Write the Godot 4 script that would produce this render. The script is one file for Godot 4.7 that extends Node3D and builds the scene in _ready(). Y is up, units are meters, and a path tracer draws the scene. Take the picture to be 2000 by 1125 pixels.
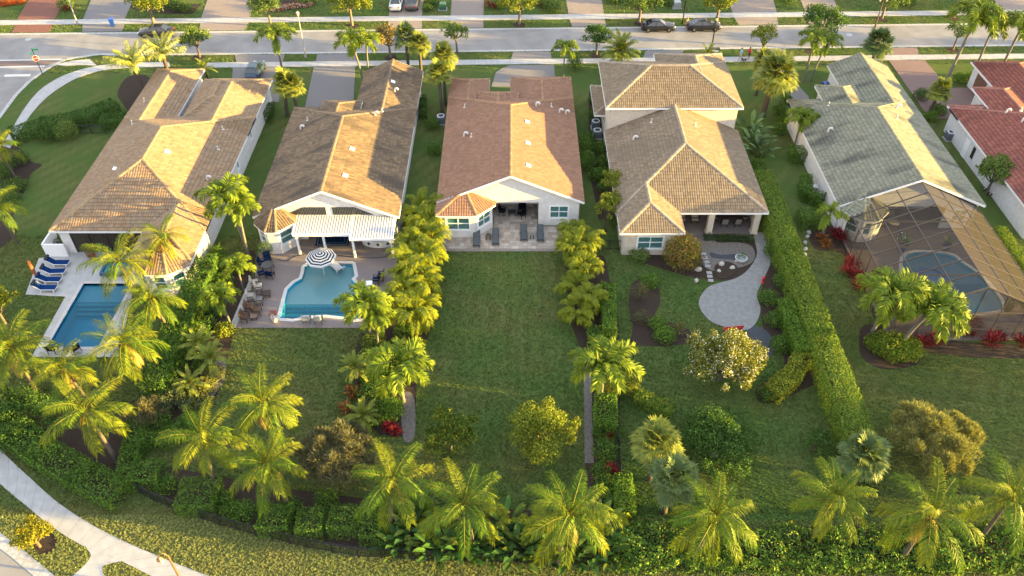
extends Node3D

# An aerial view over a row of suburban gardens at sunrise. World frame: metres, y up, the street runs roughly along x, the gardens face +z.

var rng := RandomNumberGenerator.new()
var nz := FastNoiseLite.new()
var M := {}
var taken := {}
var hard: Array[PackedVector2Array] = []
var hard_box: Array[Rect2] = []
# outlines of everything that is not lawn

class MB:
	var v := PackedVector3Array()
	var n := PackedVector3Array()
	var c := PackedColorArray()
	var col := Color.WHITE
	func vert(p: Vector3, nn: Vector3) -> void:
		v.append(p); n.append(nn); c.append(col)
	func tri(a: Vector3, b: Vector3, d: Vector3) -> void:
		var nn := (b - a).cross(d - a).normalized()
		v.append(a); v.append(d); v.append(b)
		n.append(nn); n.append(nn); n.append(nn)
		c.append(col); c.append(col); c.append(col)
	func quad(a: Vector3, b: Vector3, d: Vector3, e: Vector3) -> void:
		var nn := (d - a).cross(e - b).normalized()
		v.append(a); v.append(d); v.append(b); v.append(a); v.append(e); v.append(d)
		for i in 6:
			n.append(nn); c.append(col)
	func tri_s(a: Vector3, b: Vector3, d: Vector3, na: Vector3, nb: Vector3, nd: Vector3) -> void:
		v.append(a); v.append(d); v.append(b)
		n.append(na); n.append(nd); n.append(nb)
		c.append(col); c.append(col); c.append(col)
	func box(o: Vector3, s: Vector3, b := Basis.IDENTITY) -> void:
		var x := b.x * s.x * 0.5
		var y := b.y * s.y * 0.5
		var z := b.z * s.z * 0.5
		quad(o - x - y + z, o + x - y + z, o + x + y + z, o - x + y + z)
		quad(o + x - y - z, o - x - y - z, o - x + y - z, o + x + y - z)
		quad(o + x - y + z, o + x - y - z, o + x + y - z, o + x + y + z)
		quad(o - x - y - z, o - x - y + z, o - x + y + z, o - x + y - z)
		quad(o - x + y + z, o + x + y + z, o + x + y - z, o - x + y - z)
		quad(o - x - y - z, o + x - y - z, o + x - y + z, o - x - y + z)
	func bar(a: Vector3, b: Vector3, w: float, h: float, up := Vector3.UP) -> void:
		var d := b - a
		var l := d.length()
		if l < 0.0001: return
		d /= l
		var sd := d.cross(up)
		if sd.length() < 0.01: sd = d.cross(Vector3.RIGHT)
		sd = sd.normalized()
		box((a + b) * 0.5, Vector3(w, h, l), Basis(sd, sd.cross(d), -d))
	# a box with chamfered upper edges
	func block(o: Vector3, s: Vector3, k := 0.03, b := Basis.IDENTITY) -> void:
		var hx := s.x * 0.5
		var hy := s.y * 0.5
		var hz := s.z * 0.5
		var r := []
		for q in [[hx, -hy, hz], [hx, hy - k, hz], [hx - k, hy, hz - k]]:
			r.append([o + b * Vector3(-q[0], q[1], q[2]), o + b * Vector3(q[0], q[1], q[2]), o + b * Vector3(q[0], q[1], -q[2]), o + b * Vector3(-q[0], q[1], -q[2])])
		for k2 in 2:
			for i in 4:
				var j := (i + 1) % 4
				quad(r[k2][i], r[k2][j], r[k2 + 1][j], r[k2 + 1][i])
		quad(r[2][0], r[2][1], r[2][2], r[2][3])
	func tube(p: Array, r: Array, sides := 6, cap := true) -> void:
		var rings := []
		var nor := []
		var prev := Vector3.ZERO
		for i in p.size():
			var t: Vector3 = (p[mini(i + 1, p.size() - 1)] - p[maxi(i - 1, 0)]).normalized()
			var s := t.cross(Vector3(0.31, 0.2, 0.93)) if prev == Vector3.ZERO else prev - t * prev.dot(t)
			s = s.normalized(); prev = s
			var w := t.cross(s)
			var ring := []
			var rn := []
			for k in sides:
				var a := TAU * k / sides
				var d := s * cos(a) + w * sin(a)
				ring.append(p[i] + d * r[i]); rn.append(d)
			rings.append(ring); nor.append(rn)
		for i in p.size() - 1:
			for k in sides:
				var j := (k + 1) % sides
				tri_s(rings[i][k], rings[i][j], rings[i + 1][j], nor[i][k], nor[i][j], nor[i + 1][j])
				tri_s(rings[i][k], rings[i + 1][j], rings[i + 1][k], nor[i][k], nor[i + 1][j], nor[i + 1][k])
		if cap:
			for e in [0, p.size() - 1]:
				for k in range(1, sides - 1):
					if e == 0: tri(rings[e][0], rings[e][k + 1], rings[e][k])
					else: tri(rings[e][0], rings[e][k], rings[e][k + 1])
	# solid of revolution about y: profile of (radius, height)
	func lathe(o: Vector3, prof: Array, sides := 12, b := Basis.IDENTITY) -> void:
		for i in prof.size() - 1:
			var p: Vector2 = prof[i]
			var q: Vector2 = prof[i + 1]
			for k in sides:
				var a := TAU * k / sides
				var e := TAU * (k + 1) / sides
				var da := Vector3(cos(a), 0, -sin(a))
				var de := Vector3(cos(e), 0, -sin(e))
				var y0 := Vector3.UP * p.y
				var y1 := Vector3.UP * q.y
				quad(o + b * (da * p.x + y0), o + b * (de * p.x + y0), o + b * (de * q.x + y1 + Vector3.UP * 0.00001), o + b * (da * q.x + y1))
	func flat(poly: PackedVector2Array, y: float) -> void:
		var ix := Geometry2D.triangulate_polygon(poly)
		for i in range(0, ix.size(), 3):
			var a := poly[ix[i]]
			var b := poly[ix[i + 1]]
			var d := poly[ix[i + 2]]
			if (b - a).cross(d - a) > 0.0:
				var s := b; b = d; d = s
			tri(Vector3(a.x, y, a.y), Vector3(b.x, y, b.y), Vector3(d.x, y, d.y))
	func sides(poly: PackedVector2Array, y0: float, y1: float) -> void:
		var pl := poly
		if not Geometry2D.is_polygon_clockwise(pl):
			pl = poly.duplicate(); pl.reverse()
		for i in pl.size():
			var a := pl[i]
			var b := pl[(i + 1) % pl.size()]
			quad(Vector3(b.x, y0, b.y), Vector3(b.x, y1, b.y), Vector3(a.x, y1, a.y), Vector3(a.x, y0, a.y))
	func prism(poly: PackedVector2Array, y0: float, y1: float) -> void:
		flat(poly, y1); sides(poly, y0, y1)
	# pointed leaf: a rhomb folded along its middle
	func leaf(p: Vector3, d: Vector3, s: Vector3, l: float, w: float) -> void:
		var m := p + d * (l * 0.45)
		var t := p + d * l
		var nn := s.cross(d)
		var a := m + s * (w * 0.5) + nn * (w * 0.12)
		var b := m - s * (w * 0.5) + nn * (w * 0.12)
		tri(p, a, t); tri(p, t, b)
	func mesh(off := Vector3.ZERO) -> ArrayMesh:
		var vv := v
		if off != Vector3.ZERO:
			vv = Transform3D(Basis.IDENTITY, -off) * v
		var a := []
		a.resize(Mesh.ARRAY_MAX)
		a[Mesh.ARRAY_VERTEX] = vv
		a[Mesh.ARRAY_NORMAL] = n
		a[Mesh.ARRAY_COLOR] = c
		var m := ArrayMesh.new()
		if v.size(): m.add_surface_from_arrays(Mesh.PRIMITIVE_TRIANGLES, a)
		return m

func numbered(called: String) -> String:
	taken[called] = taken.get(called, -1) + 1
	return called if taken[called] == 0 else "%s_%03d" % [called, taken[called]]

func thing(called: String, label: String, category: String, at := Vector3.ZERO, turn := 0.0, group := "") -> Node3D:
	var o := Node3D.new()
	o.name = numbered(called)
	add_child(o)
	o.position = at
	o.rotation.y = turn
	tag(o, label, category, group)
	return o

func tag(o: Node3D, label: String, category: String, group := "") -> void:
	o.set_meta("label", label)
	o.set_meta("category", category)
	if group: o.set_meta("group", group)

func mi(called: String, m: Mesh, mt: Material, parent: Node3D, tr := Transform3D.IDENTITY) -> MeshInstance3D:
	var o := MeshInstance3D.new()
	o.name = called
	o.mesh = m
	o.material_override = mt
	o.transform = tr
	parent.add_child(o, true)
	return o

func part(called: String, b: MB, mt: Material, parent: Node3D, off := Vector3.ZERO) -> MeshInstance3D:
	return mi(called, b.mesh(off), mt, parent)

func structure(called: String, b: MB, mt: Material, kind := "structure") -> MeshInstance3D:
	var o := mi(numbered(called), b.mesh(), mt, self)
	o.set_meta("kind", kind)
	return o

func lin(r: float, g: float, b: float) -> Color:
	return Color(r, g, b)

func grain(freq: float, lo: float, hi: float, size := 512, octaves := 4, sd := 1) -> NoiseTexture2D:
	var f := FastNoiseLite.new()
	f.seed = sd; f.frequency = freq; f.fractal_octaves = octaves
	var t := NoiseTexture2D.new()
	t.width = size; t.height = size; t.seamless = true; t.noise = f
	var g := Gradient.new()
	g.set_color(0, Color(lo, lo, lo)); g.set_color(1, Color(hi, hi, hi))
	t.color_ramp = g
	return t

func bumps(freq: float, size := 512, sd := 3, strength := 6.0) -> NoiseTexture2D:
	var f := FastNoiseLite.new()
	f.seed = sd; f.frequency = freq; f.fractal_octaves = 4
	var t := NoiseTexture2D.new()
	t.width = size; t.height = size; t.seamless = true; t.noise = f
	t.as_normal_map = true; t.bump_strength = strength
	return t

func mat(key: String, c: Color, rough := 0.85, tex: Texture2D = null, scale := 0.5, nrm: Texture2D = null, vc := false, spec := 0.35) -> StandardMaterial3D:
	var m := StandardMaterial3D.new()
	m.resource_name = key
	m.albedo_color = c.linear_to_srgb()
	m.roughness = rough
	m.metallic_specular = spec
	m.vertex_color_use_as_albedo = vc
	if tex or nrm:
		m.uv1_triplanar = true; m.uv1_world_triplanar = true
		m.uv1_scale = Vector3.ONE * scale
	if tex: m.albedo_texture = tex
	if nrm:
		m.normal_enabled = true; m.normal_texture = nrm; m.normal_scale = 0.8
	M[key] = m
	return m

func rr(a: float, b: float) -> float:
	return rng.randf_range(a, b)

func mixc(a: Color, b: Color, t: float) -> Color:
	return a.lerp(b, clampf(t, 0.0, 1.0))

func pv(a: Array) -> PackedVector2Array:
	return PackedVector2Array(a)

# a smooth closed outline through the given points
func smooth(a: Array, steps := 5) -> PackedVector2Array:
	var out := PackedVector2Array()
	var k := a.size()
	for i in k:
		for s in steps:
			out.append((a[i] as Vector2).cubic_interpolate(a[(i + 1) % k], a[(i - 1 + k) % k], a[(i + 2) % k], float(s) / steps))
	return out

func curve(a: Array, steps := 6) -> Array:
	var out := []
	for i in a.size() - 1:
		for s in steps:
			out.append((a[i] as Vector2).cubic_interpolate(a[i + 1], a[maxi(i - 1, 0)], a[mini(i + 2, a.size() - 1)], float(s) / steps))
	out.append(a[a.size() - 1])
	return out

func rect(x0: float, x1: float, z0: float, z1: float) -> PackedVector2Array:
	return PackedVector2Array([Vector2(x0, z0), Vector2(x1, z0), Vector2(x1, z1), Vector2(x0, z1)])

func make_materials() -> void:
	var fine := grain(0.05, 0.72, 1.0, 512, 4, 1)
	var mid := grain(0.012, 0.78, 1.0, 512, 5, 2)
	var rough_n := bumps(0.06, 512, 3, 8.0)
	mat("grass", lin(1, 1, 1), 0.95, grain(0.09, 0.55, 1.0, 512, 3, 5), 0.45, bumps(0.12, 512, 6, 14.0), true, 0.1)
	mat("blade", lin(1, 1, 1), 0.7, null, 1, null, true, 0.2)
	mat("asphalt", lin(0.29, 0.27, 0.25), 0.9, grain(0.008, 0.86, 1.0, 512, 6, 7), 0.07, null)
	mat("concrete", lin(0.42, 0.405, 0.385), 0.85, grain(0.01, 0.90, 1.0, 512, 5, 8), 0.2, null)
	mat("kerb_concrete", lin(0.52, 0.5, 0.47), 0.85, mid, 0.4)
	mat("paver_grey", lin(1, 1, 1), 0.9, fine, 0.6, rough_n, true)
	mat("mulch", lin(0.115, 0.08, 0.058), 1.0, grain(0.07, 0.45, 1.0, 512, 3, 9), 0.6, bumps(0.1, 512, 10, 16.0))
	mat("sand", lin(0.19, 0.17, 0.15), 1.0, mid, 0.5, rough_n)
	mat("gravel", lin(0.23, 0.25, 0.28), 0.9, grain(0.16, 0.3, 1.0, 512, 2, 12), 0.7, bumps(0.16, 512, 12, 20.0))
	mat("stone", lin(1, 1, 1), 0.85, mid, 1.2, rough_n, true)
	mat("aged_concrete", lin(0.24, 0.235, 0.225), 0.9, grain(0.03, 0.85, 1.0, 512, 6, 23), 0.12, null)
	mat("tile", lin(1, 1, 1), 0.82, grain(0.03, 0.78, 1.0, 512, 4, 13), 0.8, null, true, 0.25)
	mat("wall_white", lin(0.74, 0.72, 0.70), 0.9, grain(0.01, 0.92, 1.0, 512, 4, 14), 0.3, bumps(0.2, 512, 15, 3.0))
	mat("wall_cream", lin(0.70, 0.62, 0.50), 0.9, M.wall_white.albedo_texture, 0.3, M.wall_white.normal_texture)
	mat("trim", lin(0.80, 0.79, 0.78), 0.6)
	mat("gutter", lin(0.55, 0.53, 0.50), 0.5)
	mat("plain", lin(1, 1, 1), 0.7, null, 1, null, true)
	mat("satin", lin(1, 1, 1), 0.35, null, 1, null, true, 0.5)
	mat("cloth", lin(1, 1, 1), 0.95, fine, 3.0, null, true, 0.1)
	mat("dark_metal", lin(0.02, 0.02, 0.022), 0.45, null, 1, null, false, 0.5)
	mat("bronze", lin(0.085, 0.068, 0.055), 0.5, null, 1, null, false, 0.5)
	mat("grey_metal", lin(0.35, 0.36, 0.37), 0.5)
	mat("bark", lin(1, 1, 1), 0.95, grain(0.06, 0.55, 1.0, 256, 4, 16), 1.5, rough_n, true, 0.1)
	mat("leaf", lin(1, 1, 1), 0.6, null, 1, null, true, 0.22)
	mat("palm", lin(1, 1, 1), 0.5, null, 1, null, true, 0.25)
	for k in ["leaf", "palm", "blade"]:
		M[k].backlight_enabled = true
		M[k].backlight = (lin(0.26, 0.27, 0.04) if k == "palm" else lin(0.36, 0.38, 0.06)).linear_to_srgb()
	var g := mat("glass", lin(0.10, 0.26, 0.25), 0.06, null, 1, null, false, 0.6)
	g.transparency = BaseMaterial3D.TRANSPARENCY_ALPHA
	g.albedo_color.a = 0.55
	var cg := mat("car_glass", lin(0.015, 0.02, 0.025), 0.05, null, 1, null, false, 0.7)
	var sc := mat("screen", lin(0.075, 0.062, 0.048), 0.8, null, 1, null, false, 0.2)
	sc.transparency = BaseMaterial3D.TRANSPARENCY_ALPHA
	sc.albedo_color.a = 0.48
	var w := mat("water", lin(0.0, 0.15, 0.24), 0.05, null, 1, bumps(0.02, 512, 18, 2.0), false, 0.3)
	w.transparency = BaseMaterial3D.TRANSPARENCY_ALPHA
	w.albedo_color.a = 0.35
	w.uv1_scale = Vector3.ONE * 0.25
	w.normal_scale = 0.5
	mat("pool_finish", lin(1, 1, 1), 0.6, grain(0.02, 0.9, 1.0, 512, 4, 19), 0.5, null, true)
	var paint := mat("paint", lin(1, 1, 1), 0.3, null, 1, null, true, 0.5)
	paint.clearcoat_enabled = true
	paint.clearcoat = 0.15
	paint.clearcoat_roughness = 0.05
	mat("rubber", lin(0.015, 0.015, 0.015), 0.9)
	mat("chrome", lin(0.6, 0.6, 0.6), 0.25).metallic = 0.9
	mat("lamp_glass", lin(0.75, 0.7, 0.6), 0.4)
	mat("skin", lin(1, 1, 1), 0.7, null, 1, null, true)
	mat("white_paint", lin(0.75, 0.75, 0.73), 0.8, grain(0.04, 0.7, 1.0, 512, 4, 20), 0.5)

const SK := -0.0235                             # the street runs a little off the x axis

func st(x: float, z: float) -> Vector2:
	return Vector2(x, z + SK * x)

func strip(x0: float, x1: float, z0: float, z1: float) -> PackedVector2Array:
	return pv([st(x0, z0), st(x1, z0), st(x1, z1), st(x0, z1)])

func on_hard(p: Vector2) -> bool:
	for i in range(hard_box.size(), hard.size()):
		var r := Rect2(hard[i][0], Vector2.ZERO)
		for v in hard[i]: r = r.expand(v)
		hard_box.append(r)
	for i in hard.size():
		if hard_box[i].has_point(p) and Geometry2D.is_point_in_polygon(p, hard[i]): return true
	return false

func in_any(p: Vector2, polys: Array[PackedVector2Array]) -> bool:
	for q in polys:
		if Geometry2D.is_point_in_polygon(p, q): return true
	return false

# hard ground that lies on the lawn: a slab with sides
func slab(called: String, poly: PackedVector2Array, y: float, mt: Material, c := Color.WHITE) -> MeshInstance3D:
	var b := MB.new()
	b.col = c
	b.prism(poly, -0.2, y)
	hard.append(poly)
	return structure(called, b, mt)

# rows of small paving stones over an outline, each a low block of its own tone (too small to tell apart singly)
func pavers(parent: Node3D, poly: PackedVector2Array, y: float, du: float, dv: float, tones: Array, called := "pavers") -> void:
	var b := MB.new()
	var r := Rect2(poly[0], Vector2.ZERO)
	for p in poly: r = r.expand(p)
	var z := r.position.y
	var row := 0
	while z < r.end.y:
		var x := r.position.x - (du * 0.5 if row % 2 else 0.0)
		while x < r.end.x:
			var k := du * (1.0 if rng.randf() < 0.6 else 1.6)
			var mid := Vector2(x + k * 0.5, z + dv * 0.5)
			if Geometry2D.is_point_in_polygon(mid, poly) and Geometry2D.is_point_in_polygon(Vector2(x + 0.05, z + 0.05), poly) and Geometry2D.is_point_in_polygon(Vector2(x + k - 0.05, z + dv - 0.05), poly):
				b.col = (tones[rng.randi() % tones.size()] as Color) * rr(0.88, 1.08)
				b.block(Vector3(mid.x, y, mid.y), Vector3(k - 0.015, 0.03, dv - 0.015), 0.006)
			x += k
		z += dv
		row += 1
	part(called, b, M.stone, parent).set_meta("kind", "stuff")

# a walk made of single concrete slabs between two edge lines
func walk(called: String, left: Array, right: Array, y: float, step: float) -> void:
	var o := Node3D.new()
	o.name = numbered(called)
	o.set_meta("kind", "structure")
	add_child(o)
	var base := MB.new()
	var outline := PackedVector2Array()
	for p in left: outline.append(p)
	for i in range(right.size() - 1, -1, -1): outline.append(right[i])
	base.col = Color(0.4, 0.4, 0.4)
	base.prism(outline, -0.2, y - 0.02)
	hard.append(outline)
	part("bedding", base, M.concrete, o)
	var total := 0.0
	for i in left.size() - 1: total += (left[i] as Vector2).distance_to(left[i + 1])
	var count := int(maxf(1.0, round(total / step)))
	for k in count:
		var b := MB.new()
		var a := line_at(left, (k + 0.008) / count)
		var d := line_at(left, (k + 0.992) / count)
		var e := line_at(right, (k + 0.008) / count)
		var f := line_at(right, (k + 0.992) / count)
		b.col = Color.WHITE * rr(0.9, 1.0)
		b.prism(pv([a, d, f, e]), y - 0.03, y)
		part("slab", b, M.concrete, o)

func line_at(a: Array, t: float) -> Vector2:
	var f := clampf(t, 0.0, 1.0) * (a.size() - 1)
	var i := mini(int(f), a.size() - 2)
	return (a[i] as Vector2).lerp(a[i + 1], f - i)

func lawn_tone(x: float, z: float) -> Color:
	var g := lin(0.165, 0.25, 0.068)
	var dry := lin(0.285, 0.265, 0.10)
	var deep := lin(0.13, 0.235, 0.065)
	var a := nz.get_noise_2d(x * 3.0, z * 3.0)
	var b := nz.get_noise_2d(x * 12.0 + 300.0, z * 12.0)
	var c := mixc(g, dry, 0.25 + a * 0.7)
	c = mixc(c, deep, 0.15 - b * 0.5)
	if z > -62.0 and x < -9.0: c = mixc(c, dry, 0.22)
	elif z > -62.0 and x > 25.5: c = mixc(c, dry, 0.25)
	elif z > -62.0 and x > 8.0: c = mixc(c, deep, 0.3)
	if z > -62.0 and x > -24.0 and x < 24.0:       # mown in lanes along the lot
		c = c * (1.0 + (0.10 if absf(x) < 8.0 else 0.06) * (0.5 + a) * sin(x * 4.2 + b * 1.2))
	elif z > -90.0:
		c = c * (1.0 + 0.12 * (0.5 + a) * sin((x * 0.85 + z * 0.6) * 4.2 + b))
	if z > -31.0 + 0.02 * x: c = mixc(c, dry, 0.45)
	return c

func make_ground() -> void:
	# streets
	slab("street", pv([st(-140, -107.7), st(140, -107.7), st(140, -100.7), st(-52.5, -100.7), Vector2(-54.3, -99.71), Vector2(-58.13, -98.35), Vector2(-59.42, -95.84), Vector2(-60.25, -92.76), Vector2(-60.44, -89.3), Vector2(-60.03, -83.68), Vector2(-59.53, -75.32), Vector2(-110, -70), Vector2(-140, -70)]), 0.01, M.asphalt)
	var kl := [Vector2(-59.53, -75.32), Vector2(-60.03, -83.68), Vector2(-60.44, -89.3), Vector2(-60.25, -92.76), Vector2(-59.42, -95.84), Vector2(-58.13, -98.35), Vector2(-54.3, -99.71), st(-50, -100.7), st(-40, -100.7), st(-20, -100.7), st(0, -100.7), st(40, -100.7), st(140, -100.7)]
	kerb(kl, 0.45)
	kerb([st(140, -107.7), st(60, -107.7), st(0, -107.7), st(-60, -107.7), st(-140, -107.7)], 0.45)
	# walks along the street, slab by slab
	var l := []
	var r := []
	for i in 32:
		l.append(st(-39.5 + i * 3.6, -98.45)); r.append(st(-39.5 + i * 3.6, -97.1))
	walk("near_sidewalk", l, r, 0.055, 1.5)
	l = []; r = []
	for i in 43:
		l.append(st(-75 + i * 3.6, -111.9)); r.append(st(-75 + i * 3.6, -110.35))
	walk("far_sidewalk", l, r, 0.055, 1.5)
	walk("corner_sidewalk", curve([Vector2(-57.05, -77.88), Vector2(-57.57, -81.43), Vector2(-58.17, -86.02), Vector2(-58.24, -90.18), Vector2(-57.4, -93.02), Vector2(-56.08, -94.89), Vector2(-54.05, -96.39), Vector2(-50.77, -97.37), Vector2(-44.57, -97.72)]), curve([Vector2(-55.96, -77.36), Vector2(-56.45, -80.77), Vector2(-56.81, -84.84), Vector2(-56.61, -88.68), Vector2(-55.71, -91.72), Vector2(-54.41, -93.95), Vector2(-52.1, -95.57), Vector2(-49.03, -96.18), Vector2(-43.96, -96.39)]), 0.055, 1.6)
	walk("crossing_ramp", [Vector2(-59.02, -96.95), Vector2(-57.35, -98.07), Vector2(-55.18, -98.49)], [Vector2(-57.59, -96.67), Vector2(-55.58, -96.95), Vector2(-53.49, -96.67)], 0.06, 1.4)
	# marks on the side street
	var b := MB.new()
	for q in [[Vector2(-68.12, -98.28), Vector2(-58.85, -98.64), Vector2(-58.73, -98.35), Vector2(-67.99, -98)], [Vector2(-67.26, -96.46), Vector2(-60.22, -96.81), Vector2(-60.27, -96.46), Vector2(-67.1, -96.12)], [Vector2(-64.35, -94.42), Vector2(-61.09, -94.55), Vector2(-61.02, -93.95), Vector2(-64.26, -93.81)]]:
		b.flat(pv(q), 0.018)
	structure("road_marking", b, M.white_paint)
	b = MB.new()
	b.col = lin(0.26, 0.19, 0.16)
	b.flat(pv([Vector2(-67.97, -97.97), Vector2(-58.86, -98.32), Vector2(-60.1, -96.84), Vector2(-67.27, -96.49)]), 0.016)
	structure("brick_crossing", b, M.paver_grey)
	for q in [Vector2(-65.73, -104.26), Vector2(46.26, -105.66), Vector2(26.98, -100.81)]:
		b = MB.new()
		b.lathe(Vector3(q.x, 0.012, q.y), [Vector2(0.42, 0.0), Vector2(0.42, 0.008), Vector2(0.36, 0.012), Vector2(0.0, 0.012)], 14)
		structure("manhole_cover", b, M.grey_metal)
	# drives: colour, far side of the street
	var red := lin(0.27, 0.12, 0.085)
	var tan := lin(0.36, 0.29, 0.24)
	var grey := lin(0.27, 0.25, 0.24)
	drive([-68.88, -63.85, -69.44, -64.24], -107.9, -110.35, red)
	drive([-69.96, -64.69, -72.69, -67.04], -111.9, -126.0, red)
	drive([-59.25, -53.8, -60.14, -54.36], -107.9, -110.35, grey)
	drive([-60.69, -54.8, -63.61, -57.12], -111.9, -126.0, grey)
	drive([-43.25, -36.95, -43.73, -37.06], -107.9, -110.35, tan)
	drive([-44.08, -37.29, -45.97, -38.48], -111.9, -126.0, tan)
	drive([-17.27, -12.53, -17.42, -12.71], -107.9, -110.35, tan)
	drive([-17.55, -12.83, -18.25, -13.44], -111.9, -126.0, tan)
	drive([-8.64, -3.96, -8.7, -4.03], -107.9, -110.35, tan)
	drive([-8.76, -4.07, -9.09, -4.28], -111.9, -126.0, tan)
	drive([8.42, 13.17, 8.11, 13.1], -107.9, -110.35, tan)
	drive([8.07, 13.16, 7.86, 13.44], -111.9, -126.0, tan)
	drive([31.71, 37.23, 31.53, 37.69], -107.9, -110.35, tan)
	drive([31.65, 38.01, 32.3, 39.71], -111.9, -126.0, tan)
	drive([41.62, 46.44, 41.84, 46.71], -107.9, -110.35, tan)
	drive([42.12, 47.02, 43.6, 48.72], -111.9, -126.0, tan)
	drive([69.73, 77.16, 70.04, 77.6], -107.9, -110.35, tan)
	drive([70.5, 78.13, 72.92, 80.94], -111.9, -126.0, tan)
	drive([-35.77, -29.79, -36.49, -29.97], -98.45, -100.5, grey)
	drive([-25.53, -20.08, -25.69, -20.45], -98.45, -100.5, grey)
	drive([-0.13, 5.19, 0.14, 5.1], -98.45, -100.5, grey)
	drive([17.15, 21.94, 17.8, 22.9], -98.45, -100.5, grey)
	drive([32.71, 36.04, 32.48, 36.36], -98.45, -100.5, grey)
	drive([49.34, 53.59, 50.08, 54.16], -98.45, -100.5, lin(0.30, 0.20, 0.18))
	slab("driveway", pv([Vector2(-35.92, -96.39), Vector2(-29.79, -96.39), Vector2(-28.11, -87.46), Vector2(-33.98, -87.46)]), 0.05, M.paver_grey, grey)
	slab("driveway", pv([Vector2(-25.49, -96.32), Vector2(-20.19, -96.53), Vector2(-19.01, -86.49), Vector2(-24.75, -86.02)]), 0.05, M.paver_grey, grey)
	slab("driveway", pv([Vector2(-0.33, -96.81), Vector2(5.43, -96.95), Vector2(5.46, -91.2), Vector2(-2.54, -91.2), Vector2(-2.09, -94.89), Vector2(-1.31, -95.98)]), 0.05, M.paver_grey, grey)
	slab("driveway", pv([Vector2(16.91, -97.23), Vector2(22.03, -97.37), Vector2(21.62, -93.81), Vector2(16.18, -93.81)]), 0.05, M.paver_grey, grey)
	slab("driveway", pv([Vector2(32.78, -97.65), Vector2(35.92, -97.72), Vector2(35.48, -91.84), Vector2(36.16, -88.68), Vector2(34.91, -84.49), Vector2(32.91, -85.66), Vector2(34.61, -91.2)]), 0.05, M.paver_grey, grey)
	slab("driveway", pv([Vector2(49.11, -98.14), Vector2(53.8, -98.21), Vector2(53.98, -93.15), Vector2(53.56, -90.94), Vector2(57.37, -90.94), Vector2(55.35, -86.85), Vector2(51.02, -83.68), Vector2(48.92, -83.68)]), 0.05, M.paver_grey, lin(0.30, 0.20, 0.18))
	# the curved path and the road at the near corner
	walk("garden_path", curve([Vector2(-42.76, -40.35), Vector2(-38.21, -36.56), Vector2(-34.8, -34), Vector2(-31.68, -31.79), Vector2(-28.06, -29.79), Vector2(-23.98, -28.03), Vector2(-19.05, -26.21), Vector2(-14.48, -25.09)]), curve([Vector2(-41.12, -37.03), Vector2(-36.82, -33.57), Vector2(-34.2, -31.79), Vector2(-31.72, -30.14), Vector2(-28.83, -28.59), Vector2(-26.17, -27.62), Vector2(-22.29, -25.89), Vector2(-17.88, -24.24)]), 0.055, 1.45)
	slab("street", pv([Vector2(-36.42, -29.67), Vector2(-34.56, -28.67), Vector2(-30.62, -26.31), Vector2(-27.76, -24.58), Vector2(-29.88, -21.96), Vector2(-40.44, -23.9), Vector2(-42.91, -31.26)]), 0.012, M.asphalt)
	kerb([Vector2(-28.03, -25.26), Vector2(-30.97, -27.14), Vector2(-33.11, -28.52), Vector2(-35.02, -29.67), Vector2(-37.9, -31.26)], 0.75)
	slab("path_ramp", smooth([Vector2(-28.56, -28.52), Vector2(-28.13, -27.95), Vector2(-28.29, -27.22), Vector2(-28.71, -26.14), Vector2(-26.18, -25.61), Vector2(-27.07, -27.11), Vector2(-25.91, -27.66)], 4), 0.05, M.concrete, lin(0.75, 0.66, 0.6))

func drive(x: Array, z0: float, z1: float, c: Color) -> void:
	var poly := pv([st(x[0], z0), st(x[1], z0), st(x[3], z1), st(x[2], z1)])
	slab("driveway", poly, 0.05, M.paver_grey, c)

func kerb(line: Array, w: float) -> void:
	var o := Node3D.new()
	o.name = numbered("kerb")
	o.set_meta("kind", "structure")
	add_child(o)
	for i in line.size() - 1:
		var a: Vector2 = line[i]
		var b: Vector2 = line[i + 1]
		var n := int(maxf(1.0, round(a.distance_to(b) / 6.0)))
		for k in n:
			var p := a.lerp(b, float(k) / n)
			var q := a.lerp(b, float(k + 1) / n)
			var s := (q - p).normalized().orthogonal() * w
			var m := MB.new()
			m.col = Color.WHITE
			var poly := pv([p, q, q + s, p + s])
			m.prism(poly, -0.2, 0.035)
			part("kerb_stone", m, M.kerb_concrete, o)
			hard.append(poly)

var pools: Array[PackedVector2Array] = []

func make_lawn() -> void:
	var b := MB.new()
	var x0 := -80
	var nx := 320
	var z0 := -130
	var nzz := 218
	for i in nx:
		for j in nzz:
			var x := x0 + i * 0.5
			var z := z0 + j * 0.5
			if pools.size() and (in_any(Vector2(x, z), pools) or in_any(Vector2(x + 0.5, z + 0.5), pools) or in_any(Vector2(x + 0.5, z), pools) or in_any(Vector2(x, z + 0.5), pools)): continue
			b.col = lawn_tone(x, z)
			b.quad(Vector3(x, 0, z + 0.5), Vector3(x + 0.5, 0, z + 0.5), Vector3(x + 0.5, 0, z), Vector3(x, 0, z))
	b.col = lin(0.06, 0.09, 0.03)
	for q in [[-900.0, 900.0, -900.0, -130.0], [-900.0, 900.0, -21.0, 600.0], [-900.0, -80.0, -130.0, -21.0], [80.0, 900.0, -130.0, -21.0]]:
		b.quad(Vector3(q[0], 0, q[3]), Vector3(q[1], 0, q[3]), Vector3(q[1], 0, q[2]), Vector3(q[0], 0, q[2]))
	structure("lawn", b, M.grass)

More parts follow.
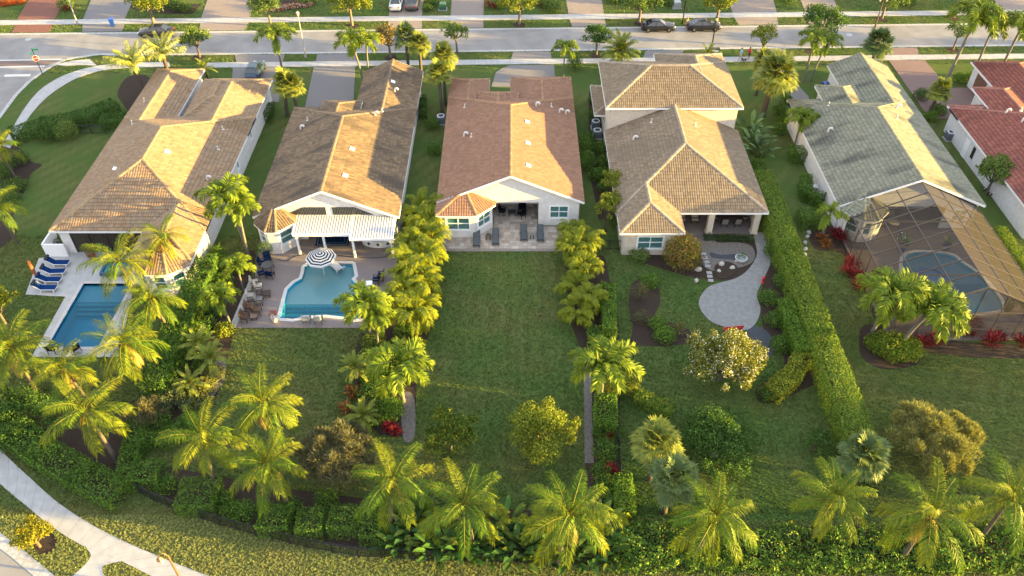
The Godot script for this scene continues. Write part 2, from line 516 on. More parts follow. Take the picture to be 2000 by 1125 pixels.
func make_grass() -> void:
	var tuft := MB.new()
	for i in 6:
		var a := TAU * i / 6.0 + rr(-0.4, 0.4)
		var d := Vector3(cos(a) * 0.5, 1.0, sin(a) * 0.5).normalized()
		var s := Vector3(-sin(a), 0, cos(a))
		var p := Vector3(cos(a), 0, sin(a)) * rr(0.0, 0.05)
		tuft.col = Color.WHITE * rr(0.8, 1.1)
		tuft.tri(p - s * 0.02, p + s * 0.02, p + d * rr(0.07, 0.13))
	var spots: Array[Transform3D] = []
	var cols: Array[Color] = []
	var tries := 190000
	for i in tries:
		var z := -24.0 - 38.0 * pow(rng.randf(), 1.25)
		var w := 16.0 - z * 0.68
		var x := rr(-w, w)
		var p := Vector2(x, z)
		if on_hard(p): continue
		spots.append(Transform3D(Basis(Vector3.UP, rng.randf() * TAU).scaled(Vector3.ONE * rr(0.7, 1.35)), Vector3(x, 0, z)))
		cols.append(lawn_tone(x, z) * rr(0.55, 1.1) * (1.7 if z > -31.0 else 1.0))  # tufts of the near verge are coloured brighter to look sunlit
	for i in 30000:
		var x := rr(-72, 72)
		var z := rr(-117, -96) + SK * x
		if on_hard(Vector2(x, z)): continue
		spots.append(Transform3D(Basis(Vector3.UP, rng.randf() * TAU).scaled(Vector3.ONE * rr(1.0, 1.6)), Vector3(x, 0, z)))
		cols.append(lawn_tone(x, z) * rr(0.6, 1.1))
	var mm := MultiMesh.new()
	mm.transform_format = MultiMesh.TRANSFORM_3D
	mm.use_colors = true
	mm.mesh = tuft.mesh()
	mm.instance_count = spots.size()
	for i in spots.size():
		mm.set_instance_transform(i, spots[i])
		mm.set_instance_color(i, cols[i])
	var o := MultiMeshInstance3D.new()
	o.name = "grass"
	o.multimesh = mm
	o.material_override = M.blade
	o.set_meta("kind", "stuff")
	tag(o, "short mown lawn grass growing around the houses and along the street", "grass")
	add_child(o)

const PITCH := 0.435

# ---- tiled roofs -------------------------------------------------------------------------------------------
class Roof:
	var under := MB.new()
	var tiles := MB.new()
	var caps := MB.new()
	var fascia := MB.new()
	var tone: Callable
	var cap_tone := Color(0.3, 0.2, 0.14)
	var wide := 0.24
	var deep := 0.38

func clip_convex(poly: Array, edges: Array) -> Array:
	for e in edges:
		var out := []
		for i in poly.size():
			var p: Vector2 = poly[i]
			var q: Vector2 = poly[(i + 1) % poly.size()]
			var dp: float = e[1].cross(p - e[0])
			var dq: float = e[1].cross(q - e[0])
			if dp >= 0.0: out.append(p)
			if (dp > 0.0 and dq < 0.0) or (dp < 0.0 and dq > 0.0): out.append(p.lerp(q, dp / (dp - dq)))
		poly = out
		if poly.size() < 3: return []
	return poly

# one roof plane: p[0] to p[1] is the eave, seen from outside the corners run counter-clockwise
func roof_face(R: Roof, p: Array) -> void:
	var u: Vector3 = (p[1] - p[0]).normalized()
	var n: Vector3 = u.cross(p[2] - p[0]).normalized()
	var v := n.cross(u)
	var o: Vector3 = p[0]
	R.under.quad(p[0], p[1], p[2], p[3]) if p.size() == 4 else R.under.tri(p[0], p[1], p[2])
	var poly := []
	var top := 0.0
	var left := 0.0
	var right := 0.0
	for q in p:
		var a := Vector2((q - o).dot(u), (q - o).dot(v))
		poly.append(a); top = maxf(top, a.y); left = minf(left, a.x); right = maxf(right, a.x)
	var edges := []
	for i in poly.size(): edges.append([poly[i], (poly[(i + 1) % poly.size()] - poly[i]).normalized()])
	var t := R.tiles
	var hs: Array[float] = [0.012, 0.062, 0.062, 0.012]
	var fs: Array[float] = [0.0, 0.28, 0.72, 1.0]
	var rows := int(ceil(top / R.deep))
	for j in rows:
		var v0 := j * R.deep - 0.04
		var v1 := (j + 1) * R.deep + 0.02
		var x := left
		while x < right:
			var x1 := x + R.wide
			var inside := true
			for e in edges:
				for k in 4:
					if e[1].cross(Vector2(x if k < 2 else x1, maxf(v0, 0.0) if k % 2 else v1) - e[0]) < -0.002:
						inside = false; break
				if not inside: break
			var mid := o + u * (x + R.wide * 0.5) + v * (v0 + v1) * 0.5
			t.col = R.tone.call(mid)
			if inside:
				for k in 3:
					var a := o + u * (x + R.wide * fs[k]) + v * v0
					var b := o + u * (x + R.wide * fs[k + 1]) + v * v0
					var c := o + u * (x + R.wide * fs[k + 1]) + v * v1
					var d := o + u * (x + R.wide * fs[k]) + v * v1
					var h0: float = hs[k] + 0.055
					var h1: float = hs[k + 1] + 0.055
					t.quad(a + n * h0, b + n * h1, c + n * hs[k + 1], d + n * hs[k])
					t.quad(a, b, b + n * h1, a + n * h0)
			else:
				var q := clip_convex([Vector2(x, v0), Vector2(x1, v0), Vector2(x1, v1), Vector2(x, v1)], edges)
				for k in range(1, q.size() - 1):
					var w := []
					for z in [q[0], q[k], q[k + 1]]: w.append(o + u * z.x + v * z.y + n * (0.05 + 0.05 * (v1 - z.y) / R.deep))
					t.tri(w[0], w[1], w[2])
			x = x1

func ridge(R: Roof, a: Vector3, b: Vector3) -> void:
	var d := b - a
	var l := d.length()
	if l < 0.3: return
	d /= l
	var s := d.cross(Vector3.UP).normalized()
	var w := s.cross(d)
	var k := int(ceil(l / 0.4))
	for i in k:
		R.caps.col = R.cap_tone * rr(0.8, 1.15)
		var p := a + d * (l * i / k)
		var q := a + d * (l * (i + 1) / k + 0.04)
		var pr := []
		for j in 5:
			var f := PI * j / 4.0
			pr.append(s * cos(f) * 0.16 + w * (sin(f) * 0.11 + 0.02))
		for j in 4:
			R.caps.quad(p + pr[j] * 1.12, p + pr[j + 1] * 1.12, q + pr[j + 1], q + pr[j])
		R.caps.quad(p + pr[0] * 1.12, p + pr[4] * 1.12, p + pr[3] * 1.12, p + pr[1] * 1.12)

# a gabled or hipped roof over x0..x1, z0..z1; "z" = ridge along z. Ends: hip or gable at the low and the high end of the ridge axis
func roof_over(R: Roof, x0: float, x1: float, z0: float, z1: float, e: float, axis: String, lo: String, hi: String, soffit := true) -> void:
	var along := axis == "z"
	var hw := (x1 - x0) * 0.5 if along else (z1 - z0) * 0.5
	var h := e + hw * PITCH
	var A := Vector3(x0, e, z0); var B := Vector3(x1, e, z0); var C := Vector3(x1, e, z1); var D := Vector3(x0, e, z1)
	var p: Vector3
	var q: Vector3
	if along:
		p = Vector3((x0 + x1) * 0.5, h, z0 + (hw if lo == "hip" else 0.0))
		q = Vector3((x0 + x1) * 0.5, h, z1 - (hw if hi == "hip" else 0.0))
		roof_face(R, [A, D, q, p]); roof_face(R, [C, B, p, q])
		if lo == "hip": roof_face(R, [B, A, p])
		if hi == "hip": roof_face(R, [D, C, q])
		if lo == "hip": ridge(R, A, p); ridge(R, B, p)
		if hi == "hip": ridge(R, D, q); ridge(R, C, q)
	else:
		p = Vector3(x0 + (hw if lo == "hip" else 0.0), h, (z0 + z1) * 0.5)
		q = Vector3(x1 - (hw if hi == "hip" else 0.0), h, (z0 + z1) * 0.5)
		roof_face(R, [D, C, q, p]); roof_face(R, [B, A, p, q])
		if lo == "hip": roof_face(R, [A, D, p])
		if hi == "hip": roof_face(R, [C, B, q])
		if lo == "hip": ridge(R, A, p); ridge(R, D, p)
		if hi == "hip": ridge(R, B, q); ridge(R, C, q)
	ridge(R, q, p)
	var f := R.fascia
	# eave boards and gutters
	var drop := 0.10
	if along or lo == "hip": f.box(Vector3(x0 - 0.03, e - drop, (z0 + z1) * 0.5), Vector3(0.1, 0.2, z1 - z0))
	if along or hi == "hip": f.box(Vector3(x1 + 0.03, e - drop, (z0 + z1) * 0.5), Vector3(0.1, 0.2, z1 - z0))
	if not along or lo == "hip": f.box(Vector3((x0 + x1) * 0.5, e - drop, z0 - 0.03), Vector3(x1 - x0 + 0.14, 0.196, 0.1))
	if not along or hi == "hip": f.box(Vector3((x0 + x1) * 0.5, e - drop, z1 + 0.03), Vector3(x1 - x0 + 0.14, 0.196, 0.1))
	if along:
		for g in [[lo, A, B, p, -1.0], [hi, D, C, q, 1.0]]:
			if g[0] == "gable":
				var off := Vector3(0, -0.09, 0.02 * g[4])
				f.bar(g[1] + off, g[3] + off, 0.06, 0.2); f.bar(g[3] + off, g[2] + off, 0.06, 0.2)
	if soffit:
		var k0 := 0.4 if along and lo == "gable" else 0.0
		var k1 := 0.4 if along and hi == "gable" else 0.0
		f.box(Vector3((x0 + x1) * 0.5, e - 0.13, (z0 + k0 + z1 - k1) * 0.5), Vector3(x1 - x0 - 0.1, 0.06, z1 - z0 - k0 - k1 - 0.1))

func finish_roof(R: Roof, h: Node3D) -> MeshInstance3D:
	var o := h.position
	var r := part("roof", R.under, M.trim, h, o)
	part("roof_tiles", R.tiles, M.tile, r, o).set_meta("kind", "stuff")
	part("ridge_tiles", R.caps, M.tile, r, o).set_meta("kind", "stuff")
	part("eave_boards", R.fascia, M.trim, r, o)
	return r

# ---- walls and openings --------------------------------------------------------------------------------------
# a wall from a to b (x, z), with openings [from, to, sill, head] in metres along it
func wall_run(b: MB, a: Vector2, z: Vector2, y1: float, ops := [], th := 0.2, y0 := 0.0) -> void:
	var d := (z - a).normalized()
	var l := a.distance_to(z)
	var bs := Basis(Vector3(d.x, 0, d.y), Vector3.UP, Vector3(-d.y, 0, d.x))
	var s := 0.0
	for q in ops + [[l, l, 0.0, 0.0]]:
		if q[0] - s > 0.01: wall_piece(b, a, d, bs, s, q[0], y0, y1, th)
		if q[1] > q[0]:
			if q[2] - y0 > 0.01: wall_piece(b, a, d, bs, q[0], q[1], y0, q[2], th)
			if y1 - q[3] > 0.01: wall_piece(b, a, d, bs, q[0], q[1], q[3], y1, th)
		s = q[1]

func wall_piece(b: MB, a: Vector2, d: Vector2, bs: Basis, s0: float, s1: float, y0: float, y1: float, th: float) -> void:
	var m := a + d * (s0 + s1) * 0.5
	b.box(Vector3(m.x, (y0 + y1) * 0.5, m.y), Vector3(s1 - s0, y1 - y0, th), bs)

# a window or glazed door standing in such an opening; panes are pieces of their own
func window(parent: Node3D, a: Vector2, z: Vector2, q: Array, nx: int, ny: int, called := "window", fw := 0.09) -> void:
	var d := (z - a).normalized()
	var bs := Basis(Vector3(d.x, 0, d.y), Vector3.UP, Vector3(-d.y, 0, d.x))
	var o := parent.position
	var w: float = q[1] - q[0]
	var h: float = q[3] - q[2]
	var m2: Vector2 = a + d * ((q[0] + q[1]) * 0.5)
	var at := Vector3(m2.x, (q[2] + q[3]) * 0.5, m2.y) - o
	var f := MB.new()
	f.col = Color(0.8, 0.8, 0.8)
	for sx in [-1.0, 1.0]:
		f.box(at + bs * Vector3(sx * (w * 0.5 + 0.015), 0, 0), Vector3(fw + 0.08, h + 0.22, 0.28), bs)
		f.box(at + bs * Vector3(0, sx * (h * 0.5 + 0.015), 0), Vector3(w - 0.12, fw + 0.08, 0.276), bs)
	for i in range(1, nx): f.box(at + bs * Vector3(-w * 0.5 + w * i / nx, 0, 0.0), Vector3(0.075, h - 0.1, 0.12), bs)
	for i in range(1, ny): f.box(at + bs * Vector3(0, -h * 0.5 + h * i / ny, 0.0), Vector3(w - 0.1, 0.075, 0.116), bs)
	var fr := part(called, f, M.trim, parent)
	var g := MB.new()
	g.box(Vector3.ZERO, Vector3(w / nx - 0.08, h / ny - 0.08, 0.012))
	var gm := g.mesh()
	for i in nx:
		for j in ny:
			mi("pane", gm, M.glass, fr, Transform3D(bs, at + bs * Vector3(-w * 0.5 + w * (i + 0.5) / nx, -h * 0.5 + h * (j + 0.5) / ny, 0)))

# triangular upper wall of a gable, facing z
func gable_wall(b: MB, x0: float, x1: float, z: float, y: float, th := 0.2) -> void:
	var h := (x1 - x0) * 0.5 * PITCH
	var p := [Vector3(x0, y, z), Vector3(x1, y, z), Vector3((x0 + x1) * 0.5, y + h, z)]
	var s := Vector3(0, 0, th * 0.5)
	b.tri(p[0] + s, p[1] + s, p[2] + s); b.tri(p[1] - s, p[0] - s, p[2] - s)

# a bay with three window faces and a hipped lid
func bay(h: Node3D, R: Roof, W: MB, x0: float, x1: float, z: float, out: float, cut0: float, cut1: float) -> void:
	var pts := [Vector2(x0, z), Vector2(x0 + cut0 * 0.02, z + out - cut0), Vector2(x0 + cut0, z + out), Vector2(x1 - cut1, z + out), Vector2(x1, z + out - cut1), Vector2(x1, z)]
	if cut0 < 0.1: pts = [Vector2(x0, z), Vector2(x0, z + out), Vector2(x1 - cut1, z + out), Vector2(x1, z + out - cut1), Vector2(x1, z)]
	for i in pts.size() - 1:
		var l: float = pts[i].distance_to(pts[i + 1])
		if l < 0.2: continue
		var q := []
		if l > 1.2 and i > 0:
			var k := 0.22 if l < 2.6 else 0.55
			q = [[k, l - k, 0.95, 2.45]]
			window(h, pts[i], pts[i + 1], q[0], 2 if l > 1.9 else 1, 2)
		wall_run(W, pts[i], pts[i + 1], 2.75, q)
	# lid
	var e := 2.85
	var o := []
	for p in pts:
		var c := Vector2((x0 + x1) * 0.5, z)
		o.append(c + (p - c) * 1.16)
	var apex0 := Vector3((x0 + x1) * 0.5 - 0.1, e + 1.25, z - 0.2)
	for i in o.size() - 1:
		var a := Vector3(o[i].x, e, o[i].y)
		var b := Vector3(o[i + 1].x, e, o[i + 1].y)
		roof_face(R, [a, b, apex0])
		ridge(R, a, apex0)
		R.fascia.bar(a + Vector3(0, -0.08, 0), b + Vector3(0, -0.08, 0), 0.08, 0.16)
	var lid := MB.new()
	var pl := PackedVector2Array(o)
	R.fascia.flat(pl, e - 0.1)

func vent(parent: Node3D, x: float, y: float, z: float, kind: int) -> void:
	var b := MB.new()
	b.col = Color(0.62, 0.58, 0.54)
	if kind == 0:      # plumbing pipe
		b.tube([Vector3(0, -0.15, 0), Vector3(0, 0.45, 0)], [0.06, 0.06], 8)
		b.lathe(Vector3(0, -0.02, 0), [Vector2(0.18, 0.0), Vector2(0.08, 0.14)], 8)
	elif kind == 1:    # goose neck
		b.tube([Vector3(0, -0.2, 0), Vector3(0, 0.3, 0), Vector3(0.1, 0.45, 0), Vector3(0.28, 0.47, 0), Vector3(0.36, 0.32, 0)], [0.11, 0.11, 0.12, 0.13, 0.14], 8)
	else:              # flat light panel
		b.col = Color(0.85, 0.85, 0.85)
		b.block(Vector3(0, 0.06, 0), Vector3(0.5, 0.12, 0.5), 0.03, Basis(Vector3(0, 0, 1), -0.41))
	var m := part(["vent_pipe", "roof_vent", "skylight"][kind], b, M.plain, parent)
	m.position = Vector3(x, y, z) - parent.position

func slope_y(x: float, xe: float, e := 3.0) -> float:
	return e + absf(x - xe) * PITCH + 0.05

func tone_mix(list: Array, patch: Color, amount: float, fr: float) -> Callable:
	return func(p: Vector3) -> Color:
		var c: Color = list[rng.randi() % list.size()]
		c = c * rr(0.86, 1.12)
		var k := nz.get_noise_3d(p.x * fr * 0.45, p.y * fr * 0.45, p.z * fr * 1.5)
		return mixc(c, patch, clampf((k - 0.05) * amount, 0.0, 0.9))

# the common plan: broad gabled rear part, a wing on each side towards the street, a raised entry block between
func court_house(called: String, label: String, x0: float, x1: float, zf: float, wing_end: float, entry_end: float, garage_end: float, garage_gable: bool, R: Roof) -> Array:
	var w := x1 - x0
	var h := thing(called, label, "house", Vector3((x0 + x1) * 0.5, 0, (zf + garage_end) * 0.5))
	var W := MB.new()
	roof_over(R, x0, x1, zf - 20.0, zf, 3.0, "z", "hip", "gable", false)
	R.fascia.box(Vector3((x0 + x1) * 0.5, 2.87, zf - 11.5), Vector3(w - 0.1, 0.06, 16.2))
	roof_over(R, x0 + w * 0.5, x1, garage_end, zf - 16.3, 3.0, "z", "gable" if garage_gable else "hip", "gable")
	roof_over(R, x0, x0 + w * 0.32, wing_end, zf - 17.5, 3.0, "z", "hip", "gable")
	roof_over(R, x0 + w * 0.245, x0 + w * 0.56, entry_end, zf - 15.4, 3.85, "z", "hip", "gable")
	# side and street walls
	var i := 0.45
	wall_run(W, Vector2(x0 + i, wing_end + i), Vector2(x0 + i, zf - 0.4), 2.95)
	wall_run(W, Vector2(x1 - i, zf - 0.4), Vector2(x1 - i, garage_end + i), 2.95)
	wall_run(W, Vector2(x0 + w * 0.32 - i, wing_end + i), Vector2(x0 + i, wing_end + i), 2.95)
	wall_run(W, Vector2(x0 + w * 0.32 - i, entry_end + i), Vector2(x0 + w * 0.32 - i, wing_end + i), 2.95)
	wall_run(W, Vector2(x0 + w * 0.56 - i, entry_end + i), Vector2(x0 + w * 0.245 + i, entry_end + i), 3.8)
	wall_run(W, Vector2(x0 + w * 0.245 + i, entry_end + i), Vector2(x0 + w * 0.245 + i, zf - 7.0), 3.8)
	wall_run(W, Vector2(x0 + w * 0.56 - i, zf - 7.0), Vector2(x0 + w * 0.56 - i, entry_end + i), 3.8)
	wall_run(W, Vector2(x0 + w * 0.5 + i, zf - 9.0), Vector2(x0 + w * 0.5 + i, garage_end + i), 2.95)
	wall_run(W, Vector2(x0 + w * 0.5 + i, garage_end + i), Vector2(x1 - i, garage_end + i), 2.95)
	if garage_gable: gable_wall(W, x0 + w * 0.5 + 0.1, x1 - 0.1, garage_end + 0.4, 3.0)
	return [h, W]

func make_houses() -> void:
	house_one(); house_two(); house_three(); house_four(); house_five(); house_six()

func house_three() -> void:
	var R := Roof.new()
	R.tone = tone_mix([lin(0.35, 0.195, 0.125), lin(0.33, 0.183, 0.118), lin(0.36, 0.202, 0.13)], lin(0.295, 0.175, 0.108), 1.0, 2.0)
	R.cap_tone = lin(0.37, 0.22, 0.13)
	var x0 := -7.2
	var x1 := 6.92
	var zf := -63.3
	var a := court_house("tile_roof_house", "white house with an even terracotta brown roof and a stone paved patio", x0, x1, zf, -87.6, -83.0, -88.0, false, R)
	var h: Node3D = a[0]
	var W: MB = a[1]
	var z := zf - 0.4
	gable_wall(W, x0 + 0.15, x1 - 0.15, z, 2.95)
	# rear front: bay at the one side, recessed porch, bedroom window
	bay(h, R, W, x0 + 0.35, -2.0, z, 2.0, 0.0, 1.5)
	var fl := Vector2(-2.0, z)
	var fr := Vector2(x1 - 0.45, z)
	wall_run(W, fl, fr, 2.96, [[0.0, 4.6, 0.0, 2.75], [5.7, 7.5, 0.85, 2.35]])
	window(h, fl, fr, [5.7, 7.5, 0.85, 2.35], 2, 2)
	# porch walls and glazed doors
	var zb := z - 3.4
	wall_run(W, Vector2(-2.1, zb), Vector2(-2.1, z), 2.96)
	wall_run(W, Vector2(2.7, z), Vector2(2.7, zb), 2.96)
	wall_run(W, Vector2(-2.0, zb), Vector2(2.6, zb), 2.96, [[0.5, 3.9, 0.1, 2.45]])
	window(h, Vector2(-2.0, zb), Vector2(2.6, zb), [0.5, 3.9, 0.1, 2.45], 4, 1, "glazed_door")
	part("wall", W, M.wall_white, h, h.position)
	var r := finish_roof(R, h)
	for q in [[1.6, -66.0], [1.6, -70.0], [1.6, -74.0]]: vent(h, q[0], slope_y(q[0], x1), q[1], 2)
	for q in [[5.2, -78.6, 1], [5.9, -78.8, 1], [2.6, -78.0, 1], [-5.0, -73.5, 1], [-4.2, -72.8, 0], [-5.2, -79.5, 0], [4.3, -79.2, 0]]: vent(h, q[0], slope_y(q[0], x1 if q[0] > 0 else x0), q[1], q[2])

func house_two() -> void:
	var R := Roof.new()
	R.tone = tone_mix([lin(0.225, 0.16, 0.102), lin(0.255, 0.18, 0.115), lin(0.20, 0.142, 0.095), lin(0.28, 0.20, 0.12)], lin(0.115, 0.09, 0.07), 2.2, 5.0)
	R.cap_tone = lin(0.26, 0.19, 0.13)
	var x0 := -24.4
	var x1 := -10.72
	var zf := -61.0
	var a := court_house("tile_roof_house", "white house with a mottled dark brown roof and a slatted white patio cover", x0, x1, zf, -80.0, -81.0, -89.6, true, R)
	var h: Node3D = a[0]
	var W: MB = a[1]
	var z := zf - 0.4
	gable_wall(W, x0 + 0.15, x1 - 0.15, z, 2.95)
	bay(h, R, W, x0 + 0.5, -20.6, z, 2.2, 1.1, 1.3)
	var fl := Vector2(-20.6, z)
	var fr := Vector2(x1 - 0.45, z)
	wall_run(W, fl, fr, 2.96, [[0.9, 8.6, 0.0, 2.7]])
	var zb := z - 3.0
	wall_run(W, Vector2(-20.2, zb), Vector2(-20.2, z), 2.96)
	wall_run(W, Vector2(-11.6, z), Vector2(-11.6, zb), 2.96)
	wall_run(W, Vector2(-20.1, zb), Vector2(-11.7, zb), 2.96, [[1.0, 6.8, 0.1, 2.45]])
	window(h, Vector2(-20.1, zb), Vector2(-11.7, zb), [1.0, 6.8, 0.1, 2.45], 4, 1, "glazed_door")
	# dark panes on the gable wall, painting the shade of screened openings
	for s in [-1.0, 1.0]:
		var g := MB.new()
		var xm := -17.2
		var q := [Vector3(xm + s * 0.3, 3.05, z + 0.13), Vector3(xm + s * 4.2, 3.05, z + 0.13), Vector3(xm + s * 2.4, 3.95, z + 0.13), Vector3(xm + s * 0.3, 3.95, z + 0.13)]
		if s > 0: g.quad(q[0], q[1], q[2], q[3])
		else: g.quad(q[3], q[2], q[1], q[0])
		part("dark_opening_pane", g, M.car_glass, h, h.position)
	part("wall", W, M.wall_white, h, h.position)
	finish_roof(R, h)
	for q in [[-15.9, -64.4], [-15.9, -69.0]]: vent(h, q[0], slope_y(q[0], x1), q[1], 2)
	for q in [[-13.2, -82.5, 1], [-13.6, -84.5, 2], [-14.0, -77.6, 0], [-14.6, -76.4, 1], [-22.4, -75.0, 1], [-21.9, -76.4, 0]]: vent(h, q[0], slope_y(q[0], x1 if q[0] > -17.5 else x0), q[1], q[2])
	patio_cover(h)

func patio_cover(h: Node3D) -> void:
	var t := thing("patio_cover", "white slatted metal patio cover on posts over the brick pool deck", "patio cover", Vector3(-16, 0, -58.5))
	var o := t.position
	var b := MB.new()
	# two lean-to panels of ribbed metal
	for q in [[-20.35, -15.0, -61.5, -58.95, 2.95], [-14.95, -11.0, -61.5, -58.35, 2.9]]:
		var m := MB.new()
		m.col = Color(0.62, 0.60, 0.57)
		var n := int((q[1] - q[0]) / 0.24)
		for i in n:
			var x: float = q[0] + (q[1] - q[0]) * (i + 0.5) / n
			var wd: float = (q[1] - q[0]) / n
			m.bar(Vector3(x - wd * 0.22, q[4] + 0.06, q[2]), Vector3(x - wd * 0.22, q[4] - 0.35, q[3]), wd * 0.5, 0.09)
		m.col = Color(0.5, 0.49, 0.48)
		m.bar(Vector3((q[0] + q[1]) * 0.5, q[4] - 0.03, q[2]), Vector3((q[0] + q[1]) * 0.5, q[4] - 0.44, q[3]), q[1] - q[0] - 0.1, 0.03)
		part("ribbed_panel", m, M.plain, t, o)
		var g := MB.new()
		g.box(Vector3((q[0] + q[1]) * 0.5, q[4] - 0.46, q[3] + 0.04), Vector3(q[1] - q[0] + 0.1, 0.24, 0.12))
		for x in [q[0] - 0.06, q[1] + 0.0]: g.bar(Vector3(x, q[4] - 0.03, q[2]), Vector3(x, q[4] - 0.42, q[3]), 0.09, 0.2)
		part("edge_beam", g, M.trim, t, o)
	for p in [[-20.1, -59.1], [-14.8, -58.6], [-11.2, -58.6], [-17.6, -59.1]]:
		var m := MB.new()
		m.block(Vector3(p[0], 1.24, p[1]), Vector3(0.2, 2.48, 0.2), 0.02)
		part("post", m, M.trim, t, o)

func house_one() -> void:
	var R := Roof.new()
	R.tone = tone_mix([lin(0.37, 0.25, 0.15), lin(0.33, 0.225, 0.14), lin(0.40, 0.28, 0.17), lin(0.35, 0.25, 0.165), lin(0.38, 0.235, 0.135)], lin(0.36, 0.28, 0.19), 1.0, 6.0)
	R.cap_tone = lin(0.40, 0.28, 0.16)
	var x0 := -42.7
	var x1 := -28.4
	var h := thing("tile_roof_house", "long house with a multicoloured tan roof around a narrow court beside the corner", "house", Vector3(-35.5, 0, -72))
	var W := MB.new()
	roof_over(R, x0, x1, -79.0, -58.9, 3.0, "z", "hip", "hip")
	roof_over(R, x0, -37.1, -90.0, -76.0, 3.0, "z", "hip", "gable")
	roof_over(R, -35.4, x1, -87.6, -75.2, 3.0, "z", "hip", "gable")
	roof_over(R, -36.3, -30.6, -87.5, -78.9, 3.0, "z", "hip", "hip")
	roof_over(R, -34.0, x1, -61.9, -54.6, 3.0, "z", "gable", "hip")
	var i := 0.45
	wall_run(W, Vector2(x0 + i, -90 + i), Vector2(x0 + i, -59.4), 2.95)
	wall_run(W, Vector2(-37.1 - i, -79), Vector2(-37.1 - i, -90 + i), 2.95)
	wall_run(W, Vector2(-37.1 - i, -90 + i), Vector2(x0 + i, -90 + i), 2.95)
	wall_run(W, Vector2(-35.85, -87.1), Vector2(-35.85, -79.3), 2.95)
	wall_run(W, Vector2(-35.85, -79.3), Vector2(-32, -79.3), 2.95)
	wall_run(W, Vector2(x1 - i, -87.1), Vector2(-35.85, -87.1), 2.95)
	var rs := Vector2(x1 - i, -55.0)
	var re := Vector2(x1 - i, -87.1)
	wall_run(W, rs, re, 2.95, [[14.0, 14.7, 1.2, 2.2], [16.2, 16.9, 1.2, 2.2], [22.0, 22.7, 1.2, 2.2]])
	for q in [14.0, 16.2, 22.0]: window(h, rs, re, [q, q + 0.7, 1.2, 2.2], 1, 1)
	# rear: screened porch between corner piers
	var zf := -59.4
	wall_run(W, Vector2(x0 + i, zf), Vector2(-33.9, zf), 2.95, [[0.9, 7.6, 0.0, 2.75]])
	wall_run(W, Vector2(-41.4, zf - 3.2), Vector2(-34, zf - 3.2), 2.95, [[1.2, 5.2, 0.1, 2.4]])
	window(h, Vector2(-41.4, zf - 3.2), Vector2(-34, zf - 3.2), [1.2, 5.2, 0.1, 2.4], 3, 1, "glazed_door")
	wall_run(W, Vector2(-41.5, zf - 3.2), Vector2(-41.5, zf), 2.95)
	var sb := MB.new()
	for k in 5: sb.box(Vector3(-41.3 + k * 1.66, 1.38, zf + 0.02), Vector3(0.06, 2.74, 0.06))
	sb.box(Vector3(-38, 1.0, zf + 0.02), Vector3(6.7, 0.05, 0.05))
	part("screen_frame", sb, M.dark_metal, h, h.position)
	for k in 4:
		var p := MB.new()
		p.box(Vector3(-40.47 + k * 1.66, 1.38, zf), Vector3(1.58, 2.7, 0.008))
		part("screen_panel", p, M.screen, h, h.position)
	# projecting room with bay towards the pool
	wall_run(W, Vector2(-33.6, zf), Vector2(-33.6, -55.2), 2.95)
	var pts := [Vector2(-33.6, -55.2), Vector2(-33.3, -54.3), Vector2(-31.9, -53.3), Vector2(-30.2, -53.3), Vector2(-28.85, -54.3), Vector2(-28.85, -55.2)]
	for k in pts.size() - 1:
		var l: float = pts[k].distance_to(pts[k + 1])
		var q := []
		if l > 1.5:
			q = [[0.3, l - 0.3, 0.9, 2.4]]
			window(h, pts[k], pts[k + 1], q[0], 1, 2)
		wall_run(W, pts[k], pts[k + 1], 2.8, q)
	var apex := Vector3(-31.2, 4.35, -56.0)
	for k in pts.size() - 1:
		var c := Vector2(-31.2, -55.4)
		var p: Vector2 = c + (pts[k] - c) * 1.18
		var q: Vector2 = c + (pts[k + 1] - c) * 1.18
		roof_face(R, [Vector3(p.x, 2.9, p.y), Vector3(q.x, 2.9, q.y), apex])
		ridge(R, Vector3(p.x, 2.9, p.y), apex)
		R.fascia.bar(Vector3(p.x, 2.82, p.y), Vector3(q.x, 2.82, q.y), 0.08, 0.16)
	part("wall", W, M.wall_white, h, h.position)
	finish_roof(R, h)
	for q in [[-34.0, -68.2], [-38.6, -66.2]]: vent(h, q[0], slope_y(q[0], x1 if q[0] > -35.5 else x0), q[1], 2)
	for q in [[-30.6, -74.8, 0], [-29.9, -66.0, 1], [-40.6, -76.0, 0], [-41.0, -81.0, 0], [-30.2, -71.2, 0]]: vent(h, q[0], slope_y(q[0], x1 if q[0] > -35.5 else x0), q[1], q[2])
	# low white side wall with gate at the corner
	var g := thing("garden_wall", "low white side gate wall at the corner of the tan roofed house", "wall", Vector3(-43, 0, -59))
	var gb := MB.new()
	gb.block(Vector3(0.1, 0.75, 0.2), Vector3(1.9, 1.5, 0.18), 0.03)
	gb.block(Vector3(-0.9, 0.8, -0.9), Vector3(0.18, 1.6, 2.4), 0.03)
	part("panel", gb, M.trim, g)

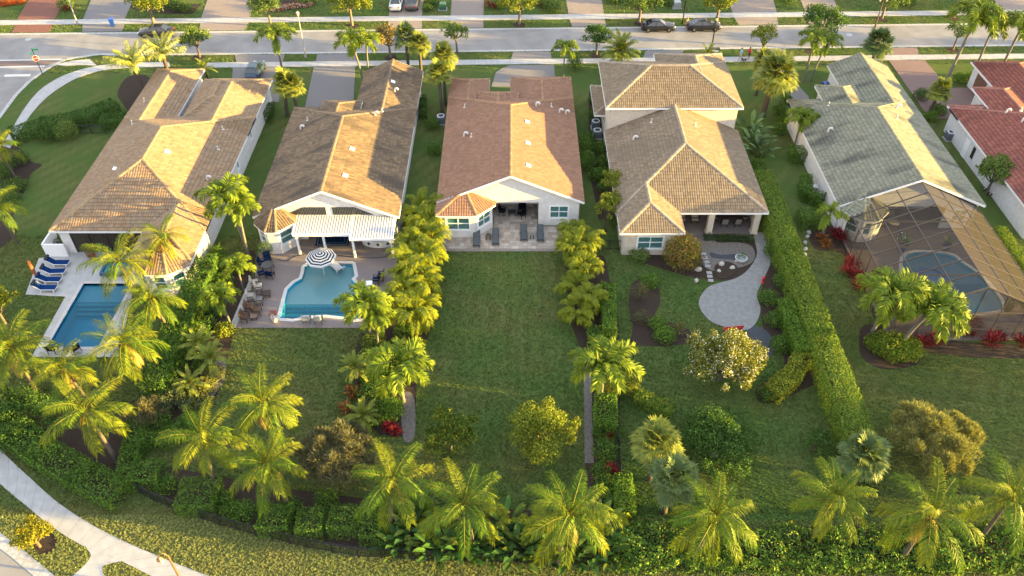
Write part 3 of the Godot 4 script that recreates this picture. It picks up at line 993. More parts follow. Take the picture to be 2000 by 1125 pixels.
func house_four() -> void:
	var R := Roof.new()
	R.tone = tone_mix([lin(0.295, 0.225, 0.15), lin(0.265, 0.20, 0.135), lin(0.32, 0.245, 0.165)], lin(0.215, 0.17, 0.12), 1.2, 3.0)
	R.cap_tone = lin(0.40, 0.32, 0.24)
	R.wide = 0.22
	var x0 := 10.0
	var x1 := 24.3
	var h := thing("two_storey_house", "cream house of two storeys with a taupe hipped roof and a deep columned porch", "house", Vector3(17, 0, -72))
	var W := MB.new()
	roof_over(R, x0, x1, -76.2, -61.7, 3.0, "z", "gable", "hip")
	roof_over(R, x0, 15.9, -64.9, -58.6, 3.0, "z", "gable", "hip")
	roof_over(R, 9.95, 24.3, -86.0, -75.85, 6.0, "x", "hip", "hip")
	roof_over(R, 16.5, 24.28, -88.0, -80.0, 6.0, "z", "hip", "gable")
	roof_over(R, 9.2, 12.0, -86.0, -79.5, 3.0, "z", "hip", "hip")
	var i := 0.45
	wall_run(W, Vector2(x0 + i, -85.5), Vector2(x0 + i, -59.1), 2.95)
	wall_run(W, Vector2(x1 - i, -62.2), Vector2(x1 - i, -87.5), 2.95)
	wall_run(W, Vector2(x1 - i, -85.6), Vector2(x0 + i, -85.6), 5.95)
	wall_run(W, Vector2(x0 + i, -85.6), Vector2(x0 + i, -76.3), 5.95, [], 0.21, 2.95)
	wall_run(W, Vector2(x1 - i, -76.3), Vector2(x1 - i, -87.5), 5.95, [], 0.21, 2.95)
	wall_run(W, Vector2(x0 + i, -76.3), Vector2(x1 - i, -76.3), 5.95, [], 0.2, 2.0)
	var fl := Vector2(x0 + i, -59.1)
	var fr := Vector2(15.45, -59.1)
	wall_run(W, fl, fr, 2.95, [[1.3, 3.7, 0.75, 2.25]])
	window(h, fl, fr, [1.3, 3.7, 0.75, 2.25], 2, 2)
	wall_run(W, fr, Vector2(15.45, -66.2), 2.95)
	wall_run(W, Vector2(15.45, -66.2), Vector2(x1 - i, -66.2), 2.95, [[0.6, 3.6, 0.1, 2.4], [4.6, 7.6, 0.1, 2.4]])
	for q in [0.6, 4.6]: window(h, Vector2(15.45, -66.2), Vector2(x1 - i, -66.2), [q, q + 3.0, 0.1, 2.4], 3, 1, "glazed_door")
	part("wall", W, M.wall_cream, h, h.position)
	for x in [19.2, 23.6]:
		var c := MB.new()
		c.block(Vector3(x, 1.45, -62.35), Vector3(0.55, 2.9, 0.55), 0.02)
		c.block(Vector3(x, 0.12, -62.35), Vector3(0.68, 0.24, 0.68), 0.02)
		c.block(Vector3(x, 2.72, -62.35), Vector3(0.66, 0.16, 0.66), 0.02)
		part("porch_column", c, M.wall_cream, h, h.position)
	finish_roof(R, h)
	vent(h, 12.6, slope_y(12.6, x0), -72.5, 1)
	vent(h, 14.6, slope_y(14.6, x0), -74.5, 0)
	vent(h, 18.9, slope_y(18.9, x1), -73.2, 0)

func house_five() -> void:
	var R := Roof.new()
	R.tone = tone_mix([lin(0.28, 0.272, 0.198), lin(0.255, 0.25, 0.182), lin(0.30, 0.29, 0.21)], lin(0.10, 0.10, 0.085), 1.9, 4.5)
	R.cap_tone = lin(0.29, 0.28, 0.19)
	R.wide = 0.27
	var x0 := 31.4
	var x1 := 45.35
	var zf := -62.75
	var a := court_house("tile_roof_house", "white house with a grey green roof stained dark beside a screened pool", x0, x1, zf, -82.3, -84.5, -91.2, true, R)
	var h: Node3D = a[0]
	var W: MB = a[1]
	var z := zf - 0.4
	gable_wall(W, x0 + 0.15, x1 - 0.15, z, 2.95)
	bay(h, R, W, x0 + 0.6, 35.6, z, 2.2, 1.2, 1.2)
	var fl := Vector2(35.6, z)
	var fr := Vector2(x1 - 0.45, z)
	wall_run(W, fl, fr, 2.96, [[0.4, 6.4, 0.0, 2.7], [7.2, 8.6, 0.9, 2.3]])
	window(h, fl, fr, [7.2, 8.6, 0.9, 2.3], 2, 2)
	wall_run(W, Vector2(35.7, z - 3.2), Vector2(42.3, z - 3.2), 2.96, [[0.8, 5.6, 0.1, 2.4]])
	window(h, Vector2(35.7, z - 3.2), Vector2(42.3, z - 3.2), [0.8, 5.6, 0.1, 2.4], 4, 1, "glazed_door")
	part("wall", W, M.wall_white, h, h.position)
	finish_roof(R, h)
	for q in [[40.4, -75.0, 0], [33.4, -74.5, 1], [43.2, -80.6, 0], [34.6, -79.0, 0], [41.6, -78.0, 1]]: vent(h, q[0], slope_y(q[0], x1 if q[0] > 38 else x0), q[1], q[2])

func house_six() -> void:
	var R := Roof.new()
	R.tone = tone_mix([lin(0.31, 0.115, 0.085), lin(0.28, 0.105, 0.08), lin(0.34, 0.13, 0.095)], lin(0.20, 0.085, 0.07), 1.3, 4.0)
	R.cap_tone = lin(0.36, 0.17, 0.13)
	var x0 := 49.2
	var x1 := 63.2
	var zf := -61.0
	var a := court_house("tile_roof_house", "white house with a red tiled roof beside the pink paved drive", x0, x1, zf, -81.5, -84.0, -92.0, false, R)
	var h: Node3D = a[0]
	var W: MB = a[1]
	gable_wall(W, x0 + 0.15, x1 - 0.15, zf - 0.4, 2.95)
	wall_run(W, Vector2(x0 + 0.45, zf - 0.4), Vector2(x1 - 0.45, zf - 0.4), 2.96)
	part("wall", W, M.wall_white, h, h.position)
	var g := MB.new()
	g.col = lin(0.16, 0.085, 0.055)
	for k in 2:
		for j in 4: g.block(Vector3(56.52, 0.35 + j * 0.58, -85.6 - k * 3.4), Vector3(0.06, 0.55, 2.5), 0.02)
	part("garage_door", g, M.plain, h, h.position)
	for q in [-71.6, -74.2]:
		var s := MB.new()
		s.box(Vector3(x0 + 0.33, 1.5, q), Vector3(0.08, 1.3, 0.9 if q > -72 else 0.5))
		part("window_pane", s, M.car_glass, h, h.position)
	var d := MB.new()
	d.box(Vector3(x0 + 0.34, 1.05, -75.8), Vector3(0.06, 2.1, 0.9))
	part("side_door", d, M.trim, h, h.position)
	finish_roof(R, h)
	for q in [[53.0, -77.0, 1], [53.6, -74.8, 1], [54.2, -76.6, 0]]: vent(h, q[0], slope_y(q[0], x0), q[1], q[2])

# ---- plants ----------------------------------------------------------------------------------------------------
var lib := {}

func rv() -> Vector3:
	var z := rr(-1.0, 1.0)
	var a := rng.randf() * TAU
	var r := sqrt(1.0 - z * z)
	return Vector3(r * cos(a), z, r * sin(a))

# a feather leaf growing out along +x: start angle, total bend, leaflets in pairs
func feather(L: float, e0: float, bend: float, pairs: int, ll: float, lw: float, plume: float, droop: float, ca: Color, cb: Color) -> ArrayMesh:
	var b := MB.new()
	var p := Vector3.ZERO
	var pts := [p]
	var tans := []
	var k := 12
	for i in k:
		var f := (i + 0.5) / k
		var a := e0 - bend * pow(f, 1.3)
		var t := Vector3(cos(a), sin(a), 0.0)
		tans.append(t)
		p += t * (L / k)
		pts.append(p)
	tans.append(tans[k - 1])
	b.col = mixc(ca, lin(0.20, 0.17, 0.03), 0.7)
	var rad := []
	for i in pts.size(): rad.append(lerpf(0.05, 0.012, float(i) / k) * (L / 3.3))
	b.tube(pts, rad, 4, false)
	var side := Vector3(0, 0, 1)
	for i in pairs:
		var f := 0.14 + 0.85 * (i + rr(-0.25, 0.25)) / pairs
		var ft := clampf(f, 0.0, 0.999) * k
		var j := int(ft)
		var o: Vector3 = (pts[j] as Vector3).lerp(pts[j + 1], ft - j)
		var t: Vector3 = tans[j]
		var up := side.cross(t)
		if rng.randf() < 0.06: continue
		var len := ll * (0.45 + 0.75 * sin(PI * pow(clampf(f, 0.0, 1.0), 0.8) * 0.92)) * rr(0.88, 1.1)
		for s in [-1.0, 1.0]:
			var lift := rr(-plume, plume) + 0.25
			var sweep := lerpf(0.55, 1.25, f)
			var d: Vector3 = (side * s + t * sweep + up * lift).normalized()
			var wd: Vector3 = (t - d * t.dot(d)).normalized() * lw * 0.5
			var q := o + d * len * 0.5 + Vector3.DOWN * droop * len * 0.12
			var e := o + d * len * 0.93 + Vector3.DOWN * droop * len * 0.55
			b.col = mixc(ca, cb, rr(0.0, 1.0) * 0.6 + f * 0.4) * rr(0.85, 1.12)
			b.quad(o - wd * 0.6, o + wd * 0.6, q + wd, q - wd)
			b.col = mixc(b.col, cb, 0.5)
			b.tri(q - wd, q + wd, e)
	return b.mesh()

# a fan leaf on its stalk, growing out along +x
func fan(stalk: float, r: float, e0: float, ca: Color, cb: Color) -> ArrayMesh:
	var b := MB.new()
	var t := Vector3(cos(e0), sin(e0), 0)
	var end := t * stalk + Vector3.DOWN * stalk * 0.12
	b.col = mixc(ca, lin(0.2, 0.2, 0.06), 0.5)
	b.tube([Vector3.ZERO, t * stalk * 0.55, end], [0.025, 0.018, 0.014], 4, false)
	var a1 := e0 - 0.45
	var ax := Vector3(cos(a1), sin(a1), 0)
	var side := Vector3(0, 0, 1)
	var up := side.cross(ax)
	var n := 22
	for i in n:
		var a := lerpf(-2.25, 2.25, (i + 0.5) / n) + rr(-0.04, 0.04)
		var d := (ax * cos(a) + side * sin(a) + up * (0.12 * cos(a * 2.0) + rr(-0.06, 0.06))).normalized()
		var l := r * rr(0.85, 1.1) * (1.0 - 0.18 * absf(a) / 2.25)
		var w := (up.cross(d)).normalized() * (0.085 * r)
		var m := end + d * l * 0.6
		var e := end + d * l + Vector3.DOWN * l * rr(0.02, 0.22)
		b.col = mixc(ca, cb, rr(0.0, 0.9))
		b.tri(end, m + w, m - w)
		b.col = mixc(b.col, cb, 0.4)
		b.tri(m - w, m + w, e)
	return b.mesh()

func make_library() -> void:
	var bs: Array[float] = [1.35, 1.1, 0.85, 0.6, 0.3, 0.0, -0.35]
	var coco := []
	var fox := []
	var areca := []
	var date := []
	var fans := []
	for i in 14:
		var e: float = bs[i % 7]
		var gold := rr(0.0, 0.85)
		coco.append(feather(rr(3.1, 3.7), e, rr(0.9, 1.4) + 0.2 * e, 42, 0.76, 0.042, 0.3, 1.25, lin(0.034, 0.088, 0.007), mixc(lin(0.085, 0.155, 0.009), lin(0.27, 0.25, 0.012), gold)))  # tip colour varies; dark bases and gold ends paint in shade and sun
		fox.append(feather(rr(2.2, 2.6), minf(e + 0.15, 1.35), rr(1.5, 2.1) + 0.3 * e, 60, 0.62, 0.075, 1.0, 0.5, lin(0.036, 0.088, 0.010), lin(0.16, 0.205, 0.014)))
		areca.append(feather(rr(1.5, 2.1), e * 0.6 + 0.65, rr(1.4, 2.0), 26, 0.5, 0.06, 0.35, 0.9, lin(0.05, 0.10, 0.008), lin(0.20, 0.215, 0.012)))
		date.append(feather(rr(1.9, 2.4), e, rr(0.6, 1.0), 44, 0.36, 0.045, 0.5, 0.3, lin(0.081, 0.143, 0.020), lin(0.227, 0.246, 0.042)))
		fans.append(fan(rr(0.7, 1.05), rr(0.72, 0.92), e, lin(0.055, 0.098, 0.036), lin(0.13, 0.165, 0.05)))
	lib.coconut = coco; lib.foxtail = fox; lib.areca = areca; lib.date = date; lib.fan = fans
	var dead := feather(2.6, -0.9, 0.5, 30, 0.6, 0.06, 0.3, 0.9, lin(0.259, 0.170, 0.049), lin(0.389, 0.284, 0.084))
	lib.dead = dead
	var gf := []
	for i in 14: gf.append(fan(rr(0.7, 1.05), rr(0.72, 0.95), bs[i % 7], lin(0.075, 0.12, 0.022), lin(0.22, 0.225, 0.04)))
	lib.goldfan = gf
	var arch := []
	for i in 4: arch.append(feather(rr(2.9, 3.4), 1.35 - i * 0.2, rr(0.8, 1.2), 40, 0.6, 0.06, 0.35, 1.6, lin(0.162, 0.208, 0.042), lin(0.356, 0.361, 0.084)))
	lib.arching = arch

func trunk(o: Node3D, top: Vector3, r0: float, r1: float, c: Color, called := "trunk") -> void:
	var b := MB.new()
	var pts := []
	var rad := []
	var n := 14
	for i in n + 1:
		var f := float(i) / n
		var sway := Vector3(top.x * pow(f, 1.6), top.y * f, top.z * pow(f, 1.6))
		pts.append(sway - Vector3(0, 0.1 if i == 0 else 0.0, 0))
		rad.append(lerpf(r0, r1, pow(f, 0.5)) * (1.35 if i == 0 else 1.0) * (1.06 if i % 2 else 0.97))
	b.col = c
	b.tube(pts, rad, 8)
	part(called, b, M.bark, o)

# kinds: coconut, foxtail, date, fan, arching
func palm(kind: String, label: String, crown: Vector3, lean := Vector2.ZERO, size := 1.0, group := "", count := 0, called := "", golden := false) -> Node3D:
	var nm: Dictionary = {"coconut": "coconut_palm", "foxtail": "foxtail_palm", "date": "date_palm", "fan": "cabbage_palm", "arching": "arching_palm"}
	if kind == "coconut": lean += Vector2(rr(-0.5, 0.5), rr(-0.4, 0.3))
	var at := Vector3(crown.x - lean.x, 0, crown.z - lean.y)
	var o := thing(called if called else nm[kind], label, "palm tree", at, 0.0, group)
	var top := Vector3(lean.x, crown.y, lean.y)
	var ringc := lin(0.22, 0.19, 0.15)
	if kind == "foxtail":
		trunk(o, top, 0.14 * size, 0.10 * size, lin(0.30, 0.28, 0.25))
		var cs := MB.new()
		cs.col = lin(0.12, 0.19, 0.05)
		cs.tube([top + Vector3(0, -0.75 * size, 0), top + Vector3(0, -0.35 * size, 0), top + Vector3(0, 0.1, 0)], [0.11 * size, 0.14 * size, 0.07 * size], 8)
		part("crownshaft", cs, M.palm, o)
	elif kind == "coconut":
		trunk(o, top, 0.19 * size, 0.11 * size, ringc)
	elif kind == "fan":
		trunk(o, top, 0.19 * size, 0.17 * size, lin(0.20, 0.17, 0.13))
	else:
		trunk(o, top, 0.24 * size, 0.2 * size, lin(0.17, 0.14, 0.11))
	var set: Array = lib["goldfan" if golden else kind]
	if kind == "coconut": size *= rr(0.82, 1.08)
	var n: int = count if count else {"coconut": 14 + rng.randi() % 6, "foxtail": 11, "date": 46, "fan": 34, "arching": 20}[kind]
	var a0 := rng.randf() * TAU
	for i in n:
		var f := float(i) / n
		var lvl := int(clampf(f * 7.0 + rr(-0.4, 0.4), 0.0, 6.0))
		if kind == "foxtail": lvl = int(clampf(f * 5.0 + rr(-0.4, 0.4), 0.0, 4.0))
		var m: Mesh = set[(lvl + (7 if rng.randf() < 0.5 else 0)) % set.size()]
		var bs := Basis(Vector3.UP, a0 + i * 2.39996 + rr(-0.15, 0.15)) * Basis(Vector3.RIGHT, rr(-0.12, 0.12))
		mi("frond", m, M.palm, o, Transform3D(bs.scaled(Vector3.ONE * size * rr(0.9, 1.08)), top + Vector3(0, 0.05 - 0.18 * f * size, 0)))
	if kind == "coconut":
		for i in 1 + rng.randi() % 4:
			mi("dead_frond", lib.dead, M.palm, o, Transform3D(Basis(Vector3.UP, rng.randf() * TAU).scaled(Vector3.ONE * size * rr(0.7, 0.95)), top + Vector3(0, -0.15, 0)))
		if rng.randf() < 0.7:
			for i in 4 + rng.randi() % 4:
				var nut := MB.new()
				nut.col = mixc(lin(0.30, 0.17, 0.03), lin(0.12, 0.15, 0.03), rng.randf())
				var q := Vector3(cos(i * 1.3), 0, sin(i * 1.3)) * 0.22 * size + top + Vector3(0, rr(-0.35, -0.15), 0)
				nut.lathe(q, [Vector2(0, -0.14), Vector2(0.1, -0.08), Vector2(0.12, 0.02), Vector2(0.07, 0.12), Vector2(0, 0.14)], 7)
				part("coconut", nut, M.plain, o)
	return o

# a clump of slender stems with arching feather leaves
func areca_clump(label: String, at: Vector2, h: float, spread: float, n: int, group: String) -> void:
	var o := thing("areca_palm", label, "palm tree", Vector3(at.x, 0, at.y), 0.0, group)
	var stems := 6
	for s in stems:
		var a := TAU * s / stems + rr(-0.4, 0.4)
		var d := Vector3(cos(a), 0, sin(a)) * spread * rr(0.25, 0.5)
		var top := d + Vector3(0, h * rr(0.5, 0.72), 0)
		var b := MB.new()
		b.col = lin(0.22, 0.22, 0.06)
		b.tube([d * 0.3 + Vector3(0, -0.1, 0), d * 0.6 + Vector3(0, h * 0.3, 0), top], [0.06, 0.05, 0.04], 5)
		part("stem", b, M.bark, o)
		for i in int(ceil(float(n) / stems)):
			var m: Mesh = lib.areca[rng.randi() % lib.areca.size()]
			mi("frond", m, M.palm, o, Transform3D(Basis(Vector3.UP, -a + rr(-1.7, 1.7)).scaled(Vector3.ONE * rr(0.75, 1.1) * h / 3.4), top - Vector3(0, rr(0.0, 0.5) * h * 0.3, 0)))

func leafy(b: MB, p: Vector3, nrm: Vector3, l: float, w: float, loose: float) -> void:
	var nn := (nrm + rv() * loose).normalized()
	var d := nn.cross(rv())
	if d.length() < 0.05: return
	d = (d.normalized() + nrm * 0.25).normalized()
	b.leaf(p, d, d.cross(nn).normalized(), l * rr(0.75, 1.2), w * rr(0.8, 1.15))

func leaf_tone(t: Array) -> Color:
	var c: Color = t[rng.randi() % t.size()]
	return Color(c.r * 1.05, c.g * 1.05, c.b) * rr(0.45, 1.5)

# a clipped hedge along a line
func hedge(label: String, pts: Array, w: float, h: float, tones: Array, dens := 95.0, ls := 0.15, group := "", called := "hedge", bulge := 0.12) -> void:
	var c := Vector2.ZERO
	for p in pts: c += p
	c /= pts.size()
	var at := Vector3(c.x, 0, c.y)
	var o := thing(called, label, "hedge", at, 0.0, group)
	var core := MB.new()
	core.col = lin(0.20, 0.15, 0.10)
	var b := MB.new()
	var k := 0
	for i in pts.size() - 1:
		var p: Vector2 = pts[i]
		var q: Vector2 = pts[i + 1]
		var d := (q - p).normalized()
		var s := d.orthogonal()
		var l := p.distance_to(q) + (w * 0.35 if pts.size() > 2 else 0.0)
		var m := (p + q) * 0.5
		k += 1
		var bs := Basis(Vector3(d.x, 0, d.y), Vector3.UP, Vector3(-d.y, 0, d.x))
		for t in int(l * 2.5) + 1:                # woody stems inside
			var f := Vector3(rr(-0.45, 0.45) * l, 0, rr(-0.3, 0.3) * w)
			var g0 := bs * f + Vector3(m.x, 0, m.y) - at
			core.tube([g0, g0 + Vector3(rr(-0.2, 0.2), h * 0.5, rr(-0.2, 0.2)), g0 + Vector3(rr(-0.4, 0.4), h * 0.88, rr(-0.4, 0.4))], [0.035, 0.025, 0.01], 4, false)
		var area := l * (w + 2.0 * h) + 2.0 * w * h
		for j in int(area * dens * 1.75):
			var r := rng.randf() * area
			var u := rr(-0.5, 0.5)
			var lp: Vector3
			var nn: Vector3
			if r < l * w:
				var z := rr(-0.5, 0.5)
				lp = Vector3(u * l, h, z * w); nn = Vector3(u * u * u * 2.0, 1, z * z * z * 4.0)
				lp.y -= 0.25 * pow(absf(z) * 2.0, 6.0)
			elif r < l * (w + 2.0 * h):
				var y := pow(rng.randf(), 0.75)
				var sg := 1.0 if rng.randf() < 0.5 else -1.0
				lp = Vector3(u * l, y * h, sg * w * 0.5); nn = Vector3(0, 0.25 + 0.6 * pow(y, 5.0), sg)
			else:
				var sg := 1.0 if rng.randf() < 0.5 else -1.0
				lp = Vector3(sg * l * 0.5, pow(rng.randf(), 0.75) * h, u * w); nn = Vector3(sg, 0.25, 0)
			var g := bs * lp + Vector3(m.x, 0, m.y)
			nn = bs * nn.normalized()
			g += nn * (nz.get_noise_3d(g.x * 18.0, g.y * 18.0, g.z * 18.0) * bulge * 1.8 - 0.05 + rr(-0.04, 0.03) - (0.34 * rng.randf() if j % 5 == 0 else 0.0))
			b.col = leaf_tone(tones)
			leafy(b, g - at, nn, ls, ls * 0.6, 0.75)
	part("branches", core, M.bark, o)
	part("foliage", b, M.leaf, o)

# foliage spread over and through a set of rounded lobes [centre, radii]
func foliage(b: MB, lobes: Array, dens: float, ls: float, tones: Array, depth := 0.35, loose := 0.9, wf := 0.55) -> void:
	for q in lobes:
		var c: Vector3 = q[0]
		var r: Vector3 = q[1]
		var area := 4.0 * PI * pow((pow(r.x * r.y, 1.6) + pow(r.x * r.z, 1.6) + pow(r.y * r.z, 1.6)) / 3.0, 1.0 / 1.6)
		for i in int(area * dens):
			var d := rv()
			if d.y < -0.55: continue
			var f := 1.0 - depth * pow(rng.randf(), 1.8)
			f += nz.get_noise_3d(c.x * 30.0 + d.x * 40.0, d.y * 40.0, c.z * 30.0 + d.z * 40.0) * 0.28
			b.col = leaf_tone(tones)
			leafy(b, c + d * r * f, (d / r).normalized(), ls, ls * wf, loose)

# rounded shrub on the ground
func shrub(label: String, at: Vector2, r: float, h: float, tones: Array, group := "", called := "shrub", ls := 0.14, dens := 120.0, loose := 0.9) -> Node3D:
	var o := thing(called, label, "shrub", Vector3(at.x, 0, at.y), 0.0, group)
	var core := MB.new()
	core.col = lin(0.20, 0.15, 0.10)
	for t in 7:
		var a := TAU * t / 7.0 + rr(-0.3, 0.3)
		core.tube([Vector3(cos(a), 0, sin(a)) * 0.08, Vector3(cos(a) * r * 0.35, h * 0.4, sin(a) * r * 0.35), Vector3(cos(a) * r * 0.6, h * rr(0.6, 0.85), sin(a) * r * 0.6)], [0.03, 0.022, 0.008], 4, false)
	part("branches", core, M.bark, o)
	var b := MB.new()
	foliage(b, [[Vector3(0, h * 0.46, 0), Vector3(r, h * 0.54, r)]], dens * 1.5, ls, tones, 0.6, loose)
	part("foliage", b, M.leaf, o)
	return o

# tree: trunk that forks into limbs, crown of lobes
func tree(label: String, at: Vector2, h: float, r: float, tones: Array, group := "", called := "tree", dens := 60.0, ls := 0.2, lobes := 9, stem := 0.35, bark := Color(0.24, 0.2, 0.16), squash := 0.7, loose := 1.0, solid := true, hang := 0.0) -> Node3D:
	var o := thing(called, label, "tree", Vector3(at.x, 0, at.y), 0.0, group)
	var b := MB.new()
	b.col = bark
	var fork := Vector3(rr(-0.1, 0.1), h * stem, rr(-0.1, 0.1))
	b.tube([Vector3(0, -0.15, 0), fork * 0.5, fork], [0.13 * r * 0.5 + 0.05, 0.1 * r * 0.5 + 0.04, 0.09 * r * 0.5 + 0.03], 7)
	var ls_ := []
	var cy := h - r * squash
	for i in lobes:
		var a := i * 2.39996 + rr(-0.3, 0.3)
		var f := sqrt((i + 0.3) / lobes)
		var c := Vector3(cos(a) * r * rr(0.6, 0.9) * f, cy + rr(-0.35, 0.4) * r * squash + (1.0 - f) * r * squash * 0.45, sin(a) * r * rr(0.6, 0.9) * f)
		var q := Vector3.ONE * r * rr(0.2, 0.46)
		q.y *= squash + 0.1
		ls_.append([c, q])
		b.tube([fork - Vector3(0, 0.1, 0), (fork + c) * 0.5 + Vector3(0, -0.1 * r, 0), c], [0.05 * r * 0.6 + 0.02, 0.035 * r * 0.6 + 0.015, 0.012], 5, false)
	part("trunk", b, M.bark, o)
	for i in lobes * 2:                         # small outer sprigs that break the outline
		var d := rv()
		d.y = absf(d.y) * 0.9 - 0.15
		ls_.append([Vector3(d.x * r * rr(0.7, 1.12), cy + d.y * r * squash * rr(0.85, 1.4), d.z * r * rr(0.7, 1.12)), Vector3(1, 1.3, 1) * r * rr(0.08, 0.2)])
	var g := MB.new()
	if hang > 0.0:                              # wispy: fine upright sprays
		for q in ls_:
			for i in int(dens * 6.0 * r):
				var d := rv()
				d.y = absf(d.y) * 1.1 - 0.35
				var p: Vector3 = q[0] + d * q[1] * pow(rng.randf(), 0.4)
				var up := (Vector3.UP * hang + rv() * 0.7 + d * 0.6).normalized()
				g.col = leaf_tone(tones)
				g.leaf(p, up, up.cross(rv()).normalized(), ls * rr(1.4, 3.0), ls * 0.26)
	else: foliage(g, ls_, dens * (1.5 if solid else 1.0), ls, tones, 0.7, loose)
	var cr := part("crown", g, M.leaf, o)
	return o

# upright strap or paddle leaves in a rosette
func strap_plant(label: String, at: Vector2, h: float, n: int, lw: float, tones: Array, group := "", called := "cordyline", cat := "plant") -> void:
	var o := thing(called, label, cat, Vector3(at.x, 0, at.y), 0.0, group)
	var b := MB.new()
	for i in n:
		var a := rng.randf() * TAU
		var e := rr(0.25, 1.35)
		var hd := Vector3(cos(a), 0, sin(a))
		var base := hd * rr(0.0, 0.25) * h + Vector3(0, rr(0.0, 0.45) * h, 0)
		var d := (hd * cos(e) + Vector3.UP * sin(e)).normalized()
		var l := h * rr(0.45, 0.75)
		var s := d.cross(Vector3.UP).normalized() * lw * 0.5
		var m := base + d * l * 0.55
		var t := base + d * l * 0.9 + hd * l * 0.15 + Vector3.DOWN * l * 0.12
		b.col = leaf_tone(tones)
		b.tri(base, m + s, m - s); b.tri(m - s, m + s, t)
	part("foliage", b, M.leaf, o)

# big paddle leaves on stalks, each leaf a piece of its own
func paddle_plant(label: String, at: Vector2, h: float, n: int, tones: Array, group := "", called := "bird_of_paradise_plant") -> void:
	var o := thing(called, label, "plant", Vector3(at.x, 0, at.y), 0.0, group)
	for i in n:
		var a := i * 2.39996 + rr(-0.3, 0.3)
		var e := lerpf(1.4, 0.75, float(i) / n)
		var hd := Vector3(cos(a), 0, sin(a))
		var b := MB.new()
		var base := hd * rr(0.05, 0.35)
		var st_ := base + (hd * cos(e) + Vector3.UP * sin(e)) * h * rr(0.45, 0.62)
		b.col = lin(0.08, 0.11, 0.04)
		b.tube([base, st_], [0.04, 0.025], 5, false)
		var L := h * rr(0.36, 0.5)
		var w := L * 0.17
		var s := hd.cross(Vector3.UP)
		var prev := st_
		var pw := 0.02
		b.col = leaf_tone(tones)
		for k in 5:
			var f := (k + 1) / 5.0
			var ea := e - 0.9 * f
			var q := prev + (hd * cos(ea) + Vector3.UP * sin(ea)) * L / 5.0
			var nw := w * sin(PI * minf(f * 0.9 + 0.08, 1.0)) + 0.01
			var dip := Vector3.UP * 0.25
			b.quad(prev, prev + s * pw + dip * pw, q + s * nw + dip * nw, q)
			b.quad(prev - s * pw + dip * pw, prev, q, q - s * nw + dip * nw)
			prev = q; pw = nw
		part("leaf", b, M.leaf, o)

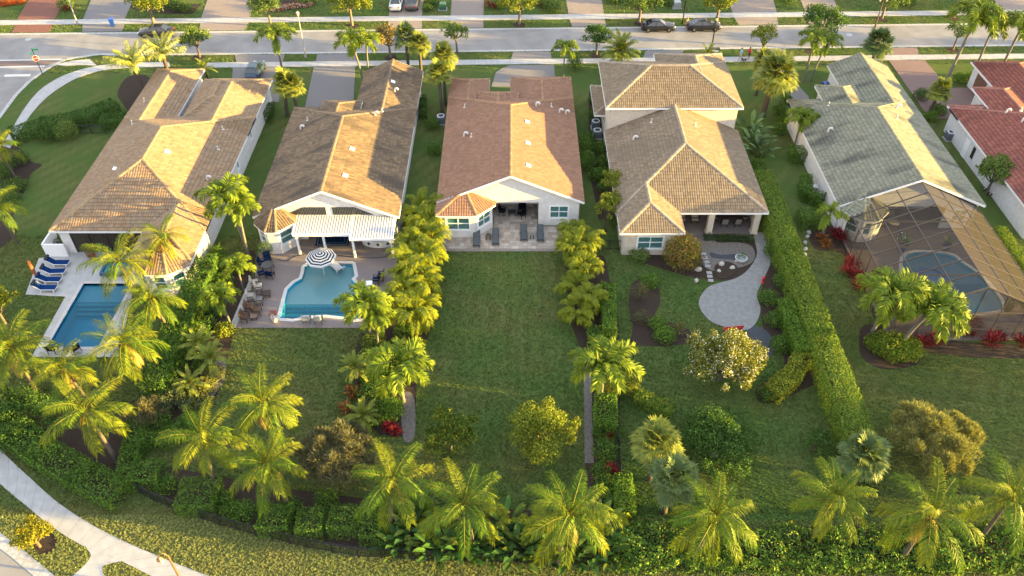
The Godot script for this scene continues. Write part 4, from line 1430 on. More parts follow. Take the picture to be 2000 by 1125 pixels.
func make_plants() -> void:
	make_library()
	var clusia := [lin(0.075, 0.16, 0.02), lin(0.10, 0.185, 0.025), lin(0.125, 0.20, 0.03)]
	var deep := [lin(0.05, 0.105, 0.022), lin(0.065, 0.125, 0.026), lin(0.08, 0.14, 0.034)]
	var gold := [lin(0.17, 0.20, 0.022), lin(0.13, 0.18, 0.022), lin(0.21, 0.215, 0.03)]
	var red := [lin(0.17, 0.016, 0.022), lin(0.11, 0.010, 0.018), lin(0.22, 0.03, 0.03)]
	var rust := [lin(0.22, 0.07, 0.02), lin(0.14, 0.03, 0.018), lin(0.20, 0.13, 0.03)]
	var grey := [lin(0.15, 0.15, 0.085), lin(0.19, 0.175, 0.09), lin(0.12, 0.12, 0.07)]
	var light := [lin(0.12, 0.18, 0.045), lin(0.16, 0.205, 0.045), lin(0.10, 0.155, 0.04)]

	# coconut palms
	var cg := "coconut palms in the gardens"
	palm("coconut", "coconut palm between the spa and the tan roofed house", Vector3(-33.56, 4.6, -52.63), Vector2(0.2, -0.3), 0.95, cg)
	palm("coconut", "coconut palm in front of the bay windows of the tan roofed house", Vector3(-30.62, 5.2, -55.36), Vector2(-0.3, 0.2), 0.92, cg)
	palm("coconut", "coconut palm beside the spa end of the long pool", Vector3(-29.21, 5, -47.75), Vector2(-0.2, -0.1), 0.88, cg)
	palm("coconut", "coconut palm with a bare leaning trunk at the foot of the long pool", Vector3(-29.38, 5.4, -42.27), Vector2(-0.2, -0.5), 0.95, cg)
	palm("coconut", "coconut palm with an orange brown trunk beside the small lawn by the long pool", Vector3(-38.02, 4.8, -42.41), Vector2(-0.4, 0.1), 0.95, cg)
	palm("coconut", "coconut palm behind the two chairs at the long pool's end", Vector3(-33.54, 4.4, -40.59), Vector2(0.1, 0.2), 0.9, cg)
	palm("coconut", "largest coconut palm, standing in the bed behind the corner hedge", Vector3(-29.73, 5.4, -35.9), Vector2(-0.6, -0.7), 1.08, cg)
	palm("coconut", "coconut palm between the two square clipped hedge blocks near the path", Vector3(-20.76, 5.6, -33.3), Vector2(0.1, 0.1), 0.98, cg)
	palm("coconut", "coconut palm over the lower lawn of the brown roofed house", Vector3(-17.44, 5.6, -36.38), Vector2(0.2, 0.0), 0.95, cg)
	palm("coconut", "coconut palm beside the grey feathery bush above the black fence", Vector3(-16.09, 5.4, -31.39), Vector2(-0.1, 0.1), 1.0, cg)
	palm("coconut", "coconut palm between the grey feathery bush and the paddle leaf plants", Vector3(-7.63, 5.8, -29.79), Vector2(0.1, 0.1), 1.0, cg)
	palm("coconut", "coconut palm rising out of the paddle leaf plants", Vector3(-3.04, 5.6, -28.31), Vector2(-0.1, 0.0), 0.98, cg)
	palm("coconut", "coconut palm at the bottom of the central lawn beside the clipped hedge", Vector3(3.51, 6, -27.23), Vector2(0.1, -0.1), 1.1, cg)
	palm("coconut", "coconut palm beside the grey green cabbage palms over the boundary hedge", Vector3(12.46, 5.6, -27.33), Vector2(0.1, 0.2), 0.9, cg)
	palm("coconut", "coconut palm in front of the low cabbage palm over the boundary hedge", Vector3(20.18, 5.8, -28.55), Vector2(0.0, 0.1), 0.98, cg)
	palm("coconut", "coconut palm with brown hanging fronds below the wispy gold bush", Vector3(25.73, 5.9, -27.39), Vector2(-0.1, 0.1), 1.08, cg)
	palm("coconut", "coconut palm rising from the boundary hedge past the wispy gold bush", Vector3(31.06, 5.9, -28.48), Vector2(0.2, 0.0), 1.0, cg)
	palm("coconut", "coconut palm above the flower bed beside the corner lawn", Vector3(-48.17, 4.4, -60.88), Vector2.ZERO, 0.85, cg)
	palm("coconut", "coconut palm at the bend of the corner sidewalk", Vector3(-52.63, 4.2, -71.34), Vector2.ZERO, 0.8, cg)

	# foxtail and royal palms
	var fg := "foxtail palms"
	palm("foxtail", "foxtail palm with twin trunks between the tan and the brown roofed houses' bays", Vector3(-26.06, 6, -60.05), Vector2(-0.5, 0.1), 1.2, fg, 12)
	palm("foxtail", "foxtail palm with leaning trunk joined to its neighbour beside the tan house", Vector3(-24.74, 5.6, -59.04), Vector2(0.3, 0.0), 1.0, fg, 11)
	palm("foxtail", "low foxtail palm beside the hedge and the brick pool deck", Vector3(-24.37, 3.6, -49.36), Vector2(-0.2, 0.0), 0.8, fg, 12)
	palm("foxtail", "short foxtail palm beside the furniture on the brick pool deck", Vector3(-24.25, 2.9, -54.05), Vector2.ZERO, 0.72, fg, 12)
	palm("foxtail", "foxtail palm at the corner of the turquoise pool", Vector3(-11.99, 4.2, -47.81), Vector2(-0.1, 0), 1.1, fg, 13)
	palm("foxtail", "foxtail palm hiding the corner of the brick pool deck", Vector3(-10.98, 3.6, -46.82), Vector2(0.2, 0), 0.8, fg, 11)
	palm("foxtail", "foxtail palm with straight trunk on the strip between brick pool and central lawn", Vector3(-8.56, 4.2, -41.12), Vector2(0, 0), 1.3, fg, 13)
	palm("foxtail", "foxtail palm with pale straight trunk beside the central lawn and the clipped hedge", Vector3(6.88, 4.6, -40.77), Vector2(0, 0), 1.28, fg, 13)
	palm("foxtail", "foxtail palm with a ringed trunk in front of the screened pool", Vector3(30.76, 5, -48.17), Vector2(0.4, -0.2), 1.4, fg, 18)
	palm("foxtail", "foxtail palm leaning away from its twin in front of the screened pool", Vector3(33.7, 4.6, -46.8), Vector2(1.5, -0.2), 1.35, fg, 17)
	palm("foxtail", "small foxtail palm with few fronds and a slim trunk at the screen corner", Vector3(30.14, 3, -61.46), Vector2(0.1, 0), 0.85, fg, 6)
	palm("foxtail", "bushy foxtail palm beside the entry of the grey green roofed house", Vector3(31.53, 3.6, -77.66), Vector2.ZERO, 0.85, fg, 13)
	var rg := "palms beside the street"
	palm("foxtail", "palm with drooping green fronds beside the plain street pole", Vector3(-28.81, 5.4, -93.69), Vector2.ZERO, 1.2, rg, 11)
	palm("foxtail", "palm leaning over the drive of the brown roofed house", Vector3(-19.12, 6, -91.08), Vector2(-0.8, 0), 1.1, rg, 10)
	palm("foxtail", "green palm standing next to the leaning palm over the drive", Vector3(-17.56, 5.4, -92.05), Vector2(0.2, 0), 1.0, rg, 10)
	palm("foxtail", "palm with bright green fronds in the trio at the grey green house's drive", Vector3(36.4, 5.6, -92.45), Vector2(-0.1, 0), 1.1, rg, 10)
	palm("foxtail", "palm with a curved slim trunk in the trio at the grey green house's drive", Vector3(38.41, 5, -92.88), Vector2(0.9, 0), 0.95, rg, 8)
	palm("foxtail", "tall royal palm with a pale smooth trunk beside the red roofed house", Vector3(53.38, 9.6, -89.84), Vector2(0.6, 0), 1.5, rg, 14, "royal_palm")
	palm("foxtail", "royal palm at the street corner of the red roofed house", Vector3(59.72, 8, -90.9), Vector2(0.3, 0), 1.3, rg, 13, "royal_palm")
	palm("foxtail", "royal palm half hidden behind the tall pale trunked royal palm", Vector3(58.24, 6.6, -93.93), Vector2(0.0, 0), 1.1, rg, 11, "royal_palm")
	palm("areca" if false else "foxtail", "young staked palm with a thin double trunk on the verge of the terracotta house", Vector3(6.44, 4.2, -93.02), Vector2.ZERO, 0.8, rg, 12)
	palm("date", "low spreading palm beside the two walkers", Vector3(24.93, 1.6, -96.45), Vector2.ZERO, 0.75, rg, 18)
	palm("date", "dense golden date palm in front of the two storey house", Vector3(13.48, 3.2, -94.36), Vector2.ZERO, 1.25, rg)
	palm("arching", "pale arching palm with a crossed trunk in the front bed of the corner lawn", Vector3(-44.12, 4.6, -87.4), Vector2(-0.2, 0), 1.1, rg, 22)
	palm("arching", "pale arching palm nearest the street tree by the black sedan", Vector3(-41.75, 4.6, -90.47), Vector2.ZERO, 1.05, rg, 20)
	palm("date", "small green palm beside the garage wing of the tan roofed house", Vector3(-38.29, 1.5, -93.23), Vector2.ZERO, 0.7, rg, 20)

	# cabbage palms
	var sg := "cabbage palms"
	palm("fan", "cabbage palm with a blue green head at the drive of the brown roofed house", Vector3(-13, 5.4, -93.97), Vector2.ZERO, 1.1, sg)
	palm("fan", "cabbage palm with a yellow green head next to the blue green one", Vector3(-11.41, 4.6, -93.7), Vector2.ZERO, 1.05, sg, 0, "", true)
	palm("fan", "taller cabbage palm of the pair between brown and terracotta roofs", Vector3(-7.88, 6.4, -86.89), Vector2(0.1, 0), 1.1, sg, 0, "", true)
	palm("fan", "lower cabbage palm of the pair between brown and terracotta roofs", Vector3(-8.39, 5.4, -84.88), Vector2(-0.1, 0), 1.05, sg, 0, "", true)
	palm("fan", "round headed cabbage palm beside the brown house's drive", Vector3(-25.96, 4.4, -84.36), Vector2(0.5, 0), 1.15, sg, 0, "", true)
	palm("fan", "cabbage palm touching the round headed one beside the brown house's drive", Vector3(-25.11, 4.2, -84.01), Vector2(0.0, 0), 1.05, sg, 0, "", true)
	palm("fan", "broad shaggy cabbage palm with a thick trunk between the cream and the grey green houses", Vector3(29.86, 5.8, -83.88), Vector2(0.5, 0.1), 1.75, sg, 44, "", true)
	palm("fan", "yellowish cabbage palm behind the broad shaggy one", Vector3(29.82, 4.6, -89.18), Vector2.ZERO, 1.0, sg, 0, "", true)
	palm("fan", "dense blue green cabbage palm at the street end of the grey green roof", Vector3(46.08, 3.4, -96.18), Vector2.ZERO, 1.35, sg, 44)
	palm("fan", "small cabbage palm with orange fruit beside the pink paved drive", Vector3(49.53, 3.2, -84.65), Vector2(0.3, 0), 1.0, sg, 0, "", true)
	palm("fan", "cabbage palm with straw coloured upper leaves beside the dark spreading bush", Vector3(9.91, 4.6, -33.88), Vector2.ZERO, 1.15, sg, 0, "", true)
	palm("fan", "grey green cabbage palm leaning beside the straw coloured one", Vector3(10.8, 4.2, -31.26), Vector2(0.2, 0.0), 1.15, sg)
	palm("fan", "low grey green cabbage palm between the dark shrub and the wispy gold bush", Vector3(24.76, 2.6, -34.14), Vector2.ZERO, 1.25, sg)
	palm("date", "dark green palm at the top of the bed beside the brown house's lower lawn", Vector3(-25.29, 2.2, -45.3), Vector2.ZERO, 0.8, sg, 22)
	palm("date", "dark green palm with a bent trunk in the bed beside the brown house's lower lawn", Vector3(-23.77, 2.4, -43.55), Vector2(0.3, 0), 0.75, sg, 22)
	palm("date", "low green palm beside the rust coloured plant near the fence", Vector3(-25.06, 1.6, -41.7), Vector2.ZERO, 0.65, sg, 20)
	palm("date", "low dark palm on the lawn edge below the turquoise pool", Vector3(-12.39, 1.8, -43.12), Vector2.ZERO, 0.72, sg, 20)
	palm("date", "low dark palm behind the grey feathery bush", Vector3(-11.24, 1.5, -38.55), Vector2.ZERO, 0.72, sg, 20)

	# rows of areca palms on the two lot lines
	var ag := "areca palms in the row beside the terracotta house's patio"
	var k := 0
	for q in [Vector2(-8.38, -63.81), Vector2(-8.79, -62.75), Vector2(-8.46, -61.9), Vector2(-7.75, -58.95), Vector2(-9.13, -58.35), Vector2(-8.13, -56.02), Vector2(-9.17, -54.75), Vector2(-8.03, -53.12), Vector2(-9.12, -51.79), Vector2(-8.08, -50), Vector2(-8.02, -62.03), Vector2(-8.43, -48.75)]:
		areca_clump("golden areca palm clump in the dense row between brick pool deck and central lawn", q, rr(3.5, 4.3), 1.3, 26, ag)
	ag = "areca palms in the row beside the two storey house"
	for q in [Vector2(5.85, -60.73), Vector2(6.67, -58.44), Vector2(5.58, -57.7), Vector2(6.48, -55.31), Vector2(5.87, -52.91), Vector2(6.66, -51.16), Vector2(5.61, -49.89)]:
		areca_clump("golden areca palm clump in the shorter row between central lawn and shrub garden", q, rr(2.8, 3.5), 1.2, 26, ag)
	for q in [Vector2(9.82, -66.69), Vector2(9.89, -63.98), Vector2(9.19, -62.6)]:
		tree("yellow green bush against the side of the two storey house", q, rr(3.6, 4.4), 1.3, gold, "bushes beside the two storey house", "tall_shrub", 90.0, 0.16, 6, 0.3, Color(0.2, 0.17, 0.12), 0.9)

	# trees with leafy crowns
	tree("round tree covered in small white blossom beside the red bench", Vector2(16.76, -43.4), 4.6, 3.0, [lin(0.15, 0.16, 0.02), lin(0.10, 0.13, 0.02), lin(0.19, 0.18, 0.025), lin(0.12, 0.14, 0.02), lin(0.17, 0.17, 0.02), lin(0.6, 0.55, 0.45)], "", "blossom_tree", 70.0, 0.17, 14, 0.2, Color(0.24, 0.2, 0.16), 0.75)
	shrub("round clipped copper and gold shrub in front of the cream house's window", Vector2(15.81, -57.52), 1.75, 3.2, [lin(0.20, 0.16, 0.03), lin(0.13, 0.15, 0.03), lin(0.26, 0.12, 0.05), lin(0.10, 0.12, 0.03)], "", "shrub", 0.17, 110.0, 1.1)
	tree("golden leaved small tree alone on the central lawn's lower end", Vector2(2.36, -36.38), 4.2, 2.5, gold, "", "tree", 70.0, 0.17, 12, 0.25)
	tree("dark green small tree with yellow tips on the central lawn", Vector2(-4.5, -36.47), 3.8, 2.1, [lin(0.06, 0.11, 0.02), lin(0.08, 0.13, 0.02), lin(0.17, 0.18, 0.02)], "", "tree", 70.0, 0.17, 10, 0.25)
	tree("broad dark spreading bush with bare white twigs beside the cabbage palms", Vector2(14.99, -36.01), 3.0, 2.8, deep, "", "tree", 60.0, 0.17, 14, 0.2, Color(0.4, 0.38, 0.35), 0.5)
	tree("wispy gold bush on the lawn of the grey green roofed house", Vector2(30.56, -35.92), 3.8, 3.0, [lin(0.27, 0.26, 0.09), lin(0.33, 0.30, 0.10), lin(0.20, 0.21, 0.08)], "", "tall_shrub", 36.0, 0.15, 22, 0.15, Color(0.3, 0.25, 0.18), 0.6, 1.4, false, 0.9)
	tree("grey feathery bush above the black fence", Vector2(-12.34, -34.31), 4.0, 2.7, grey, "", "tall_shrub", 26.0, 0.16, 20, 0.15, Color(0.33, 0.28, 0.22), 0.65, 1.4, false, 0.9)
	tree("small dark shrub beside the lower end of the tall lot line hedge", Vector2(22.52, -36.47), 1.8, 1.2, deep, "", "tree", 70.0, 0.15, 7, 0.2)
	tree("leafy green tree against the white side of the red roofed house", Vector2(49.18, -68.87), 4.2, 1.9, light, "", "tree", 70.0, 0.18, 10, 0.35)
	tree("small pyramid shaped yellow tree in a mulch ring beside the curved path", Vector2(-31.83, -28.59), 2.6, 1.25, [lin(0.24, 0.21, 0.02), lin(0.19, 0.19, 0.02)], "", "tree", 100.0, 0.15, 8, 0.25, Color(0.3, 0.2, 0.15), 0.95)
	tree("dark bushy tree mass behind the corner hedge", Vector2(-38.09, -38.85), 2.8, 2.8, deep, "", "tree", 50.0, 0.17, 12, 0.2, Color(0.2, 0.17, 0.13), 0.6)
	tree("yellow leaved tree at the edge of the long pool's deck", Vector2(-43.46, -49.32), 4.4, 1.7, gold, "", "tree", 80.0, 0.18, 9, 0.4)
	tree("silvery loose shrub below the big coconut palm", Vector2(-28.08, -38.85), 1.9, 1.7, grey, "", "tall_shrub", 60.0, 0.15, 9, 0.2, Color(0.3, 0.26, 0.2), 0.7, 1.4, false, 0.9)
	tree("silvery green shrub in the bed by the long hedge", Vector2(-26.33, -40.86), 1.6, 1.5, [lin(0.08, 0.11, 0.05), lin(0.12, 0.13, 0.06)], "", "tall_shrub", 60.0, 0.15, 9, 0.2, Color(0.3, 0.26, 0.2), 0.7, 1.2, false)

	# street trees
	var tg := "trees along the far verge of the street"
	for q in [[Vector2(-50.34, -109.35), 5.0, 2.6, 0.42, gold, "street tree with a forked trunk behind the black sedan"], [Vector2(-33.55, -108.21), 4.6, 2.0, 0.5, light, "street tree beside the bed of white and red flowers"], [Vector2(-22.32, -108.54), 5.0, 2.3, 0.5, gold, "street tree in a round mulch ring before the silver car's drive"], [Vector2(1, -109.03), 4.8, 2.2, 0.45, gold, "street tree with pale spreading limbs opposite the terracotta house"], [Vector2(17.85, -109.52), 4.8, 2.3, 0.4, light, "street tree beside the first black parked car"], [Vector2(28.66, -109.19), 5.0, 2.4, 0.45, gold, "street tree beside the second black parked car"], [Vector2(52.42, -110.85), 4.6, 2.2, 0.4, light, "street tree near the double lantern post"], [Vector2(62.72, -111.18), 5.4, 2.2, 0.5, gold, "street tree behind the royal palm"]]:
		tree(q[5], q[0], q[1], q[2] * 1.2, q[4], tg, "street_tree", 44.0, 0.24, 10, q[3], Color(0.33, 0.27, 0.22), 0.6, 1.0, false)
	tg = "trees along the verge before the houses"
	for q in [[Vector2(-40.96, -99.07), 3.9, 1.7, 0.42, light, "small street tree in a mulch ring behind the tan roofed house"], [Vector2(-15.91, -99.07), 4.2, 1.9, 0.4, [lin(0.24, 0.16, 0.06), lin(0.2, 0.16, 0.05)], "sparse brown leaved street tree beside the cabbage palms"], [Vector2(-7.25, -100.37), 4.0, 1.5, 0.5, light, "small round headed street tree behind the terracotta house"], [Vector2(11.13, -99.79), 3.8, 1.7, 0.5, deep, "thin young street tree beside the golden date palm"], [Vector2(40.35, -101.25), 5.8, 2.4, 0.4, deep, "dark leaved street tree behind the palm trio"], [Vector2(32.57, -99.07), 4.2, 1.5, 0.4, gold, "yellow leaved tree beside the two walkers"], [Vector2(58.68, -101.25), 3.6, 1.3, 0.5, light, "thin young street tree near the royal palm"]]:
		tree(q[5], q[0], q[1], q[2] * 1.2, q[4], tg, "street_tree", 44.0, 0.24, 10, q[3], Color(0.33, 0.27, 0.22), 0.6, 1.0, false)

	# hedges
	hedge("very long tall clipped hedge between the cream and the grey green houses", [Vector2(25.6, -69.0), Vector2(25.45, -58.0), Vector2(25.3, -47.0), Vector2(25.2, -35.6)], 2.1, 2.6, [lin(0.09, 0.17, 0.025), lin(0.13, 0.195, 0.03), lin(0.17, 0.21, 0.03)], 120.0, 0.14, "", "hedge", 0.07)
	hedge("rounded lower hedge against the cream house's side of the long hedge", [Vector2(23.7, -51.0), Vector2(23.8, -45.0)], 1.4, 2.0, clusia, 100.0, 0.15)
	hedge("tall hedge between the long pool and the brown roofed house's garden", [Vector2(-27.76, -56.14), Vector2(-27.79, -52.36), Vector2(-27.89, -48.55), Vector2(-27.98, -44.47), Vector2(-27.91, -41.51)], 1.9, 2.3, deep + clusia, 95.0, 0.14)
	hedge("hedge beside the yellow patch of ground cover below the long pool's palms", [Vector2(-27.48, -51.47), Vector2(-27.28, -47.73)], 1.5, 1.3, gold + clusia, 95.0, 0.14)
	hedge("wide clipped hedge following the curved path at the corner", [Vector2(-37.44, -37.75), Vector2(-34.49, -35.75), Vector2(-30.94, -33.84), Vector2(-27.65, -32.27)], 2.2, 1.5, deep + clusia, 100.0, 0.13)
	hedge("clipped hedge running up from the corner hedge past the largest palm", [Vector2(-27.42, -32.84), Vector2(-27.8, -35.9), Vector2(-28.27, -38.73)], 1.3, 1.5, deep + clusia, 95.0, 0.13)
	for q in [[Vector2(-25.96, -33.62), 2.0, "clipped hedge block at the end of the black fence"], [Vector2(-21.77, -31.85), 2.6, "widest clipped hedge block along the black fence"], [Vector2(-16.08, -29.99), 2.1, "clipped hedge block under the palm by the grey feathery bush"], [Vector2(-13.63, -29.68), 1.8, "low clipped hedge block behind the middle of the black fence"], [Vector2(-11.44, -29.85), 1.9, "clipped hedge block in front of the grey feathery bush"], [Vector2(-9.35, -29.2), 1.7, "bright clipped hedge block where the fence disappears"]]:
		hedge(q[2], [q[0] - Vector2(q[1] * 0.5, 0.1), q[0] + Vector2(q[1] * 0.5, -0.1)], q[1] * 0.95, 1.7, deep + clusia, 110.0, 0.12, "clipped hedge blocks along the fence")
	hedge("long leafy boundary hedge along the sunlit verge", [Vector2(7.2, -28.2), Vector2(14.0, -28.0), Vector2(21.0, -27.9), Vector2(28.0, -27.9), Vector2(37.0, -28.1)], 2.7, 1.6, clusia + deep + [lin(0.18, 0.20, 0.03)], 80.0, 0.2, "", "hedge", 0.45)
	hedge("clipped hedge on the lot line beside the areca row's end", [Vector2(8.5, -53.14), Vector2(8.17, -47.45)], 1.1, 1.9, clusia, 110.0, 0.15)
	hedge("small clipped hedge block below the areca row", [Vector2(6.93, -48.44), Vector2(6.94, -46.76)], 1.1, 1.2, deep + clusia, 110.0, 0.14)
	hedge("clipped hedge column below the pale trunked foxtail palm", [Vector2(7.24, -40.64), Vector2(7.01, -37.83)], 1.7, 1.7, clusia, 110.0, 0.14)
	hedge("clipped leafy hedge beside the straw coloured cabbage palm", [Vector2(7.86, -33.53), Vector2(7.78, -30.64)], 1.3, 1.4, clusia, 110.0, 0.15)
	hedge("low diagonal clipped hedge on the lawn behind the white blossom tree", [Vector2(9.72, -41.13), Vector2(12.26, -39.61)], 1.1, 1.2, gold + clusia, 110.0, 0.13)
	hedge("curved golden hedge against the foot of the long hedge", [Vector2(20.4, -41.32), Vector2(22.19, -42.91), Vector2(24.08, -45.4), Vector2(25.21, -48.03)], 1.5, 1.6, gold, 110.0, 0.15)
	hedge("dark square hedge at the foot of the curved golden hedge", [Vector2(19.77, -41.84), Vector2(20.2, -41.06)], 1.0, 1.2, deep, 110.0, 0.13)
	hedge("dark curved hedge along the corner lawn", [Vector2(-55.7, -78.73), Vector2(-53.23, -80.79), Vector2(-49.86, -82.01), Vector2(-47.69, -84.07), Vector2(-46.95, -85.01)], 2.0, 1.6, deep, 90.0, 0.15)
	hedge("box clipped hedge beside the tan roofed house's front corner", [Vector2(-47.03, -81.79), Vector2(-44.47, -82.01)], 2.0, 1.5, deep, 95.0, 0.14)
	for q in [[[Vector2(28.21, -63.55), Vector2(30.07, -63.55)], "rectangular clipped hedge beside the grey green roofed house"], [[Vector2(30.57, -70.2), Vector2(30.03, -67.75), Vector2(31.23, -66.62)], "low curved hedge around the pool equipment by the white side wall"], [[Vector2(31.11, -75.66), Vector2(31.05, -74.16)], "dark round topped hedge at the grey green house's side wall"]]:
		hedge(q[1], q[0], 1.9 if q[0].size() == 2 else 1.1, 1.6, deep + clusia, 105.0, 0.13)
	hedge("leafy hedge between the screened pool and the red roofed house", [Vector2(46.9, -61.5), Vector2(46.9, -52.0)], 1.1, 1.5, clusia + gold, 100.0, 0.15)
	hedge("unseen tall lot line hedge added to shade the lawn by the screened pool", [Vector2(47.6, -50.5), Vector2(47.6, -40.0), Vector2(47.4, -30.0)], 1.8, 3.3, clusia, 60.0, 0.16)  # stands beyond the frame, added to keep the lawns in shade
	hedge("low green hedge along the shaded side of the tan roofed house", [Vector2(-28.62, -85.46), Vector2(-28.57, -82.8)], 1.2, 1.3, deep, 100.0, 0.14)
	hedge("narrow hedge along the wall of the brown roofed house", [Vector2(-10.67, -87.26), Vector2(-10.37, -83.48)], 0.8, 1.2, deep, 100.0, 0.14)
	for q in [[Vector2(10.33, -86.85), 0.9, 1.9], [Vector2(9.76, -83.34), 0.9, 1.7], [Vector2(7.93, -76.33), 1.1, 2.2], [Vector2(7.84, -73.35), 1.1, 2.2], [Vector2(9.74, -76.33), 0.9, 1.5], [Vector2(9.71, -73.84), 0.8, 1.3]]:
		shrub("dark green shrub in the side yard of the two storey house", q[0], q[1], q[2], deep + clusia, "side yard shrubs of the two storey house")
	shrub("egg shaped clipped green shrub behind the young staked palm", Vector2(8.01, -95.84), 1.0, 2.2, deep + clusia)
	shrub("round dark shrub at the end of the pink paved drive", Vector2(49.46, -88.07), 0.95, 1.5, deep)
	for q in [Vector2(48.79, -83.34), Vector2(50.27, -84.84), Vector2(55.77, -92.5), Vector2(57.48, -92.76), Vector2(32.75, -80.34), Vector2(32.79, -81.65)]:
		shrub("low bushy green shrub beside the drive of the red roofed house" if q.x > 45.0 else "bushy shrub beside the entry palm of the grey green roofed house", q, rr(0.8, 1.1), rr(0.8, 1.2), clusia, "shrubs by the drives")
	shrub("pointed bright green shrub before the dark curved hedge", Vector2(-50.24, -79.47), 1.3, 2.0, light, "shrubs before the curved hedge")
	shrub("darker pointed shrub before the dark curved hedge", Vector2(-52.3, -79.26), 1.2, 1.6, deep, "shrubs before the curved hedge")
	for q in [[Vector2(-54.41, -73.35), 1.1, 1.2], [Vector2(-53.28, -74.53), 0.9, 1.5], [Vector2(-52, -69.59), 1.4, 1.0], [Vector2(-51.42, -67.36), 1.2, 0.8], [Vector2(-54.09, -71.44), 1.2, 1.6]]:
		shrub("green bush in the bed beside the corner house lawn", q[0], q[1], q[2], light + deep, "bushes in the corner house bed")
	shrub("pair of bright green domed shrubs, the rear one", Vector2(12.49, -54.68), 0.85, 1.2, clusia, "domed shrubs in the mulch beds")
	shrub("bright green domed shrub before the spiky yellow plant", Vector2(12.57, -49.32), 0.85, 1.0, clusia, "domed shrubs in the mulch beds")
	shrub("bright green domed shrub at the mulch bed's lower corner", Vector2(12.92, -47.98), 0.95, 1.1, clusia, "domed shrubs in the mulch beds")
	shrub("loose twiggy shrub in the narrow mulch bed", Vector2(11.35, -52.85), 0.8, 1.9, [lin(0.08, 0.1, 0.04), lin(0.11, 0.1, 0.05)], "domed shrubs in the mulch beds", "shrub", 0.12, 60.0)
	shrub("loose low shrub in the narrow mulch bed", Vector2(11.21, -50.07), 0.8, 1.1, [lin(0.08, 0.1, 0.04), lin(0.12, 0.1, 0.05)], "domed shrubs in the mulch beds", "shrub", 0.12, 70.0)
	shrub("feathery green shrub below the cream house's window", Vector2(11.99, -58.48), 1.0, 1.1, light)
	for q in [[Vector2(24.65, -58.86), 0.9, 1.5], [Vector2(22.8, -52.52), 0.9, 1.2], [Vector2(22.71, -49.82), 0.9, 1.1], [Vector2(24.67, -54.55), 1.0, 1.5], [Vector2(25.42, -56.66), 1.0, 1.7], [Vector2(22.58, -46.91), 1.0, 1.0]]:
		shrub("green shrub in the bed beside the round garden terrace", q[0], q[1], q[2], deep + clusia, "shrubs beside the round garden terrace")
	for q in [[Vector2(31.62, -46.33), 1.5, 1.7], [Vector2(32.69, -46.33), 1.3, 1.5], [Vector2(30.75, -46.91), 1.2, 1.4]]:
		shrub("golden green leafy shrub at the foot of the twin foxtail palms", q[0], q[1], q[2], gold + clusia, "shrubs under the twin foxtail palms", "shrub", 0.18)
	shrub("clipped round shrub on the planted strip above the rust red plant", Vector2(-9.09, -48.4), 0.95, 1.4, clusia)
	shrub("clipped egg shaped shrub at the foot of the straight trunked foxtail palm", Vector2(-9.21, -39.75), 0.95, 1.7, clusia)
	shrub("dark clipped round shrub between two dark red plants", Vector2(6.91, -36.01), 1.0, 1.3, deep + clusia)
	shrub("dark leafy shrub below the rust coloured croton", Vector2(-11.28, -41.64), 1.0, 1.2, deep)
	shrub("variegated yellow shrub below the corner of the brick pool deck", Vector2(-11.65, -47.2), 1.1, 1.1, gold + deep)
	shrub("golden grassy tuft beside the low foxtail palm", Vector2(-24.55, -48.71), 0.8, 0.9, gold, "", "ornamental_grass", 0.2, 120.0)
	shrub("golden leaved shrub below the yellow foxtail trunks", Vector2(7.75, -42.17), 1.1, 1.9, gold, "", "shrub", 0.15, 110.0)
	shrub("shrub clipped round beside the lawn's leaning foxtail palm", Vector2(9.18, -42.17), 0.9, 1.9, gold)
	for q in [Vector2(-28.9, -49.32), Vector2(-29.09, -47.8), Vector2(-29.02, -51.22)]:
		shrub("patch of yellow green ground cover beside the tall hedge", q, 1.1, 0.8, gold + clusia, "yellow ground cover beside the tall hedge")
	for q in [Vector2(-24.35, -42.43), Vector2(-24.8, -41.12), Vector2(-24.1, -43.78)]:
		shrub("yellow tipped shrub at the lawn edge below the dark palms", q, 0.9, 0.9, gold + grey, "shrubs below the dark palms")
	for q in [Vector2(-10.6, -43.78), Vector2(-9.82, -42.43), Vector2(-10.64, -42.43), Vector2(-11.36, -43.24), Vector2(-9.97, -40.86), Vector2(-10.35, -39.35), Vector2(-10.95, -39.1), Vector2(-8.7, -43.51), Vector2(-10.96, -45.75), Vector2(-10.26, -46.33), Vector2(-11.85, -45.46)]:
		shrub("leafy green shrub on the planted strip below the brick pool deck", q, rr(0.7, 1.0), rr(0.8, 1.3), clusia + deep, "leafy shrubs below the brick pool deck")
	for q in [Vector2(7.48, -46.33), Vector2(8.33, -46.33), Vector2(7.8, -47.62), Vector2(8.18, -44.62), Vector2(7.21, -44.62), Vector2(7.76, -37.88), Vector2(6.66, -37.65), Vector2(6.51, -34.44), Vector2(6.54, -33.35), Vector2(6.88, -32.29)]:
		shrub("leafy green shrub on the strip between central lawn and shrub garden", q, rr(0.6, 0.85), rr(0.7, 1.2), clusia + deep, "leafy shrubs between central lawn and shrub garden")
	for q in [Vector2(-25.87, -51.22), Vector2(-26.25, -49.32), Vector2(-26.06, -54.55), Vector2(-25.27, -57.02), Vector2(-26.57, -48.1), Vector2(-26.71, -46.33), Vector2(-27.47, -44.62), Vector2(-27.42, -42.43), Vector2(-26.04, -41.9), Vector2(-27.74, -40.86), Vector2(-25.37, -44.62), Vector2(-27.1, -38.85), Vector2(-25.67, -37.41), Vector2(-27.25, -36.94), Vector2(-24.55, -38.85), Vector2(-26.8, -57.38), Vector2(-27.91, -58.86), Vector2(-27.8, -56.66)]:
		shrub("leafy green shrub under the palms between the two pools", q, rr(0.8, 1.2), rr(0.8, 1.5), clusia + deep, "leafy shrubs between the two pools")
